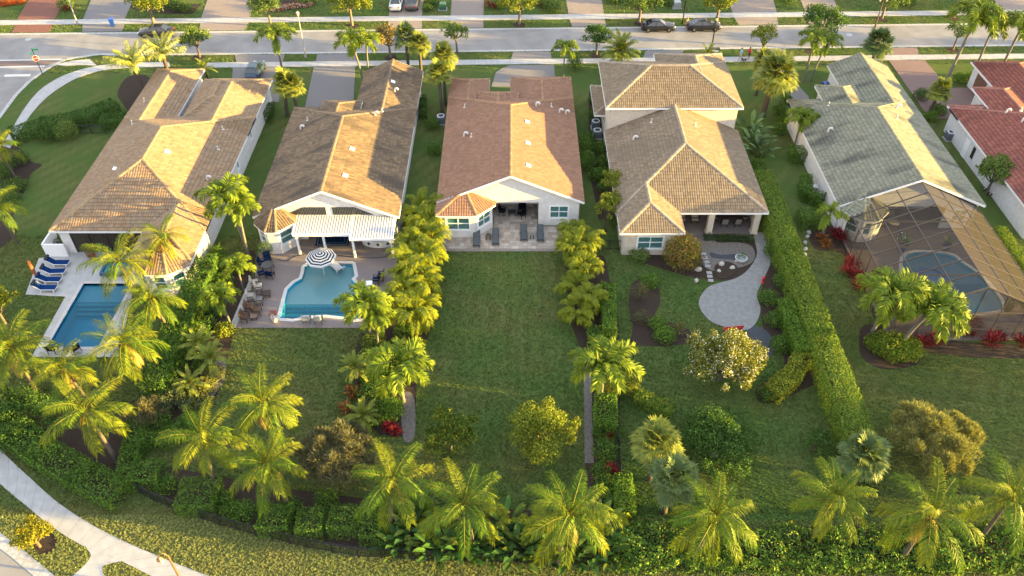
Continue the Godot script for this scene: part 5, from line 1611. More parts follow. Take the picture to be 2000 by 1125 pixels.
	for q in [Vector2(10.07, -87.46), Vector2(9.71, -71.91), Vector2(9.72, -69.41), Vector2(8.97, -71.44), Vector2(10.55, -63.55), Vector2(8.67, -78.94), Vector2(-9.16, -81.65), Vector2(-8.61, -76.33), Vector2(31.59, -82.77), Vector2(30.41, -80.34), Vector2(33.05, -87.46), Vector2(31.41, -84.49), Vector2(26.41, -73.35), Vector2(26.09, -71.44), Vector2(34.12, -82.21)]:
		shrub("leafy green shrub in a side gap between two houses", q, rr(0.7, 1.0), rr(0.9, 1.5), clusia + deep, "shrubs in the side gaps")
	for q in [Vector2(-20.18, -31.88), Vector2(-18.5, -30.86), Vector2(-15.38, -31.26), Vector2(-12.98, -31.88), Vector2(-7.87, -31.26), Vector2(-6.44, -31.26), Vector2(-24.54, -33.14), Vector2(-19.44, -31.06), Vector2(-8.32, -28.9), Vector2(-8.89, -30.86)]:
		shrub("leafy green shrub between the clipped hedge blocks", q, rr(0.7, 1.0), rr(1.0, 1.5), clusia + deep, "leafy shrubs between the hedge blocks")
	# coloured strap plants
	var cg2 := "dark red cordylines beside the screened pool"
	for q in [Vector2(31.68, -57.38), Vector2(31.6, -55.59), Vector2(31.01, -56.3), Vector2(31.54, -54.2), Vector2(34.58, -47.38), Vector2(35.75, -47.62), Vector2(38.8, -48.4), Vector2(39.71, -49.32), Vector2(41.03, -47.8), Vector2(40.2, -47.38), Vector2(42.88, -47.38), Vector2(31.74, -61.15), Vector2(31.53, -61.78)]:
		strap_plant("dark red strap leaved cordyline along the screened pool", q, rr(1.1, 1.5), 90, 0.09, red, cg2)
	for q in [Vector2(30.09, -60.22), Vector2(30.01, -61.15)]:
		strap_plant("rust orange croton at the foot of the small foxtail palm", q, 1.0, 90, 0.09, rust, "rust orange crotons")
	for q in [[Vector2(7.23, -37.55), "dark red low plant above the dark round clipped shrub"], [Vector2(7.16, -34.57), "dark red low plant below the dark round clipped shrub"], [Vector2(-8.96, -47.03), "dark red plant under the clipped round shrub on the planted strip"], [Vector2(-9.38, -38.46), "dark red plant below the egg shaped clipped shrub"], [Vector2(-8.88, -38.12), "dark red plant beside the sandy strip of the central lawn"]]:
		strap_plant(q[1], q[0], 0.85, 130, 0.08, red)
	for q in [[Vector2(-12.6, -41.8), "rust coloured croton at the lower lawn's edge"], [Vector2(-12.89, -40.25), "small rust coloured croton near the grey feathery bush"]]:
		strap_plant(q[1], q[0], 1.1, 90, 0.09, rust)
	strap_plant("spiky yellow edged plant beside the round terrace", Vector2(14.25, -48.71), 1.2, 60, 0.08, [lin(0.16, 0.13, 0.03), lin(0.08, 0.1, 0.03)])
	for q in [Vector2(26.61, -76.33), Vector2(27.41, -77.88), Vector2(26.83, -79.47), Vector2(27.18, -75.32)]:
		paddle_plant("tall paddle leaved plant beside the cream house's side wall", q, rr(2.6, 3.3), 13, [lin(0.07, 0.13, 0.06), lin(0.09, 0.15, 0.06)], "paddle leaved plants beside the cream house")
	# paddle leaves and young palms in the understorey along the fence
	for q in [Vector2(-8.01, -29.28), Vector2(-6.93, -28.9), Vector2(-5.52, -28.59), Vector2(-4.14, -28.52), Vector2(-2.93, -28.44), Vector2(-1.72, -28.33), Vector2(-0.52, -28.44), Vector2(0.69, -28.22), Vector2(2.06, -28.22), Vector2(3.43, -28.07), Vector2(4.8, -28.14), Vector2(6, -28.14), Vector2(7.22, -28.33), Vector2(-6.34, -30.06), Vector2(-0.35, -29.67), Vector2(5.59, -29.47), Vector2(-4.79, -27.92), Vector2(-3.25, -27.84), Vector2(-1.37, -27.77), Vector2(0.34, -27.77), Vector2(1.88, -27.69), Vector2(3.75, -27.62), Vector2(5.11, -27.62), Vector2(6.64, -27.58), Vector2(-7.56, -28.22)]:
		paddle_plant("paddle leaved plant in the thicket along the boundary fence", q, rr(1.9, 2.9), 19, [lin(0.035, 0.08, 0.022), lin(0.05, 0.105, 0.022), lin(0.10, 0.14, 0.025)], "paddle leaved plants along the fence")
	for q in [Vector2(-1.4, -29.67), Vector2(1.39, -29.28), Vector2(6.62, -29.28), Vector2(-4.89, -29.47)]:
		areca_clump("low areca palm clump in the thicket along the boundary fence", q, 2.4, 1.2, 20, "areca clumps along the fence")
	# planting of the yards across the street
	var yg := "shrubs in the yards across the street"
	for q in [[Vector2(-48.12, -113.92), 1.2, 1.2], [Vector2(-46.73, -113.23), 1.0, 1.0], [Vector2(-49.44, -114.62), 1.1, 1.1], [Vector2(-11.6, -115.69), 1.2, 1.3], [Vector2(-12.11, -113.58), 0.8, 0.9], [Vector2(5.76, -113.58), 1.3, 1.5], [Vector2(4.63, -115.33), 1.2, 1.2], [Vector2(20.25, -116.04), 1.4, 1.4], [Vector2(22.83, -115.69), 1.2, 1.2], [Vector2(57.5, -115.33), 1.2, 1.3], [Vector2(40.22, -116.4), 1.2, 1.2], [Vector2(-1.49, -114.98), 1.1, 1.2], [Vector2(-30.04, -116.22), 1.5, 1.4], [Vector2(-64.61, -114.45), 1.2, 1.4], [Vector2(15.03, -116.4), 1.2, 1.1], [Vector2(-22.6, -116.76), 1.3, 1.2]]:
		shrub("leafy green shrub in a yard across the street", q[0], q[1], q[2], light + deep, yg, "shrub", 0.18, 70.0)
	for q in [Vector2(-64.12, -113.23), Vector2(-3.35, -114.62), Vector2(-2.59, -113.92), Vector2(4.1, -114.98)]:
		strap_plant("red leaved plant in a yard across the street", q, 1.2, 60, 0.12, red + rust, "red plants across the street")
	for q in [Vector2(-33.98, -113.58), Vector2(-32.9, -114.1), Vector2(-31.79, -114.45), Vector2(-30.67, -114.8), Vector2(-29.69, -115.15)]:
		shrub("low bedding plant with white and red flowers across the street", q, 0.8, 0.5, [lin(0.7, 0.68, 0.62), lin(0.6, 0.06, 0.04), lin(0.08, 0.12, 0.04)], "flower bed across the street", "flowers", 0.16, 80.0)
	for q in [Vector2(-74.3, -115.33), Vector2(-73.35, -115.69), Vector2(-72.16, -116.04)]:
		shrub("low orange red flowering edge across the street", q, 0.9, 0.5, [lin(0.5, 0.08, 0.02), lin(0.3, 0.1, 0.03)], "orange flower edge across the street", "flowers", 0.16, 80.0)
	# trees past the frame that shade the street
	for q in [Vector2(84, -99), Vector2(97, -98), Vector2(112, -97), Vector2(90, -110), Vector2(106, -111)]:
		tree("street tree further along the street", q, rr(4.5, 6.5), 2.6, light, "trees further along the street", "street_tree", 25.0, 0.26, 8, 0.4, Color(0.33, 0.27, 0.22), 0.6, 1.0, false)

# ---- pools and yards -------------------------------------------------------------------------------------------
# a polygon ring: outer outline minus the pool, cut in two along x so that no hole is left
func ring_parts(outer: PackedVector2Array, inner: PackedVector2Array) -> Array:
	var c := Vector2.ZERO
	for p in inner: c += p
	c /= inner.size()
	var out := []
	for half in [rect(-200, c.x, -200, 50), rect(c.x, 200, -200, 50)]:
		for piece in Geometry2D.intersect_polygons(outer, half):
			for q in Geometry2D.clip_polygons(piece, inner):
				if not Geometry2D.is_polygon_clockwise(q): out.append(q)
	return out

func grown(p: PackedVector2Array, d: float) -> PackedVector2Array:
	return Geometry2D.offset_polygon(p, d, Geometry2D.JOIN_ROUND)[0]

func pool(label: String, outline: PackedVector2Array, deck: MB, deck_outline: PackedVector2Array, deck_y: float, floor_c: Color, shelf: PackedVector2Array, shelf_c: Color, cope: Color, depth := 1.5) -> Node3D:
	var c := Vector2.ZERO
	for p in outline: c += p
	c /= outline.size()
	var o := thing("swimming_pool", label, "pool", Vector3(c.x, 0, c.y))
	var at := o.position
	var b := MB.new()
	b.col = floor_c
	b.flat(outline, -depth)
	var inward := outline
	if Geometry2D.is_polygon_clockwise(inward):
		inward = outline.duplicate(); inward.reverse()
	for i in inward.size():
		var p := inward[i]
		var q := inward[(i + 1) % inward.size()]
		b.quad(Vector3(p.x, -depth, p.y), Vector3(q.x, -depth, q.y), Vector3(q.x, deck_y, q.y), Vector3(p.x, deck_y, p.y))
	part("basin", b, M.pool_finish, o, at)
	if shelf.size():
		for s in Geometry2D.intersect_polygons(shelf, outline):
			var m := MB.new()
			m.col = shelf_c
			m.prism(s, -depth, -0.35)
			part("shelf", m, M.pool_finish, o, at)
	var w := MB.new()
	w.flat(grown(outline, -0.01), deck_y - 0.16)
	part("water", w, M.water, o, at)
	var k := MB.new()
	k.col = cope
	for q in ring_parts(grown(outline, 0.32), outline): k.prism(q, -0.2, deck_y + 0.02)
	part("coping", k, M.stone, o, at)
	if deck:
		for q in ring_parts(deck_outline, grown(outline, 0.3)): deck.prism(q, -0.2, deck_y)
	hard.append(deck_outline)
	pools.append(outline)
	return o

func bed(poly: PackedVector2Array, called := "mulch_bed", mt: Material = null, y := 0.035) -> void:
	slab(called, poly, y, mt if mt else M.mulch)

func deck_slab(called: String, b: MB, mt: Material) -> void:
	structure(called, b, mt)

# reclining lounger, head towards -x
func lounger(label: String, at: Vector3, turn: float, frame: Color, cloth: Color, pillow: Color, back := 0.6, group := "") -> void:
	var o := thing("sun_lounger", label, "sun lounger", at, turn, group)
	var f := MB.new()
	f.col = frame
	for s in [-0.31, 0.31]:
		f.box(Vector3(0.3, 0.33, s), Vector3(1.3, 0.06, 0.05))
		f.bar(Vector3(-0.35, 0.33, s), Vector3(-0.35 - 0.75 * cos(back), 0.33 + 0.75 * sin(back), s), 0.05, 0.06)
	f.box(Vector3(0.93, 0.33, 0), Vector3(0.05, 0.06, 0.66))
	part("frame", f, M.satin, o)
	for p in [[-0.4, -0.31], [-0.4, 0.31], [0.75, -0.31], [0.75, 0.31]]:
		var l := MB.new()
		l.col = frame
		l.box(Vector3(p[0], 0.15, p[1]), Vector3(0.06, 0.3, 0.06))
		part("leg", l, M.satin, o)
	var c := MB.new()
	c.col = cloth
	c.block(Vector3(0.29, 0.39, 0), Vector3(1.28, 0.08, 0.58), 0.03)
	part("seat", c, M.cloth, o)
	var d := MB.new()
	d.col = cloth
	d.block(Vector3(-0.35 - 0.38 * cos(back), 0.38 + 0.38 * sin(back), 0), Vector3(0.76, 0.08, 0.58), 0.03, Basis(Vector3(0, 0, 1), -back))
	part("backrest", d, M.cloth, o)
	if pillow.a > 0.0:
		var p := MB.new()
		p.col = pillow
		var q := Vector3(-0.35 - 0.72 * cos(back), 0.5 + 0.72 * sin(back), 0)
		p.tube([q + Vector3(0, 0, -0.3), q + Vector3(0, 0, 0.3)], [0.14, 0.14], 8)
		part("headrest", p, M.cloth, o)

# chair facing +x
func chair(label: String, at: Vector3, turn: float, frame: Color, cloth: Color, group := "", wide := 0.6, arms := true, called := "patio_chair", cat := "chair") -> void:
	var o := thing(called, label, cat, at, turn, group)
	var hw := wide * 0.5
	for p in [[-0.25, -hw], [-0.25, hw], [0.25, -hw], [0.25, hw]]:
		var l := MB.new()
		l.col = frame
		l.box(Vector3(p[0], 0.21, p[1]), Vector3(0.05, 0.42, 0.05))
		part("leg", l, M.satin, o)
	var s := MB.new()
	s.col = cloth
	s.block(Vector3(0, 0.46, 0), Vector3(0.56, 0.12, wide), 0.04)
	part("seat", s, M.cloth, o)
	var b := MB.new()
	b.col = cloth
	b.block(Vector3(-0.3, 0.75, 0), Vector3(0.1, 0.6, wide), 0.03, Basis(Vector3(0, 0, 1), 0.2))
	part("backrest", b, M.cloth, o)
	if arms:
		for k in [-hw - 0.03, hw + 0.03]:
			var a := MB.new()
			a.col = frame
			a.box(Vector3(0, 0.66, k), Vector3(0.55, 0.05, 0.07))
			a.box(Vector3(0.25, 0.43, k), Vector3(0.04, 0.42, 0.04))
			part("armrest", a, M.satin, o)

func table(label: String, at: Vector3, turn: float, size: Vector3, top: Color, leg: Color, round_top := false, group := "") -> void:
	var o := thing("patio_table", label, "table", at, turn, group)
	var t := MB.new()
	t.col = top
	if round_top:
		t.lathe(Vector3.ZERO, [Vector2(size.x * 0.5 - 0.02, size.y - 0.05), Vector2(size.x * 0.5, size.y - 0.03), Vector2(size.x * 0.5, size.y), Vector2(0, size.y + 0.002)], 16)
	else:
		t.block(Vector3(0, size.y - 0.03, 0), Vector3(size.x, 0.06, size.z), 0.015)
	part("table_top", t, M.satin, o)
	for sx in [-1.0, 1.0]:
		for sz in [-1.0, 1.0]:
			var l := MB.new()
			l.col = leg
			l.bar(Vector3(sx * size.x * 0.32, size.y - 0.05, sz * size.z * 0.32), Vector3(sx * size.x * 0.38, 0, sz * size.z * 0.38), 0.05, 0.05)
			part("leg", l, M.satin, o)

func pot(label: String, at: Vector3, r: float, h: float, c: Color, plant: Array, ph: float, strap := false) -> void:
	var o := thing("planter_pot", label, "planter", at)
	var b := MB.new()
	b.col = c
	b.lathe(Vector3.ZERO, [Vector2(0.0, 0.0), Vector2(r * 0.6, 0.0), Vector2(r * 0.95, h * 0.7), Vector2(r * 1.08, h * 0.95), Vector2(r * 1.08, h), Vector2(r * 0.9, h), Vector2(r * 0.88, h * 0.9), Vector2(0, h * 0.9)], 14)
	part("pot", b, M.satin, o)
	var f := MB.new()
	if strap:
		for i in 40:
			var a := rng.randf() * TAU
			var d := Vector3(cos(a) * 0.7, rr(0.5, 1.4), sin(a) * 0.7).normalized()
			f.col = leaf_tone(plant)
			f.leaf(Vector3(0, h * 0.9, 0), d, d.cross(Vector3.UP).normalized(), ph * rr(0.7, 1.1), 0.1)
	else:
		foliage(f, [[Vector3(0, h + ph * 0.35, 0), Vector3(ph * 0.5, ph * 0.5, ph * 0.5)]], 150.0, 0.13, plant)
	part("foliage", f, M.leaf, o)

func ac_unit(label: String, at: Vector2) -> void:
	var o := thing("air_conditioner", label, "air conditioner", Vector3(at.x, 0, at.y))
	var p := MB.new()
	p.col = lin(0.4, 0.4, 0.39)
	p.block(Vector3(0, 0.05, 0), Vector3(1.15, 0.1, 1.15), 0.02)
	part("pad", p, M.stone, o)
	var b := MB.new()
	b.col = lin(0.12, 0.14, 0.16)
	b.block(Vector3(0, 0.52, 0), Vector3(0.9, 0.84, 0.9), 0.05)
	for i in 9: b.box(Vector3(0, 0.2 + i * 0.075, 0), Vector3(0.93, 0.03, 0.93))
	part("housing", b, M.satin, o)
	var t := MB.new()
	t.col = lin(0.6, 0.62, 0.64)
	t.lathe(Vector3(0, 0.94, 0), [Vector2(0.45, 0.0), Vector2(0.45, 0.06), Vector2(0.33, 0.07), Vector2(0.33, 0.0)], 16)
	t.col = lin(0.05, 0.05, 0.055)
	t.lathe(Vector3(0, 0.945, 0), [Vector2(0.33, 0.0), Vector2(0.08, 0.03), Vector2(0, 0.035)], 16)
	for i in 8:
		var a := TAU * i / 8.0
		t.bar(Vector3(0, 0.985, 0), Vector3(cos(a) * 0.4, 0.985, sin(a) * 0.4), 0.015, 0.015)
	part("fan_grille", t, M.satin, o)

func rock(label: String, at: Vector2, r: float, c: Color, group: String) -> void:
	var o := thing("boulder", label, "rock", Vector3(at.x, 0, at.y), rng.randf() * TAU, group)
	var b := MB.new()
	b.col = c
	var k := []
	for i in 12: k.append(rr(0.75, 1.2))
	var n := 7
	var P := func(i: int, j: int) -> Vector3:
		var t := PI * (j / 4.0 - 0.5)
		var a := TAU * (i % n) / n
		var f: float = k[(i % n + j * 3) % 12] if j > 0 and j < 4 else 1.0
		return Vector3(cos(t) * cos(a) * r * f, r * 0.25 + sin(t) * r * 0.65, -cos(t) * sin(a) * r * 0.8 * f)
	for i in n:
		for j in 4: b.quad(P.call(i, j), P.call(i + 1, j), P.call(i + 1, j + 1), P.call(i, j + 1))
	part("stone", b, M.stone, o)

func make_yards() -> void:
	# --- the long pool of the tan roofed house
	var d := MB.new()
	d.col = lin(0.66, 0.60, 0.57)
	var deck1 := pv([Vector2(-44.68, -58.48), Vector2(-42.08, -58.86), Vector2(-42.07, -59.69), Vector2(-34.24, -59.69), Vector2(-31.27, -55.59), Vector2(-34.34, -54.55), Vector2(-32.65, -45.86), Vector2(-39.88, -45.86), Vector2(-40.03, -53.19), Vector2(-43.73, -53.46)])
	pool("long rectangular blue pool with a pale stone deck", pv([Vector2(-39.05, -54.9), Vector2(-34.75, -54.9), Vector2(-34.75, -47.0), Vector2(-39.05, -47.0)]), d, deck1, 0.06, lin(0.0, 0.175, 0.33), rect(-39.1, -34.7, -55, -52.9), lin(0.06, 0.24, 0.32), lin(0.66, 0.60, 0.57))
	deck_slab("pool_deck", d, M.concrete)
	for i in 3:
		var m := MB.new()
		m.col = lin(0.02, 0.17, 0.24)
		m.box(Vector3(-36.9, -0.55 - i * 0.28, -52.75 + i * 0.32), Vector3(4.28, 0.1, 0.3))
		part("step", m, M.pool_finish, get_node("swimming_pool"), get_node("swimming_pool").position)
	var spa := thing("spa", "raised square spa with dark blue tiles beside the long pool", "spa", Vector3(-36.6, 0, -57.2))
	var sb := MB.new()
	sb.col = lin(0.02, 0.08, 0.14)
	for q in [[0.0, 1.2, 2.6, 0.25], [0.0, -1.2, 2.6, 0.25]]: sb.block(Vector3(q[0], 0.22, q[1]), Vector3(q[2], 0.44, q[3]), 0.02)
	for q in [[1.2, 0.0, 0.25, 2.14], [-1.2, 0.0, 0.25, 2.14]]: sb.block(Vector3(q[0], 0.219, q[1]), Vector3(q[2], 0.436, q[3]), 0.02)
	part("wall", sb, M.satin, spa)
	var sw := MB.new()
	sw.col = lin(0.04, 0.22, 0.3)
	sw.box(Vector3(0, 0.3, 0), Vector3(2.14, 0.02, 2.14))
	part("water", sw, M.satin, spa)
	var lg := "blue loungers beside the long pool"
	lounger("blue lounger with white frame next to the house corner", Vector3(-42.26, 0.06, -57.46), 0.0, lin(0.75, 0.75, 0.75), lin(0.012, 0.05, 0.17), lin(0.06, 0.08, 0.09), 0.7, lg)
	lounger("blue lounger with rolled headrest, second from the house", Vector3(-42.14, 0.06, -56.23), 0.05, lin(0.75, 0.75, 0.75), lin(0.012, 0.05, 0.17), lin(0.06, 0.08, 0.09), 0.7, lg)
	lounger("blue lounger beside the copper closed parasol", Vector3(-42.05, 0.06, -55.1), 0.0, lin(0.75, 0.75, 0.75), lin(0.012, 0.05, 0.17), lin(0.02, 0.06, 0.18), 0.6, lg)
	lounger("blue lounger at the edge of the small lawn", Vector3(-42, 0.06, -54), 0.0, lin(0.75, 0.75, 0.75), lin(0.012, 0.05, 0.17), lin(0.06, 0.08, 0.09), 0.7, lg)
	var um := thing("closed_parasol", "copper coloured closed parasol standing by the blue loungers", "parasol", Vector3(-43.06, 0.06, -54.96))
	var ub := MB.new()
	ub.col = lin(0.42, 0.17, 0.08)
	ub.tube([Vector3(0, 0.9, 0), Vector3(-0.02, 1.6, 0), Vector3(-0.05, 2.5, 0), Vector3(-0.05, 2.75, 0)], [0.1, 0.2, 0.14, 0.02], 9)
	part("canopy", ub, M.cloth, um)
	ub = MB.new()
	ub.col = lin(0.1, 0.1, 0.1)
	ub.tube([Vector3.ZERO, Vector3(-0.05, 2.6, 0)], [0.03, 0.03], 6)
	ub.lathe(Vector3.ZERO, [Vector2(0.3, 0.0), Vector2(0.3, 0.06), Vector2(0.05, 0.1)], 12)
	part("pole", ub, M.satin, um)
	for q in [[Vector3(-38.25, 0.06, -46.39), "black sling chair at the long pool's end, reclined away from the hedge"], [Vector3(-36.35, 0.06, -46.44), "black sling chair at the long pool's end, turned to the other chair"]]:
		chair(q[1], q[0], PI * 0.5 if q[0].x < -38 else PI * 0.8, lin(0.02, 0.02, 0.02), lin(0.02, 0.03, 0.05), "black sling chairs")
	table("small black side table between the two sling chairs", Vector3(-37.12, 0.06, -46.44), 0, Vector3(0.45, 0.45, 0.45), lin(0.02, 0.02, 0.02), lin(0.02, 0.02, 0.02))
	pot("brown pot with reddish plant beside the screened porch", Vector3(-39.48, 0.06, -58.34), 0.35, 0.5, lin(0.25, 0.12, 0.07), [lin(0.3, 0.1, 0.05), lin(0.12, 0.14, 0.04)], 0.9)
	shrub("dark round shrub at the white corner wall", Vector2(-44.23, -60.53), 0.7, 0.9, [lin(0.05, 0.09, 0.025), lin(0.04, 0.07, 0.02)])
	bed(smooth([Vector2(-44.71, -59.92), Vector2(-43.88, -60.53), Vector2(-42.47, -60.07), Vector2(-41.94, -59.01), Vector2(-42.86, -58.63), Vector2(-44.01, -58.71)], 3), "gravel_bed", M.sand)

	# --- the brick deck and turquoise pool
	d = MB.new()
	d.col = lin(0.30, 0.25, 0.235)
	var deck2 := pv([Vector2(-24.4, -61.15), Vector2(-24.09, -63.55), Vector2(-22.91, -66.49), Vector2(-10.93, -66.49), Vector2(-10.81, -61.15), Vector2(-10.8, -54.55), Vector2(-11.38, -49.26), Vector2(-23.77, -49.26), Vector2(-23.6, -55.38)])
	var p2 := pv([Vector2(-20.22, -50.45), Vector2(-20.3, -54.13), Vector2(-19.87, -55.03), Vector2(-19.28, -55.59), Vector2(-19.26, -56.51), Vector2(-19.35, -57.23), Vector2(-18.88, -57.82), Vector2(-14.97, -57.67), Vector2(-14.68, -56.66), Vector2(-14.49, -55.94), Vector2(-14.75, -55.52), Vector2(-13.96, -54.55), Vector2(-13.13, -52.52), Vector2(-12.71, -50.7), Vector2(-13.8, -50.2), Vector2(-14.66, -50.58), Vector2(-16.31, -50.83), Vector2(-17.9, -50.7), Vector2(-19.08, -50.32)])
	pool("turquoise pool with a white curved edge and a shallow ledge", p2, d, deck2, 0.06, lin(0.04, 0.52, 0.74), rect(-24, -8, -60, -52.6), lin(0.30, 0.48, 0.44), lin(0.72, 0.69, 0.66))
	deck_slab("brick_pool_deck", d, M.paver_grey)
	var pl2: Node3D = get_node("swimming_pool_001")
	for i in 3:
		var m := MB.new()
		m.col = lin(0.02, 0.13, 0.18) if i % 2 else lin(0.05, 0.28, 0.34)
		var zz := -52.55 + i * 0.36
		m.box(Vector3(-17.3, -0.5 - i * 0.25, zz), Vector3(6.6, 0.08, 0.36))
		part("step", m, M.pool_finish, pl2, pl2.position)
	for i in 15:
		var m := MB.new()
		m.col = lin(0.02, 0.09, 0.14)
		m.box(Vector3(-20.2 + i * 0.42, -0.455, -52.42), Vector3(0.12, 0.012, 0.12), Basis(Vector3.UP, PI / 4))
		part("tile", m, M.satin, pl2, pl2.position)
	bed(pv([Vector2(-23.77, -49.26), Vector2(-23.6, -55.38), Vector2(-24.07, -55.59), Vector2(-24.34, -49.26)]), "white_pebbles", M.concrete, 0.05)
	striped_parasol(Vector3(-17.39, 0, -56.37))
	lounger("white lounger lying on the shallow ledge under the striped parasol", Vector3(-16.29, -0.3, -57.21), 2.3, lin(0.8, 0.8, 0.8), lin(0.78, 0.78, 0.77), Color(0, 0, 0, 0), 0.7)
	var rug := thing("outdoor_rug", "dark blue rug with white border lines under the patio cover", "rug", Vector3(-17.33, 0.07, -61.62))
	var r0 := MB.new()
	for q in [[3.2, 2.6, lin(0.02, 0.045, 0.09), 0.0], [2.9, 2.3, lin(0.45, 0.5, 0.55), 0.004], [2.8, 2.2, lin(0.02, 0.05, 0.11), 0.008], [2.4, 1.8, lin(0.08, 0.16, 0.27), 0.012], [2.2, 1.6, lin(0.015, 0.04, 0.09), 0.016]]:
		r0.col = q[2]
		r0.box(Vector3(0, q[3], 0), Vector3(q[0], 0.012, q[1]))
	part("weave", r0, M.cloth, rug)
	bar_counter(Vector3(-12.76, 0.06, -60.46))
	var wc := lin(0.05, 0.03, 0.022)
	var cream := lin(0.62, 0.57, 0.50)
	var navy := lin(0.015, 0.035, 0.09)
	table("round dark dining table between navy chairs on the brick deck", Vector3(-22.57, 0.06, -56.73), 0, Vector3(1.1, 0.74, 1.1), lin(0.06, 0.06, 0.06), wc, true)
	for q in [[Vector3(-23, 0.06, -55.88), 0.5, "navy cushioned chair between round table and wicker sofas"], [Vector3(-23.23, 0.06, -57.31), 0.0, "navy cushioned chair with its back to the palms"], [Vector3(-22.17, 0.06, -55.73), 1.4, "navy cushioned chair on the pool side of the round table"], [Vector3(-22.88, 0.06, -57.9), -1.2, "navy cushioned chair next to the potted shrub"]]:
		chair(q[2], q[0], q[1], wc, navy, "navy chairs at the round table")
	for q in [[Vector3(-23.32, 0.06, -54.62), 0.25, "dark wicker armchair with white cushions next to the navy chairs", cream], [Vector3(-22.82, 0.06, -54.07), 0.25, "wicker armchair with a white seat facing the pool", cream], [Vector3(-23.22, 0.06, -52.79), 0.2, "dark wicker sofa with folded white towel", cream], [Vector3(-22.38, 0.06, -52.33), 0.2, "wicker lounge chair with grey cushion near the pool corner", lin(0.3, 0.29, 0.28)], [Vector3(-23.07, 0.06, -51.41), 0.1, "brown wicker chair beside the wicker ottoman", lin(0.2, 0.12, 0.08)], [Vector3(-22.22, 0.06, -51.03), 0.1, "brown wicker chair nearest the pool's white edge", lin(0.2, 0.13, 0.09)], [Vector3(-23.14, 0.06, -50.2), 0.0, "wicker chair at the corner of deck and lawn", lin(0.16, 0.1, 0.07)]]:
		chair(q[2], q[0], q[1], wc, q[3], "wicker seats beside the turquoise pool", 0.75)
	table("low dark wicker coffee table between the wicker seats", Vector3(-22.04, 0.06, -53.26), 0.2, Vector3(0.9, 0.4, 0.7), wc, wc)
	table("wicker ottoman beside the brown wicker chair", Vector3(-22.43, 0.06, -50.39), 0.2, Vector3(0.6, 0.4, 0.6), lin(0.2, 0.13, 0.09), wc)
	for q in [[Vector3(-17.77, 0.06, -50.01), "green chair draped with a white towel beside the pool's foot"], [Vector3(-16.73, 0.06, -49.95), "green chair with white cushion beside the towel draped chair"]]:
		chair(q[1], q[0], PI * 0.5, lin(0.02, 0.10, 0.10), lin(0.7, 0.68, 0.65), "green chairs at the turquoise pool")
	pot("white classical urn with a red flowering plant at the pool corner", Vector3(-20.56, 0.06, -50.01), 0.3, 0.6, lin(0.66, 0.6, 0.55), [lin(0.4, 0.06, 0.05), lin(0.08, 0.13, 0.04)], 0.7)
	pot("pot with a leafy green shrub beside the bay of the brown roofed house", Vector3(-23.17, 0.06, -58.79), 0.35, 0.5, lin(0.2, 0.2, 0.2), [lin(0.06, 0.13, 0.03), lin(0.09, 0.16, 0.03)], 1.3)
	chair("navy chair beside the white box near the areca palms", Vector3(-12.39, 0.06, -55.03), PI, wc, navy)
	chair("dark slender chair behind the white box", Vector3(-12.02, 0.06, -55.52), PI, wc, lin(0.05, 0.05, 0.06))
	table("white square box table on the brick deck", Vector3(-12.92, 0.06, -54.48), 0.1, Vector3(0.6, 0.5, 0.6), lin(0.75, 0.75, 0.75), lin(0.6, 0.6, 0.6))
	var hs := thing("garden_hose", "thin dark hose lying across the brick deck under the patio cover", "hose", Vector3(-17.45, 0.06, -58.79))
	var hb := MB.new()
	hb.col = lin(0.02, 0.02, 0.02)
	var hp := []
	for q in curve([Vector2(-22.05, -58.26), Vector2(-21.19, -58.04), Vector2(-20.37, -58.78), Vector2(-18.5, -59.16), Vector2(-15.51, -58.71), Vector2(-12.82, -58.48), Vector2(-11.75, -58.93), Vector2(-11.59, -59.69)], 5): hp.append(Vector3(q.x, 0.085, q.y))
	var hr := []
	for q in hp: hr.append(0.025)
	hb.tube(hp, hr, 5)
	part("tube", hb, M.rubber, hs, hs.position)

	# --- stone patio of the terracotta house
	var patio := pv([Vector2(-6.75, -59.5), Vector2(4.9, -59.5), Vector2(4.9, -63.5), Vector2(2.55, -63.5), Vector2(2.55, -67.0), Vector2(-2.0, -67.0), Vector2(-2.0, -63.5), Vector2(-6.75, -63.5)])
	var ps := slab("stone_patio", patio, 0.05, M.stone, lin(0.30, 0.26, 0.22))
	pavers(ps, patio, 0.06, 0.42, 0.42, [lin(0.56, 0.49, 0.42), lin(0.50, 0.43, 0.36), lin(0.60, 0.54, 0.47), lin(0.44, 0.36, 0.29)])
	var gl := "grey loungers on the stone patio"
	for q in [[Vector3(-3.41, 0.08, -60.82), "grey lounger alone with a raised back beside the bay window"], [Vector3(-1.59, 0.08, -61.13), "grey lounger beside the small wire table"], [Vector3(1.15, 0.08, -61.76), "grey lounger between porch and round side table"], [Vector3(2.74, 0.08, -61.68), "grey lounger beside the round side table, next to the areca palms"]]:
		lounger(q[1], q[0], -PI * 0.5, lin(0.04, 0.045, 0.05), lin(0.11, 0.13, 0.145), Color(0, 0, 0, 0), 0.45, gl)
	table("small wire side table between two grey loungers", Vector3(-2.28, 0.08, -61.37), 0, Vector3(0.5, 0.5, 0.5), lin(0.05, 0.05, 0.05), lin(0.03, 0.03, 0.03), true)
	table("small round side table between two grey loungers by the areca palms", Vector3(1.94, 0.08, -61.45), 0, Vector3(0.45, 0.5, 0.45), lin(0.14, 0.15, 0.16), lin(0.05, 0.05, 0.05), true)
	var pg := "dark chairs in the terracotta house's porch"
	chair("dark rocking chair near the bay in the porch", Vector3(-0.98, 0.08, -65.28), -0.2, lin(0.012, 0.013, 0.016), lin(0.012, 0.016, 0.03), pg, 0.7)
	chair("dark cushioned porch chair before the glazed doors", Vector3(1.03, 0.08, -65.78), -1.6, lin(0.012, 0.013, 0.016), lin(0.012, 0.014, 0.02), pg, 0.7)
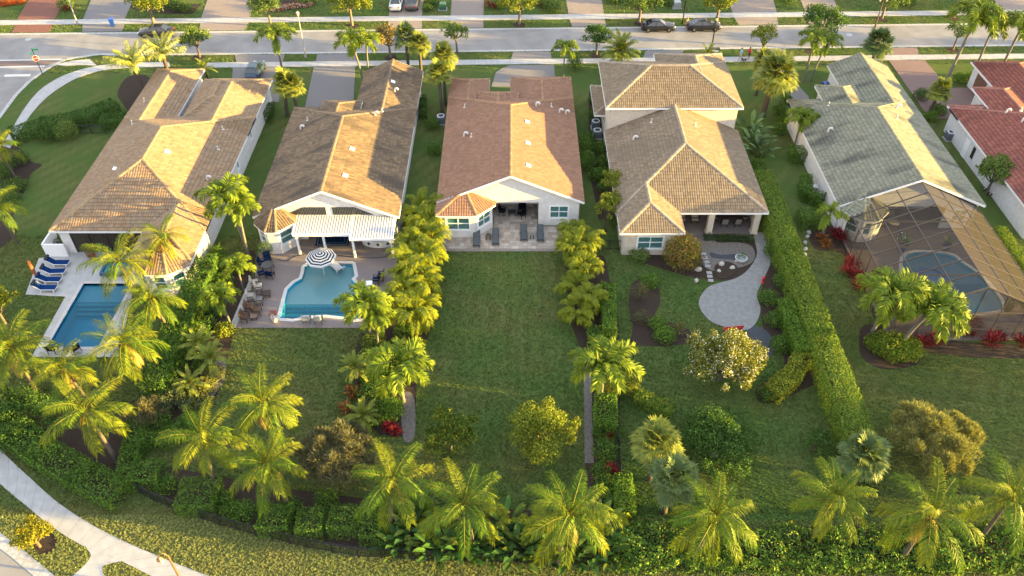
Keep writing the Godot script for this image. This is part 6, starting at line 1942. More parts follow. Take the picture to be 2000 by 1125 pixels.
	chair("dark cushioned porch chair standing clear of the doors", Vector3(0.97, 0.08, -64.77), -2.6, lin(0.012, 0.013, 0.016), lin(0.012, 0.014, 0.02), pg, 0.7)
	table("dark low table in the porch", Vector3(0, 0.08, -65.11), 0, Vector3(0.8, 0.42, 0.7), lin(0.04, 0.04, 0.045), lin(0.02, 0.02, 0.02))

	# --- garden of the cream house
	var path := smooth([Vector2(16.58, -51.87), Vector2(16.89, -53.19), Vector2(17.86, -54.48), Vector2(18.99, -55.03), Vector2(20.72, -55.73), Vector2(22.14, -57.09), Vector2(23.23, -59.01), Vector2(23.44, -60.84), Vector2(23.02, -62.1), Vector2(24.75, -62.26), Vector2(24.77, -60.38), Vector2(24.3, -57.96), Vector2(23.13, -55.59), Vector2(22.02, -53.52), Vector2(21.9, -51.54), Vector2(21.11, -49.82), Vector2(20, -48.95), Vector2(18.44, -49.32), Vector2(17.14, -50.2)], 4)
	bed(smooth([Vector2(11.26, -58.86), Vector2(12.48, -57.74), Vector2(14.73, -56.66), Vector2(17.4, -55.59), Vector2(20.69, -55.59), Vector2(23, -57.96), Vector2(23.31, -61.15), Vector2(21.01, -62.1), Vector2(17.01, -62.1), Vector2(14.66, -59.61), Vector2(12.22, -59.61)], 4), "mulch_bed", null, 0.03)
	bed(smooth([Vector2(10.8, -54.55), Vector2(11.76, -55.59), Vector2(13.12, -55.24), Vector2(13.22, -52.52), Vector2(12.52, -50.58), Vector2(14.61, -49.63), Vector2(15.38, -48.4), Vector2(14.7, -47.38), Vector2(10.36, -47.26), Vector2(10.41, -49.32), Vector2(10.33, -51.87)], 4), "mulch_bed", null, 0.03)
	slab("terrace_path", path, 0.07, M.aged_concrete)
	bed(smooth([Vector2(17.46, -61.78), Vector2(19.73, -61.94), Vector2(19.78, -60.84), Vector2(21.76, -60.84), Vector2(23.01, -60.22), Vector2(22.92, -58.48), Vector2(21.77, -57.38), Vector2(19.01, -56.66), Vector2(17.94, -57.38), Vector2(17.99, -59.61)], 4), "sand_bed", M.sand, 0.055)
	bed(smooth([Vector2(18.91, -59.31), Vector2(19.91, -58.93), Vector2(21.01, -59.08), Vector2(21.84, -58.86), Vector2(21.49, -58.11), Vector2(20.75, -58.26), Vector2(19.57, -58.41), Vector2(18.89, -58.63)], 4), "dry_stream", M.gravel, 0.075)
	bed(smooth([Vector2(19.07, -57.52), Vector2(20.21, -57.96), Vector2(21.02, -57.23), Vector2(20.38, -55.94), Vector2(19.04, -55.59), Vector2(18.79, -56.51)], 4), "mulch_bed", null, 0.08)
	bed(smooth([Vector2(19.97, -48.83), Vector2(21.12, -49.45), Vector2(21.92, -48.71), Vector2(22.22, -47.2), Vector2(21.23, -45.75), Vector2(20.43, -46.33), Vector2(20.28, -47.62)], 4), "gravel_bed", M.gravel, 0.05)
	bed(smooth([Vector2(23.61, -56.66), Vector2(24.88, -57.38), Vector2(25.37, -51.87), Vector2(25.37, -46.91), Vector2(24.86, -43.51), Vector2(22.85, -42.17), Vector2(20.13, -40.97), Vector2(19.33, -41.38), Vector2(19.71, -42.7), Vector2(22.23, -44.62), Vector2(22.5, -47.5), Vector2(21.62, -49.32), Vector2(22.36, -53.19)], 3), "mulch_bed", null, 0.03)
	hedge("low dark edging plants along the cream house's porch", [Vector2(18.8, -61.47), Vector2(20.88, -61.39), Vector2(23.23, -61.23)], 0.9, 0.4, [lin(0.04, 0.07, 0.025), lin(0.055, 0.085, 0.03)], 130.0, 0.12)
	for q in [Vector2(18.19, -59.08), Vector2(18.23, -58.48), Vector2(18.27, -57.89), Vector2(18.27, -57.31), Vector2(18.24, -56.37), Vector2(18.2, -55.87), Vector2(18.19, -55.31)]:
		var o := thing("stepping_stone", "flat grey stepping stone in the row leading from the sand bed", "stone", Vector3(q.x, 0.06, q.y), rr(-0.3, 0.3), "stepping stones in the sand bed")
		var b := MB.new()
		b.col = lin(0.42, 0.40, 0.39)
		b.block(Vector3(0, 0.03, 0), Vector3(0.5, 0.06, 0.38), 0.02)
		part("stone", b, M.stone, o)
	for q in [[Vector2(17.32, -56.8), 0.4], [Vector2(16.88, -55.31), 0.3], [Vector2(19.61, -57.6), 0.35], [Vector2(20.52, -57.09), 0.3], [Vector2(21.2, -58.11), 0.25], [Vector2(19.2, -56.66), 0.25]]:
		rock("pale boulder in the beds around the sand garden", q[0], q[1], lin(0.58, 0.53, 0.46), "pale boulders")
	var be := thing("garden_bench", "bright red wooden bench at the foot of the round terrace", "bench", Vector3(18.85, 0.05, -48.78), 0.12)
	for q in [[0.0, 0.45, -0.1, 1.6, 0.05, 0.14], [0.0, 0.45, 0.08, 1.6, 0.05, 0.14]]:
		var m := MB.new()
		m.col = lin(0.5, 0.02, 0.02)
		m.block(Vector3(q[0], q[1], q[2]), Vector3(q[3], q[4], q[5]), 0.01)
		part("seat_slat", m, M.satin, be)
	for y in [0.65, 0.82]:
		var m := MB.new()
		m.col = lin(0.5, 0.02, 0.02)
		m.block(Vector3(0, y, 0.22), Vector3(1.6, 0.12, 0.04), 0.01)
		part("back_slat", m, M.satin, be)
	for x in [-0.7, 0.7]:
		var m := MB.new()
		m.col = lin(0.5, 0.02, 0.02)
		m.box(Vector3(x, 0.22, 0), Vector3(0.08, 0.44, 0.4))
		m.box(Vector3(x, 0.45, 0.21), Vector3(0.079, 0.9, 0.07))
		part("leg", m, M.satin, be)
	var hyd := thing("garden_ornament", "small bright red ornament beside the terrace path", "ornament", Vector3(22.87, 0.03, -55.07))
	var hm := MB.new()
	hm.col = lin(0.6, 0.02, 0.03)
	hm.lathe(Vector3.ZERO, [Vector2(0.16, 0.0), Vector2(0.16, 0.05), Vector2(0.1, 0.1), Vector2(0.09, 0.5), Vector2(0.14, 0.55), Vector2(0.12, 0.68), Vector2(0, 0.78)], 10)
	part("body", hm, M.satin, hyd)
	var fount := thing("fountain", "small pale stone fountain with a green plant in the sand bed", "fountain", Vector3(21.56, 0.06, -58.26))
	var fm := MB.new()
	fm.col = lin(0.6, 0.6, 0.6)
	fm.lathe(Vector3.ZERO, [Vector2(0.5, 0.0), Vector2(0.6, 0.25), Vector2(0.5, 0.28), Vector2(0.4, 0.15), Vector2(0, 0.12)], 14)
	part("bowl", fm, M.stone, fount)
	fm = MB.new()
	foliage(fm, [[Vector3(0, 0.4, 0), Vector3(0.4, 0.35, 0.4)]], 150.0, 0.12, [lin(0.06, 0.12, 0.03)])
	part("foliage", fm, M.leaf, fount)
	slab("porch_floor", rect(15.6, 23.9, -66.1, -61.9), 0.05, M.paver_grey, lin(0.26, 0.22, 0.2))
	table("long dark dining table in the cream house's porch", Vector3(21.6, 0.05, -64.3), 0, Vector3(2.2, 0.74, 1.1), lin(0.04, 0.025, 0.02), lin(0.03, 0.02, 0.015))
	for q in [[20.9, -63.4, PI * 0.5], [22.2, -63.4, PI * 0.5], [20.9, -65.2, -PI * 0.5], [22.2, -65.2, -PI * 0.5], [20.1, -64.3, 0.0], [23.1, -64.3, PI]]:
		chair("dark dining chair with pale cushion around the long porch table", Vector3(q[0], 0.05, q[1]), q[2], lin(0.03, 0.025, 0.02), lin(0.3, 0.28, 0.25), "dining chairs in the cream house's porch", 0.55)
	for x in [16.8, 18.1]:
		chair("cream cushioned porch chair beside the porch column" if x > 17 else "cream cushioned porch chair against the room wall", Vector3(x, 0.05, -64.0), -PI * 0.5, lin(0.03, 0.025, 0.02), lin(0.5, 0.45, 0.38), "", 0.7)

	# --- planted strips on the lot lines
	bed(pv([Vector2(-13.11, -48.4), Vector2(-11.25, -49.32), Vector2(-9.06, -51.87), Vector2(-6.98, -54.55), Vector2(-6.84, -49.32), Vector2(-7.86, -45.75), Vector2(-7.51, -40.35), Vector2(-7.51, -37.65), Vector2(-10.09, -37.88), Vector2(-11.99, -40.35), Vector2(-12.92, -44.06)]), "mulch_bed", null, 0.028)
	bed(smooth([Vector2(-8.71, -41.9), Vector2(-7.79, -41.64), Vector2(-7.38, -37.88), Vector2(-8.1, -37.31), Vector2(-8.53, -39.35)], 4), "sand_strip", M.sand, 0.036)
	bed(pv([Vector2(5.14, -58.86), Vector2(8.74, -58.86), Vector2(9.3, -50.58), Vector2(9, -45.75), Vector2(8.25, -38.85), Vector2(7.4, -30.86), Vector2(5.34, -30.86), Vector2(5.36, -35.55), Vector2(5.95, -45.75), Vector2(4.92, -50.58)]), "mulch_bed", null, 0.028)
	bed(pv([Vector2(5.94, -46.33), Vector2(6.54, -46.33), Vector2(6.02, -35.33), Vector2(5.34, -35.33)]), "sand_strip", M.sand, 0.036)
	bed(smooth([Vector2(-28.24, -49.32), Vector2(-26.99, -54.55), Vector2(-25.72, -58.86), Vector2(-24.27, -58.86), Vector2(-23.82, -49.32), Vector2(-23.57, -45.75), Vector2(-23.46, -41.38), Vector2(-25.18, -40.35), Vector2(-28.11, -38.37), Vector2(-29.36, -44.62)], 4), "mulch_bed", null, 0.028)
	bed(smooth([Vector2(-24.51, -45.63), Vector2(-23.78, -45.75), Vector2(-23.28, -43.51), Vector2(-23.73, -41.64), Vector2(-24.16, -42.17)], 4), "sand_strip", M.sand, 0.036)
	bed(smooth([Vector2(-37.7, -38.85), Vector2(-34.36, -38.37), Vector2(-30.83, -38.85), Vector2(-28.95, -37.41), Vector2(-27.32, -32.92), Vector2(-27.93, -31.88), Vector2(-30.68, -32.92), Vector2(-34.16, -35.1), Vector2(-36.85, -36.94)], 4), "mulch_bed", null, 0.028)
	bed(smooth([Vector2(-59.64, -77.88), Vector2(-55.62, -77.88), Vector2(-52.57, -74.82), Vector2(-51.05, -74.13), Vector2(-51.51, -72.39), Vector2(-50.83, -69.59), Vector2(-50.57, -66.06), Vector2(-48.46, -61.94), Vector2(-51.21, -60.38)], 4), "mulch_bed", null, 0.028)
	bed(smooth([Vector2(31.51, -60.38), Vector2(32.03, -58.86), Vector2(31.89, -53.86), Vector2(31.77, -49.32), Vector2(35.04, -46.33), Vector2(42.89, -45.75), Vector2(43.54, -47.15), Vector2(38.13, -47.62), Vector2(34.85, -49.32), Vector2(32.58, -54.55), Vector2(32.75, -59.61)], 3), "mulch_bed", null, 0.028)
	bed(smooth([Vector2(30.09, -49.32), Vector2(31.77, -49.32), Vector2(33.76, -46.33), Vector2(33.3, -45.07), Vector2(31, -44.5), Vector2(29.5, -45.07), Vector2(29.06, -46.33)], 4), "mulch_bed", null, 0.033)
	bed(smooth([Vector2(29.41, -63.55), Vector2(32.72, -62.74), Vector2(32.03, -58.86), Vector2(30.8, -59.61), Vector2(28.94, -59.99)], 3), "mulch_bed", null, 0.029)
	bed(smooth([Vector2(-48.45, -89.93), Vector2(-48.54, -93.81), Vector2(-45.95, -93.81), Vector2(-44.57, -88.68), Vector2(-44.58, -84.49), Vector2(-47.07, -87.46)], 4), "mulch_bed", null, 0.028)
	bed(smooth([Vector2(-32.58, -29.05), Vector2(-31.69, -29.67), Vector2(-30.81, -28.97), Vector2(-30.88, -28.14), Vector2(-31.71, -28.07)], 5), "mulch_bed", null, 0.028)
	bed(pv([Vector2(-27.62, -33.57), Vector2(-24.28, -32.29), Vector2(-20.69, -31.06), Vector2(-17.62, -30.14), Vector2(-13.9, -29.09), Vector2(-10.32, -28.33), Vector2(-5.66, -28.14), Vector2(6.83, -27.77), Vector2(34.4, -27.58), Vector2(35.55, -30.06), Vector2(17.6, -30.06), Vector2(8.45, -30.06), Vector2(3.58, -31.26), Vector2(-3.59, -31.67), Vector2(-10.15, -32.29), Vector2(-16.12, -33.14), Vector2(-21.53, -34.22), Vector2(-27.55, -35.55)]), "planting_strip", null, 0.024)
	bed(pv([Vector2(9.44, -89.93), Vector2(11.33, -89.93), Vector2(10.74, -72.39), Vector2(11.07, -65.21), Vector2(8.68, -64.38), Vector2(8.29, -73.35)]), "mulch_bed", null, 0.028)
	for q in [Vector2(-41.05, -98.92), Vector2(-22.29, -108.37), Vector2(-33.48, -107.89), Vector2(1, -108.7), Vector2(17.96, -109.19), Vector2(28.67, -108.86), Vector2(52.31, -110.51), Vector2(11.11, -99.5), Vector2(58.56, -101.1), Vector2(-15.9, -98.92), Vector2(39.75, -100.81), Vector2(62.58, -110.85)]:
		var ring := PackedVector2Array()
		for i in 14: ring.append(q + Vector2(cos(TAU * i / 14.0), sin(TAU * i / 14.0)) * rr(0.75, 0.95))
		bed(ring, "mulch_ring", null, 0.03)
	bed(pv([Vector2(-56.88, -115.69), Vector2(-45.28, -115.69), Vector2(-45.82, -112.37), Vector2(-49.12, -112.37), Vector2(-53.81, -113.23)]), "mulch_bed", null, 0.03)
	bed(pv([Vector2(-36.24, -117.12), Vector2(-29.2, -117.85), Vector2(-28.91, -114.98), Vector2(-34.57, -112.89)]), "mulch_bed", null, 0.03)
	for q in [Vector2(28.27, -60.76), Vector2(28.76, -61.7), Vector2(28.07, -59.84), Vector2(29.08, -62.34), Vector2(27.7, -59.01)]:
		rock("flat pale stone laid in the shaded side yard of the grey green house", q, 0.28, lin(0.5, 0.48, 0.44), "flat stones in the side yard")

	# --- small equipment
	ac_unit("air conditioner at the terracotta house's side wall", Vector2(-8.23, -82.77))
	ac_unit("air conditioner nearest the upper storey of the cream house", Vector2(9.63, -81.65))
	ac_unit("air conditioner below the first one beside the cream house", Vector2(9.66, -79.69))
	ac_unit("black air conditioner at the white wall of the red roofed house", Vector2(49.46, -79.26))
	for q in [Vector2(49.41, -69.41), Vector2(49.56, -68.51), Vector2(49.86, -67.62)]:
		var o := thing("pool_pump", "pool pump with white pipes against the red roofed house", "pump", Vector3(q.x, 0, q.y), 0.0, "pool pumps")
		var m := MB.new()
		m.col = lin(0.03, 0.03, 0.03)
		m.tube([Vector3(-0.3, 0.25, 0), Vector3(0.3, 0.25, 0)], [0.18, 0.18], 8)
		m.lathe(Vector3(0.5, 0, 0), [Vector2(0.22, 0.0), Vector2(0.22, 0.8), Vector2(0, 0.95)], 10)
		part("motor", m, M.satin, o)
		m = MB.new()
		m.col = lin(0.75, 0.75, 0.75)
		m.tube([Vector3(-0.3, 0.25, 0.1), Vector3(-0.3, 0.6, 0.3), Vector3(0.6, 0.6, 0.3), Vector3(0.6, 0.1, 0.3)], [0.05, 0.05, 0.05, 0.05], 6)
		part("pipe", m, M.satin, o)
	var eq := thing("pool_heater", "white pool equipment box inside the low curved hedge", "pump", Vector3(31.3, 0, -69.41))
	var em := MB.new()
	em.col = lin(0.75, 0.75, 0.75)
	em.block(Vector3(0, 0.3, 0), Vector3(0.9, 0.6, 0.6), 0.04)
	em.block(Vector3(0.9, 0.2, 0.4), Vector3(0.5, 0.4, 0.5), 0.04)
	part("casing", em, M.satin, eq)
	screen_cage()
	fences()

func striped_parasol(at: Vector3) -> void:
	var o := thing("striped_parasol", "black and white striped parasol standing in the turquoise pool", "parasol", at)
	var p := MB.new()
	p.col = lin(0.7, 0.7, 0.7)
	p.tube([Vector3(0, -0.35, 0), Vector3(0, 2.45, 0)], [0.03, 0.03], 7)
	part("pole", p, M.satin, o)
	var b := MB.new()
	var n := 8
	var rings := 11
	for k in rings:
		b.col = lin(0.02, 0.02, 0.022) if k % 2 else lin(0.78, 0.77, 0.75)
		var f0 := float(k) / rings
		var f1 := float(k + 1) / rings
		var P := func(i: int, f: float) -> Vector3:
			var a := TAU * i / n + 0.2
			return Vector3(cos(a) * 1.4 * f, 2.5 - 0.55 * pow(f, 1.25), -sin(a) * 1.4 * f)
		for i in n:
			b.quad(P.call(i, f1), P.call(i + 1, f1), P.call(i + 1, f0), P.call(i, f0) + Vector3(0, 0.00001, 0))
	b.col = lin(0.75, 0.74, 0.72)
	for i in n:
		var a := TAU * i / n + 0.2
		var e := TAU * (i + 1) / n + 0.2
		b.quad(Vector3(cos(a) * 1.4, 1.8, -sin(a) * 1.4), Vector3(cos(e) * 1.4, 1.8, -sin(e) * 1.4), Vector3(cos(e) * 1.4, 1.95, -sin(e) * 1.4), Vector3(cos(a) * 1.4, 1.95, -sin(a) * 1.4))
	part("canopy", b, M.cloth, o)

func bar_counter(at: Vector3) -> void:
	var o := thing("bar_counter", "curved white bar counter with dark diamond tiles under the patio cover", "bar", at)
	var b := MB.new()
	var t := MB.new()
	b.col = lin(0.7, 0.69, 0.66)
	t.col = lin(0.32, 0.29, 0.27)
	var n := 10
	var A := func(i: float) -> Vector3:
		var a := lerpf(PI * 0.86, PI * 0.14, i / n)
		return Vector3(cos(a) * 1.75, 0, sin(a) * 1.1 - 0.5)
	for i in n:
		var p: Vector3 = A.call(float(i))
		var q: Vector3 = A.call(float(i + 1))
		var s := (q - p).cross(Vector3.UP).normalized() * -1.0
		b.quad(p, q, q + Vector3(0, 0.95, 0), p + Vector3(0, 0.95, 0))
		b.quad(q - s * -0.5, p - s * -0.5, p - s * -0.5 + Vector3(0, 0.95, 0), q - s * -0.5 + Vector3(0, 0.95, 0))
		t.prism(pv([Vector2(p.x, p.z) - Vector2(s.x, s.z) * 0.12, Vector2(q.x, q.z) - Vector2(s.x, s.z) * 0.12, Vector2(q.x, q.z) + Vector2(s.x, s.z) * 0.65, Vector2(p.x, p.z) + Vector2(s.x, s.z) * 0.65]), 0.95, 1.03)
	part("body", b, M.plain, o)
	part("counter_top", t, M.satin, o)
	for k in [2.6, 5.0, 7.4]:
		var p: Vector3 = A.call(k)
		var q: Vector3 = A.call(k + 0.2)
		var d := (q - p).normalized()
		var s := d.cross(Vector3.UP)
		var m := MB.new()
		m.col = lin(0.03, 0.035, 0.05)
		m.box(p + Vector3(0, 0.5, 0) - s * -0.02, Vector3(0.26, 0.26, 0.03), Basis(d, Vector3.UP, s) * Basis(Vector3(0, 0, 1), PI / 4))
		part("tile", m, M.satin, o)
	var base := MB.new()
	base.col = lin(0.25, 0.21, 0.19)
	base.prism(pv([Vector2(-1.7, -0.5), Vector2(1.7, -0.5), Vector2(1.4, 0.7), Vector2(0, 0.95), Vector2(-1.4, 0.7)]), 0.0, 0.08)
	part("plinth", base, M.stone, o)

func screen_cage() -> void:
	var d := MB.new()
	d.col = lin(0.24, 0.185, 0.165)
	var x0 := 32.2
	var x1 := 44.6
	var z0 := -63.0
	var z1 := -48.2
	var deck := rect(x0 - 0.2, 45.0, -66.3, z1 + 0.4)
	var pl := smooth([Vector2(37.55, -59.08), Vector2(41.34, -59.08), Vector2(42.26, -57.74), Vector2(43.17, -55.94), Vector2(43.58, -53.32), Vector2(43.14, -51.6), Vector2(40.44, -51.09), Vector2(37.9, -51.48), Vector2(36.15, -52.85), Vector2(36.1, -55.94)], 4)
	var po := pool("free form teal pool under the screen enclosure", pl, d, deck, 0.06, lin(0.01, 0.48, 0.64), rect(20, 60, -70, -55.3), lin(0.14, 0.28, 0.33), lin(0.66, 0.6, 0.54))
	deck_slab("screened_pool_deck", d, M.paver_grey)
	# tile lattice on the shelf, and the raised spa ring
	for i in 9:
		for s in [-1.0, 1.0]:
			var m := MB.new()
			m.col = lin(0.03, 0.10, 0.25)
			m.box(Vector3(32.6 + i * 0.62, -0.33, -56.6), Vector3(0.09, 0.012, 2.6), Basis(Vector3.UP, s * 0.7))
			part("tile", m, M.satin, po, po.position)
	var spa := thing("spa", "round dark blue spa at the edge of the screened pool", "spa", Vector3(38.64, 0, -55.8))
	var b := MB.new()
	b.col = lin(0.02, 0.09, 0.22)
	b.lathe(Vector3.ZERO, [Vector2(1.35, -1.0), Vector2(1.35, 0.12), Vector2(1.1, 0.14), Vector2(1.1, -0.02)], 20)
	part("ring", b, M.satin, spa)
	b = MB.new()
	b.col = lin(0.02, 0.12, 0.24)
	b.lathe(Vector3.ZERO, [Vector2(1.1, 0.03), Vector2(0.0, 0.03)], 20)
	part("water", b, M.satin, spa)
	var o := thing("screen_enclosure", "gabled bronze screen enclosure over the teal pool", "enclosure", Vector3((x0 + x1) * 0.5, 0, (z0 + z1) * 0.5))
	var at := o.position
	var xm := 38.35
	var e := 2.85
	var h := 5.75
	var bays := 8
	var ze := z1
	# frames across
	for i in bays + 1:
		var z := lerpf(z0, ze, float(i) / bays)
		var m := MB.new()
		m.bar(Vector3(x0, e, z), Vector3(xm, h, z), 0.06, 0.12)
		m.bar(Vector3(xm, h, z), Vector3(x1, e, z), 0.06, 0.12)
		m.box(Vector3(x0, e * 0.5, z), Vector3(0.07, e, 0.07))
		m.box(Vector3(x1, e * 0.5, z), Vector3(0.07, e, 0.07))
		if i in [2, 4, 6]: m.bar(Vector3(lerpf(x0, xm, 0.32), lerpf(e, h, 0.32), z), Vector3(lerpf(x1, xm, 0.32), lerpf(e, h, 0.32), z), 0.06, 0.14)
		part("frame", m, M.bronze, o, at)
	for q in [[x0, e], [lerpf(x0, xm, 0.333), lerpf(e, h, 0.333)], [lerpf(x0, xm, 0.666), lerpf(e, h, 0.666)], [xm, h], [lerpf(x1, xm, 0.333), lerpf(e, h, 0.333)], [lerpf(x1, xm, 0.666), lerpf(e, h, 0.666)], [x1, e], [x0, 1.0], [x1, 1.0]]:
		var m := MB.new()
		m.bar(Vector3(q[0], q[1] + 0.01, z0), Vector3(q[0], q[1] + 0.01, ze), 0.06, 0.08)
		part("purlin", m, M.bronze, o, at)
	# end wall frame
	var w := MB.new()
	for i in range(1, 6):
		var x := lerpf(x0, x1, i / 6.0)
		var y := lerpf(e, h, 1.0 - absf(x - xm) / (xm - x0 if x < xm else x1 - xm))
		w.box(Vector3(x, y * 0.5, ze), Vector3(0.06, y, 0.06))
	w.box(Vector3((x0 + x1) * 0.5, e, ze), Vector3(x1 - x0, 0.1, 0.05))
	w.box(Vector3((x0 + x1) * 0.5, 1.0, ze), Vector3(x1 - x0, 0.06, 0.05))
	part("end_frame", w, M.bronze, o, at)
	# one screen panel in every field
	for i in bays:
		var za := lerpf(z0, ze, float(i) / bays) + 0.03
		var zb := lerpf(z0, ze, float(i + 1) / bays) - 0.03
		for side in [x0, x1]:
			for k in 3:
				var m := MB.new()
				var a := Vector2(side, e).lerp(Vector2(xm, h), k / 3.0)
				var c := Vector2(side, e).lerp(Vector2(xm, h), (k + 1) / 3.0)
				m.quad(Vector3(a.x, a.y, za), Vector3(a.x, a.y, zb), Vector3(c.x, c.y, zb), Vector3(c.x, c.y, za))
				part("screen_panel", m, M.screen, o, at)
			var n := MB.new()
			n.quad(Vector3(side, 0.05, za), Vector3(side, 0.05, zb), Vector3(side, e, zb), Vector3(side, e, za))
			part("screen_panel", n, M.screen, o, at)
	for i in 6:
		var xa := lerpf(x0, x1, i / 6.0) + 0.03
		var xb := lerpf(x0, x1, (i + 1) / 6.0) - 0.03
		var top := func(x: float) -> float: return lerpf(e, h, 1.0 - absf(x - xm) / (xm - x0 if x < xm else x1 - xm))
		var m := MB.new()
		m.quad(Vector3(xa, 0.05, ze), Vector3(xb, 0.05, ze), Vector3(xb, top.call(xb), ze), Vector3(xa, top.call(xa), ze))
		part("screen_panel", m, M.screen, o, at)
	# furniture inside
	pot("dark blue pot with a small palm on the screened pool's wall", Vector3(37.2, 0.06, -59.54), 0.4, 0.7, lin(0.015, 0.03, 0.1), [lin(0.06, 0.12, 0.04), lin(0.08, 0.14, 0.04)], 1.4, true)
	pot("dark blue pot with a leafy plant at the far end of the screened pool", Vector3(41.36, 0.06, -59.69), 0.4, 0.7, lin(0.015, 0.03, 0.1), [lin(0.06, 0.12, 0.04), lin(0.08, 0.14, 0.04)], 1.2, true)
	pot("dark pot with a plant at the corner of the screened pool by the cordylines", Vector3(43.53, 0.06, -51.41), 0.4, 0.6, lin(0.015, 0.02, 0.03), [lin(0.05, 0.1, 0.04)], 0.8)
	for q in [[Vector3(36.36, 0.06, -63.48), 0.4], [Vector3(37.7, 0.06, -64.13), -1.2], [Vector3(39.18, 0.06, -65.13), -1.8], [Vector3(42.84, 0.06, -65.56), 2.6]]:
		chair("cushioned chair on the deck under the screen enclosure", q[0], q[1], lin(0.06, 0.05, 0.045), lin(0.25, 0.2, 0.16), "chairs under the screen enclosure", 0.75)
	for q in [[Vector3(33.91, 0.06, -55.52), "blue chair at the near left corner under the screen enclosure"], [Vector3(37.65, 0.06, -61.08), "blue chair beside the potted palm under the screen enclosure"]]:
		chair(q[1].replace("near left ", "open "), q[0], 0.6, lin(0.6, 0.6, 0.6), lin(0.05, 0.12, 0.25))
	table("round table among the chairs under the screen enclosure", Vector3(37.44, 0.06, -63.07), 0, Vector3(1.0, 0.72, 1.0), lin(0.3, 0.27, 0.24), lin(0.05, 0.05, 0.05), true)

func fence_run(label: String, pts: Array, gap: float) -> void:
	var o := thing("metal_fence", label, "fence", Vector3(pts[0].x, 0, pts[0].y))
	var at := o.position
	var pk := MB.new()
	pk.box(Vector3(0, 0.62, 0), Vector3(0.022, 1.2, 0.022))
	var pm := pk.mesh()
	var ps := MB.new()
	ps.block(Vector3(0, 0.66, 0), Vector3(0.07, 1.32, 0.07), 0.015)
	var psm := ps.mesh()
	for i in pts.size() - 1:
		var a := Vector3(pts[i].x, 0, pts[i].y)
		var b := Vector3(pts[i + 1].x, 0, pts[i + 1].y)
		var l := a.distance_to(b)
		for y in [0.18, 1.02, 1.18]:
			var m := MB.new()
			m.bar(a + Vector3(0, y, 0), b + Vector3(0, y, 0), 0.03, 0.035)
			part("rail", m, M.dark_metal, o, at)
		var n := int(l / 1.85) + 1
		for k in n: mi("post", psm, M.dark_metal, o, Transform3D(Basis.IDENTITY, a.lerp(b, float(k) / n) - at))
		var c := int(l / gap)
		for k in c: mi("picket", pm, M.dark_metal, o, Transform3D(Basis.IDENTITY, a.lerp(b, (k + 0.5) / c) - at))

func fences() -> void:
	fence_run("black metal picket fence curving past the clipped hedge blocks", [Vector2(-27.44, -33.26), Vector2(-25.32, -32.17), Vector2(-22.86, -31.18), Vector2(-20.11, -30.22), Vector2(-17.46, -29.44), Vector2(-13.79, -28.52), Vector2(-10.25, -27.84), Vector2(-5.62, -27.62)], 0.12)
	fence_run("black metal picket fence in front of the long boundary hedge", [Vector2(-5.62, -27.62), Vector2(0, -27.4), Vector2(6.77, -27.18), Vector2(16.85, -26.82), Vector2(34.44, -26.96)], 0.145)
	fence_run("short black fence between hedge and the tan roofed house's front corner", [Vector2(-49.71, -80.34), Vector2(-46.08, -80.34)], 0.14)
	fence_run("black fence beside the window of the cream house", [Vector2(8.22, -59.76), Vector2(10.38, -59.76)], 0.14)
	fence_run("black fence along the side of the garden strip by the cabbage palms", [Vector2(8.04, -37.88), Vector2(7.62, -31.26)], 0.16)

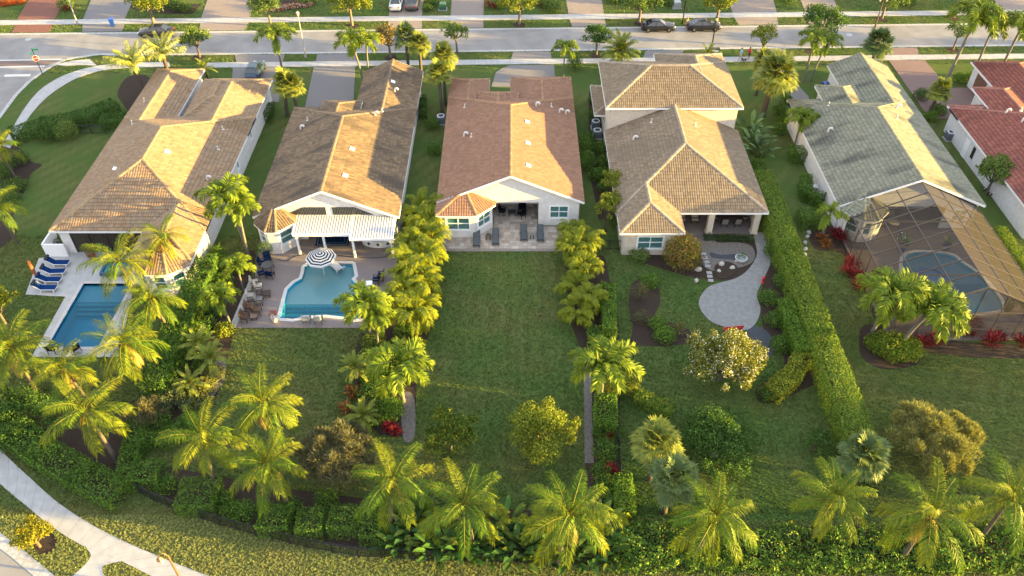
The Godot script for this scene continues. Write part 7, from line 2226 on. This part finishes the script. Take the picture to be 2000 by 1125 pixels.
# ---- vehicles, people and street furniture ---------------------------------------------------------------------
func car(label: String, at: Vector2, turn: float, c: Color, tall := 0.0, group := "", called := "parked_car") -> void:
	var o := thing(called, label, "car", Vector3(at.x, 0.012, at.y), turn, group)
	# stations along the body: x, half width, underside, waist
	var st_ := [[-2.35, 0.62, 0.45, 0.72], [-2.28, 0.80, 0.32, 0.88], [-1.9, 0.89, 0.24, 0.96 + tall * 0.5], [-1.2, 0.92, 0.22, 0.95 + tall * 0.3], [0.0, 0.93, 0.22, 0.93], [1.0, 0.92, 0.22, 0.92], [1.5, 0.90, 0.22, 0.86], [2.0, 0.86, 0.24, 0.78], [2.3, 0.74, 0.32, 0.66], [2.38, 0.55, 0.42, 0.58]]
	var b := MB.new()
	b.col = c
	var secs := []
	for s in st_:
		var w: float = s[1]
		var y0: float = s[2]
		var y1: float = s[3]
		var ring := []
		for q in [[0.0, y0], [0.86, y0], [0.98, lerpf(y0, y1, 0.25)], [1.0, lerpf(y0, y1, 0.6)], [0.94, lerpf(y0, y1, 0.92)], [0.75, y1 + 0.02], [0.0, y1 + 0.06]]: ring.append(Vector3(s[0], q[1], w * q[0]))
		for i in range(5, 0, -1): ring.append(Vector3(s[0], ring[i].y, -ring[i].z))
		secs.append(ring)
	for i in secs.size() - 1:
		var k: int = secs[i].size()
		for j in k:
			var m := (j + 1) % k
			b.quad(secs[i][j], secs[i + 1][j], secs[i + 1][m], secs[i][m])
	for e in [0, secs.size() - 1]:
		for j in range(1, secs[e].size() - 1):
			if e == 0: b.tri(secs[e][0], secs[e][j], secs[e][j + 1])
			else: b.tri(secs[e][0], secs[e][j + 1], secs[e][j])
	part("body", b, M.paint, o)
	# cabin: glass sides, painted roof and pillars
	var yr := 1.42 + tall
	var base := [Vector3(-1.75 - tall * 0.5, 0.94, 0.78), Vector3(1.05, 0.93, 0.80)]
	var top := [Vector3(-0.95 - tall * 1.6, yr, 0.60), Vector3(0.25, yr, 0.60)]
	var g := MB.new()
	for s in [1.0, -1.0]:
		var f := Vector3(1, 1, s)
		var q := [base[0] * f, base[1] * f, top[1] * f, top[0] * f]
		if s > 0: g.quad(q[0], q[1], q[2], q[3])
		else: g.quad(q[1], q[0], q[3], q[2])
	var fl := Vector3(1, 1, -1)
	g.quad(base[1], base[1] * fl, top[1] * fl, top[1])
	g.quad(base[0] * fl, base[0], top[0], top[0] * fl)
	part("windows", g, M.car_glass, o)
	var r := MB.new()
	r.col = c
	var rt := [Vector3(top[0].x - 0.05, yr + 0.005, 0.62), Vector3(top[1].x + 0.05, yr + 0.005, 0.62), Vector3(top[1].x - 0.1, yr + 0.06, 0.42), Vector3(top[0].x + 0.1, yr + 0.06, 0.42)]
	r.quad(rt[0], rt[1], rt[2], rt[3]); r.quad(rt[1] * fl, rt[0] * fl, rt[3] * fl, rt[2] * fl)
	r.quad(rt[3], rt[2], rt[2] * fl, rt[3] * fl)
	r.quad(rt[1], rt[1] * fl, rt[2] * fl, rt[2]); r.quad(rt[0] * fl, rt[0], rt[3], rt[3] * fl)
	for s in [1.0, -1.0]:
		var f := Vector3(1, 1, s)
		for q in [[base[0], top[0]], [base[1], top[1]], [(base[0] + base[1]) * 0.5, (top[0] + top[1]) * 0.5]]: r.bar(q[0] * f + Vector3(0, 0, 0.01 * s), q[1] * f + Vector3(0, 0, 0.01 * s), 0.07, 0.05)
	part("roof", r, M.paint, o)
	for x in [-1.42, 1.45]:
		for z in [-0.82, 0.82]:
			var t := MB.new()
			t.lathe(Vector3.ZERO, [Vector2(0.2, -0.11), Vector2(0.33, -0.11), Vector2(0.35, -0.06), Vector2(0.35, 0.06), Vector2(0.33, 0.11), Vector2(0.2, 0.11)], 16, Basis(Vector3.RIGHT, PI / 2))
			var w := part("wheel", t, M.rubber, o)
			w.position = Vector3(x, 0.35, z)
			var m := MB.new()
			for i in 5:
				var a := TAU * i / 5.0
				m.bar(Vector3.ZERO, Vector3(cos(a) * 0.22, sin(a) * 0.22, 0), 0.06, 0.04, Vector3(0, 0, 1))
			m.lathe(Vector3.ZERO, [Vector2(0.22, -0.06), Vector2(0.22, 0.06)], 14, Basis(Vector3.RIGHT, PI / 2))
			var rim := part("rim", m, M.chrome, w)
			rim.position = Vector3(0, 0, 0.08 if z > 0 else -0.08)
	for z in [-0.58, 0.58]:
		var l := MB.new()
		l.col = lin(0.7, 0.7, 0.68)
		l.block(Vector3(2.28, 0.66, z), Vector3(0.16, 0.12, 0.3), 0.03)
		part("headlight", l, M.satin, o)
		var k := MB.new()
		k.col = lin(0.3, 0.01, 0.01)
		k.block(Vector3(-2.27, 0.78, z), Vector3(0.14, 0.16, 0.34), 0.03)
		part("taillight", k, M.satin, o)

func lantern_post(label: String, at: Vector2, h: float, c: Color, kind: int) -> void:
	var o := thing("street_lamp", label, "street lamp", Vector3(at.x, 0, at.y))
	var p := MB.new()
	p.col = c
	p.tube([Vector3(0, -0.1, 0), Vector3(0, 0.35, 0), Vector3(0, 0.5, 0), Vector3(0, h, 0)], [0.16, 0.15, 0.09, 0.06], 10)
	part("pole", p, M.satin, o)
	var arms := [Vector3(0, 0, 0)] if kind == 0 else ([Vector3(-0.5, 0, 0.1)] if kind == 1 else [Vector3(-0.45, 0, 0), Vector3(0.45, 0, 0)])
	for a in arms:
		var m := MB.new()
		m.col = c
		var lp := Vector3(a.x, h + 0.05, a.z)
		if a != Vector3.ZERO:
			m.tube([Vector3(0, h - 0.05, 0), Vector3(a.x * 0.4, h + 0.35, a.z * 0.4), Vector3(a.x * 0.9, h + 0.3, a.z * 0.9), Vector3(a.x, h - 0.05, a.z)], [0.035, 0.035, 0.035, 0.03], 7)
			lp.y = h - 0.65
			part("arm", m, M.satin, o)
		var g := MB.new()
		g.col = lin(0.55, 0.5, 0.42)
		g.lathe(lp, [Vector2(0.0, 0.0), Vector2(0.12, 0.02), Vector2(0.18, 0.38), Vector2(0.0, 0.39)], 6)
		part("lamp_glass", g, M.satin, o)
		var k := MB.new()
		k.col = c
		k.lathe(lp + Vector3(0, 0.38, 0), [Vector2(0.24, 0.0), Vector2(0.2, 0.06), Vector2(0.08, 0.2), Vector2(0.0, 0.26)], 6)
		part("cap", k, M.satin, o)

func make_street() -> void:
	car("black sedan parked by the kerb behind the arching palms", st(-48.54, -106.6), PI - SK, lin(0.012, 0.012, 0.014))
	car("black car parked by the kerb with a man behind it", st(20.13, -106.7), -SK, lin(0.012, 0.013, 0.016), 0.0, "black cars parked across the street")
	car("black car parked by the kerb beside the plain black lamp", st(26.47, -106.7), -SK, lin(0.015, 0.015, 0.017), 0.0, "black cars parked across the street")
	car("silver car parked in the drive across the street", Vector2(-16.77, -114.98), PI * 0.5, lin(0.5, 0.52, 0.55))
	car("dark grey car with tall cabin parked next to the silver car", Vector2(-14.47, -115.15), PI * 0.5, lin(0.06, 0.065, 0.07), 0.15)
	car("dark blue car in the drive behind the tan roofed house", Vector2(-32.48, -94.35), PI * 0.5, lin(0.02, 0.05, 0.08), 0.2)
	for q in [[Vector2(-55.61, -108.21), "blue wheeled bin on the drive apron across the street", lin(0.01, 0.05, 0.28)], [Vector2(38.89, -90.18), "blue wheeled bin beside the grey green house's garage", lin(0.01, 0.04, 0.25)], [Vector2(38.33, -90.18), "second blue wheeled bin beside the garage wing", lin(0.01, 0.04, 0.22)]]:
		var o := thing("wheeled_bin", q[1], "bin", Vector3(q[0].x, 0.05, q[0].y), 0.3)
		var b := MB.new()
		b.col = q[2]
		for y in 4:
			var a := 0.46 + y * 0.04
			b.block(Vector3(0, 0.2 + y * 0.25, 0), Vector3(a, 0.27, a + 0.06), 0.01)
		part("body", b, M.satin, o)
		b = MB.new()
		b.col = q[2] * 1.2
		b.block(Vector3(0, 1.12, 0.02), Vector3(0.66, 0.08, 0.74), 0.03)
		part("lid", b, M.satin, o)
		for x in [-0.24, 0.24]:
			b = MB.new()
			b.lathe(Vector3(x, 0.12, -0.28), [Vector2(0, -0.03), Vector2(0.12, -0.03), Vector2(0.12, 0.03), Vector2(0, 0.03)], 10, Basis(Vector3(0, 0, 1), PI / 2))
			part("wheel", b, M.rubber, o)
	for q in [[Vector2(-9.99, -113.92), "green utility cabinet beside a drive across the street", lin(0.04, 0.12, 0.06)], [Vector2(23.91, -114.45), "grey utility cabinet behind the parked black cars", lin(0.3, 0.32, 0.33)]]:
		var o := thing("utility_box", q[1], "utility box", Vector3(q[0].x, 0, q[0].y))
		var b := MB.new()
		b.col = q[2]
		b.block(Vector3(0, 0.5, 0), Vector3(1.0, 1.0, 0.9), 0.1)
		part("cabinet", b, M.satin, o)
		b = MB.new()
		b.col = lin(0.4, 0.4, 0.4)
		b.block(Vector3(0, 0.04, 0), Vector3(1.3, 0.08, 1.2), 0.02)
		part("pad", b, M.stone, o)
	var dk := lin(0.02, 0.02, 0.022)
	lantern_post("pale tapered street pole with one lantern beside the drooping palm", Vector2(-27.06, -99.07), 5.6, lin(0.42, 0.38, 0.33), 0)
	lantern_post("black lamp post on the house side verge by the storm drain", Vector2(26.29, -100.37), 4.4, dk, 0)
	lantern_post("black lamp post standing behind the two parked black cars", Vector2(23.92, -109.19), 4.6, dk, 0)
	lantern_post("brown post with two lanterns across the street", Vector2(50.5, -107.89), 4.4, lin(0.12, 0.09, 0.06), 2)
	lantern_post("lamp post with a hooked arm and lantern beside the curved path", Vector2(-20.96, -25.44), 4.5, lin(0.16, 0.10, 0.05), 1)
	lantern_post("pale street pole beside the pink drive across the street", Vector2(-60.79, -108.86), 5.6, lin(0.42, 0.38, 0.33), 0)
	stop_sign()
	var g := thing("storm_drain", "dark storm drain opening at the kerb by the walkers", "drain", Vector3(27.09, 0, -101.4))
	var b := MB.new()
	b.block(Vector3(0, 0.06, 0), Vector3(1.3, 0.12, 0.6), 0.03)
	part("lid", b, M.dark_metal, g)
	people()

func stop_sign() -> void:
	var o := thing("stop_sign", "red stop sign with green street name blades on a black post", "sign", Vector3(-59.63, 0, -94.48))
	var p := MB.new()
	p.col = lin(0.015, 0.015, 0.015)
	p.tube([Vector3(0, -0.1, 0), Vector3(0, 3.5, 0)], [0.05, 0.045], 8)
	part("post", p, M.satin, o)
	var ring := []
	for i in 8: ring.append(Vector2(cos(PI / 8 + TAU * i / 8.0), sin(PI / 8 + TAU * i / 8.0)) * 0.4)
	var yaw := 0.35
	var bs := Basis(Vector3.UP, yaw)
	for q in [[1.0, 0.06, lin(0.75, 0.75, 0.75)], [0.92, 0.065, lin(0.5, 0.015, 0.02)]]:
		var b := MB.new()
		b.col = q[2]
		for i in 8:
			var u: Vector2 = ring[i] * q[0]
			var v: Vector2 = ring[(i + 1) % 8] * q[0]
			b.tri(bs * Vector3(0, 2.2, q[1]), bs * Vector3(u.x, 2.2 + u.y, q[1]), bs * Vector3(v.x, 2.2 + v.y, q[1]))
		part("sign_border" if q[0] == 1.0 else "sign_face", b, M.plain, o)
	var t := TextMesh.new()
	t.text = "STOP"
	t.font_size = 24
	t.pixel_size = 0.0105
	t.depth = 0.006
	var tm := mi("lettering", t, M.white_paint, o, Transform3D(bs, bs * Vector3(0, 2.2, 0.07)))
	for q in [[3.35, 0.1, 0.35], [3.1, 1.5, -0.3]]:
		var b := MB.new()
		b.col = lin(0.01, 0.2, 0.12)
		b.box(Vector3(q[2], q[0], 0).rotated(Vector3.UP, q[1]), Vector3(0.75, 0.2, 0.02), Basis(Vector3.UP, q[1]))
		part("street_name_blade", b, M.satin, o)

# a body as one skin over a posed skeleton: bones are [from, to, radius, radius, colour]
func skin(bones: Array, cell: float) -> MB:
	var lo := Vector3.ONE * 99.0
	var hi := Vector3.ONE * -99.0
	for q in bones:
		for e in [[q[0], q[2]], [q[1], q[3]]]:
			lo = lo.min(e[0] - Vector3.ONE * (e[1] + cell * 2.0)); hi = hi.max(e[0] + Vector3.ONE * (e[1] + cell * 2.0))
	var n := Vector3i(((hi - lo) / cell).ceil()) + Vector3i.ONE
	var f := PackedFloat32Array()
	f.resize(n.x * n.y * n.z)
	f.fill(9.0)
	var best := PackedInt32Array()
	best.resize(f.size())
	var near := PackedFloat32Array()
	near.resize(f.size())
	near.fill(9.0)
	var kk := 0.03
	for bi in bones.size():
		var q: Array = bones[bi]
		var a: Vector3 = q[0]
		var d: Vector3 = q[1] - a
		var dd := maxf(d.length_squared(), 0.00001)
		var m: float = maxf(q[2], q[3]) + cell * 3.0
		var p0 := Vector3i(((a.min(q[1]) - Vector3.ONE * m - lo) / cell).floor()).max(Vector3i.ZERO)
		var p1 := Vector3i(((a.max(q[1]) + Vector3.ONE * m - lo) / cell).ceil()).min(n - Vector3i.ONE)
		for x in range(p0.x, p1.x + 1):
			for y in range(p0.y, p1.y + 1):
				for z in range(p0.z, p1.z + 1):
					var p := lo + Vector3(x, y, z) * cell
					var t := clampf((p - a).dot(d) / dd, 0.0, 1.0)
					var v := p.distance_to(a + d * t) - lerpf(q[2], q[3], t)
					var i := (x * n.y + y) * n.z + z
					if v < near[i]:
						near[i] = v; best[i] = bi
					var h := maxf(kk - absf(f[i] - v), 0.0) / kk
					f[i] = minf(f[i], v) - h * h * kk * 0.25
	var vid := {}
	var vp := PackedVector3Array()
	var vc := PackedColorArray()
	for x in n.x - 1:
		for y in n.y - 1:
			for z in n.z - 1:
				var s := Vector3.ZERO
				var c := 0
				var i0 := (x * n.y + y) * n.z + z
				var neg := 0
				for k in 8:
					if f[i0 + ((k & 1) * n.y + ((k >> 1) & 1)) * n.z + (k >> 2)] < 0.0: neg += 1
				if neg == 0 or neg == 8: continue
				for e in 12:
					var ax := e / 4
					var o1 := Vector3i.ZERO
					o1[(ax + 1) % 3] = e & 1
					o1[(ax + 2) % 3] = (e >> 1) & 1
					var o2 := o1
					o2[ax] = 1
					var fa := f[i0 + (o1.x * n.y + o1.y) * n.z + o1.z]
					var fb := f[i0 + (o2.x * n.y + o2.y) * n.z + o2.z]
					if (fa < 0.0) != (fb < 0.0):
						s += Vector3(o1).lerp(Vector3(o2), fa / (fa - fb)); c += 1
				vid[Vector3i(x, y, z)] = vp.size()
				vp.append(lo + (Vector3(x, y, z) + s / maxi(c, 1)) * cell)
				vc.append(bones[best[i0]][4])
	var b := MB.new()
	for x in range(1, n.x - 1):
		for y in range(1, n.y - 1):
			for z in range(1, n.z - 1):
				var i0 := (x * n.y + y) * n.z + z
				for ax in 3:
					var o2 := Vector3i.ZERO
					o2[ax] = 1
					var fa := f[i0]
					var fb := f[i0 + (o2.x * n.y + o2.y) * n.z + o2.z]
					if (fa < 0.0) == (fb < 0.0): continue
					var u := Vector3i.ZERO
					u[(ax + 1) % 3] = 1
					var w := Vector3i.ZERO
					w[(ax + 2) % 3] = 1
					var c := Vector3i(x, y, z)
					var q := [c - u - w, c - w, c, c - u]
					var ok := true
					for t in q: ok = ok and vid.has(t)
					if not ok: continue
					b.col = vc[vid[c]]
					if fa < 0.0: b.quad(vp[vid[q[0]]], vp[vid[q[1]]], vp[vid[q[2]]], vp[vid[q[3]]])
					else: b.quad(vp[vid[q[3]]], vp[vid[q[2]]], vp[vid[q[1]]], vp[vid[q[0]]])
	return b

func person(label: String, at: Vector3, turn: float, shirt: Color, legs: Color, stride: float, hair: Color) -> void:
	var o := thing("person", label, "person", at, turn)
	var sk := lin(0.42, 0.26, 0.18)
	var shoe := lin(0.5, 0.5, 0.5)
	var B := []
	B.append([Vector3(0, 0.98, 0), Vector3(0.01, 1.2, 0), 0.135, 0.14, shirt])
	B.append([Vector3(0.01, 1.2, -0.09), Vector3(0.01, 1.4, -0.12), 0.11, 0.085, shirt])
	B.append([Vector3(0.01, 1.2, 0.09), Vector3(0.01, 1.4, 0.12), 0.11, 0.085, shirt])
	B.append([Vector3(0.01, 1.44, 0), Vector3(0.02, 1.54, 0), 0.06, 0.055, sk])
	B.append([Vector3(0.03, 1.61, 0), Vector3(0.03, 1.66, 0), 0.085, 0.09, sk])
	B.append([Vector3(0.12, 1.61, 0), Vector3(0.13, 1.6, 0), 0.018, 0.02, sk])
	B.append([Vector3(0.0, 1.69, 0), Vector3(-0.02, 1.66, 0), 0.095, 0.09, hair])
	for s in [-1.0, 1.0]:
		var k: float = s * stride
		var hip := Vector3(0, 0.93, s * 0.09)
		var knee := Vector3(0.08 + k * 0.5, 0.5, s * 0.1)
		var ankle := Vector3(k * 0.9 - 0.02, 0.08, s * 0.1)
		B.append([hip, hip.lerp(knee, 0.75), 0.115, 0.085, legs])
		B.append([hip.lerp(knee, 0.75), knee, 0.078, 0.06, sk])
		B.append([knee, ankle, 0.06, 0.042, sk])
		B.append([ankle + Vector3(-0.03, -0.03, 0), ankle + Vector3(0.16, -0.04, 0), 0.045, 0.035, shoe])
		var sh := Vector3(0.01, 1.42, s * 0.19)
		var el := Vector3(-k * 0.35, 1.15, s * 0.25)
		var wr := el + Vector3(0.14, -0.2, -s * 0.02)
		B.append([sh, el, 0.055, 0.045, shirt])
		B.append([el, wr, 0.042, 0.032, sk])
		B.append([wr, wr + Vector3(0.04, -0.07, 0), 0.034, 0.03, sk])
		for q in 4: B.append([wr + Vector3(0.04, -0.07, -0.025 + q * 0.017), wr + Vector3(0.06, -0.14 - 0.01 * (q % 2), -0.025 + q * 0.017), 0.011, 0.009, sk])
		B.append([wr + Vector3(0.03, -0.03, -s * 0.03), wr + Vector3(0.08, -0.09, -s * 0.035), 0.012, 0.01, sk])
	part("body", skin(B, 0.02), M.skin, o)

func people() -> void:
	person("person in a light blue shirt walking along the sidewalk", Vector3(29.67, 0.06, -98.1), 0.2, lin(0.25, 0.5, 0.65), lin(0.5, 0.48, 0.42), 0.18, lin(0.1, 0.08, 0.06))
	person("person in a red top walking a dark dog along the sidewalk", Vector3(30.78, 0.06, -98.31), 0.2, lin(0.6, 0.03, 0.06), lin(0.05, 0.05, 0.06), -0.18, lin(0.12, 0.08, 0.05))
	person("person in a tan shirt standing between the two black cars", Vector3(24.11, 0.01, -107.22), -1.2, lin(0.3, 0.22, 0.13), lin(0.15, 0.13, 0.1), 0.03, lin(0.08, 0.06, 0.05))
	var o := thing("dog", "small dark dog walking beside the person in the red top", "dog", Vector3(30.13, 0.06, -97.75), PI + 0.2)
	var c := lin(0.02, 0.018, 0.016)
	var B := [[Vector3(-0.2, 0.32, 0), Vector3(0.05, 0.3, 0), 0.09, 0.1, c], [Vector3(0.05, 0.3, 0), Vector3(0.2, 0.32, 0), 0.115, 0.1, c], [Vector3(0.2, 0.36, 0), Vector3(0.32, 0.5, 0), 0.07, 0.055, c], [Vector3(0.33, 0.52, 0), Vector3(0.38, 0.52, 0), 0.065, 0.06, c], [Vector3(0.38, 0.5, 0), Vector3(0.48, 0.48, 0), 0.04, 0.028, c], [Vector3(-0.26, 0.36, 0), Vector3(-0.42, 0.48, 0), 0.025, 0.012, c]]
	for s in [-1.0, 1.0]:
		B.append([Vector3(0.32, 0.56, s * 0.045), Vector3(0.29, 0.62, s * 0.07), 0.02, 0.012, c])
		B.append([Vector3(0.18, 0.28, s * 0.06), Vector3(0.16 + s * 0.06, 0.14, s * 0.06), 0.04, 0.025, c])
		B.append([Vector3(0.16 + s * 0.06, 0.14, s * 0.06), Vector3(0.17 + s * 0.07, 0.02, s * 0.06), 0.024, 0.022, c])
		B.append([Vector3(-0.2, 0.3, s * 0.06), Vector3(-0.14 - s * 0.05, 0.2, s * 0.06), 0.06, 0.035, c])
		B.append([Vector3(-0.14 - s * 0.05, 0.2, s * 0.06), Vector3(-0.25 - s * 0.05, 0.12, s * 0.06), 0.032, 0.022, c])
		B.append([Vector3(-0.25 - s * 0.05, 0.12, s * 0.06), Vector3(-0.22 - s * 0.05, 0.02, s * 0.06), 0.022, 0.022, c])
	part("body", skin(B, 0.018), M.skin, o)

func _ready() -> void:
	rng.seed = 7
	nz.seed = 4
	nz.frequency = 0.05
	# camera: a drone 50 m up, looking down over the gardens
	var cam := Camera3D.new()
	cam.name = "camera"
	cam.position = Vector3(0, 50, 0)
	cam.rotation_degrees = Vector3(-42.6, 0, 0)
	cam.fov = 38.97
	cam.far = 2000.0
	add_child(cam)
	cam.current = true
	# sky, sun, exposure
	var env := Environment.new()
	env.background_mode = Environment.BG_SKY
	var sk := ProceduralSkyMaterial.new()
	sk.sky_top_color = Color(0.64, 0.68, 0.74)
	sk.sky_horizon_color = Color(0.88, 0.82, 0.76)
	sk.sky_curve = 0.18
	sk.sky_energy_multiplier = 0.78
	sk.ground_bottom_color = Color(0.2, 0.2, 0.17)
	sk.ground_horizon_color = Color(0.5, 0.48, 0.44)
	sk.sun_angle_max = 10.0
	var sky := Sky.new()
	sky.sky_material = sk
	env.sky = sky
	env.tonemap_mode = Environment.TONE_MAPPER_LINEAR
	env.tonemap_exposure = 6.8
	env.sdfgi_enabled = true
	env.ssao_enabled = true
	env.ssil_enabled = true
	var we := WorldEnvironment.new()
	we.name = "world"
	we.environment = env
	add_child(we)
	var sun := DirectionalLight3D.new()
	sun.name = "sun"
	sun.light_color = Color(1.0, 0.85, 0.47)
	sun.light_energy = 1.6
	sun.light_angular_distance = 0.5
	sun.shadow_enabled = true
	add_child(sun)
	var el := deg_to_rad(6.8)
	var az := deg_to_rad(8.0)
	sun.look_at_from_position(Vector3.ZERO, Vector3(-cos(el) * cos(az), -sin(el), -cos(el) * sin(az)))
	make_materials()
	make_ground()
	make_houses()
	make_yards()
	make_lawn()
	make_street()
	make_plants()
	make_grass()
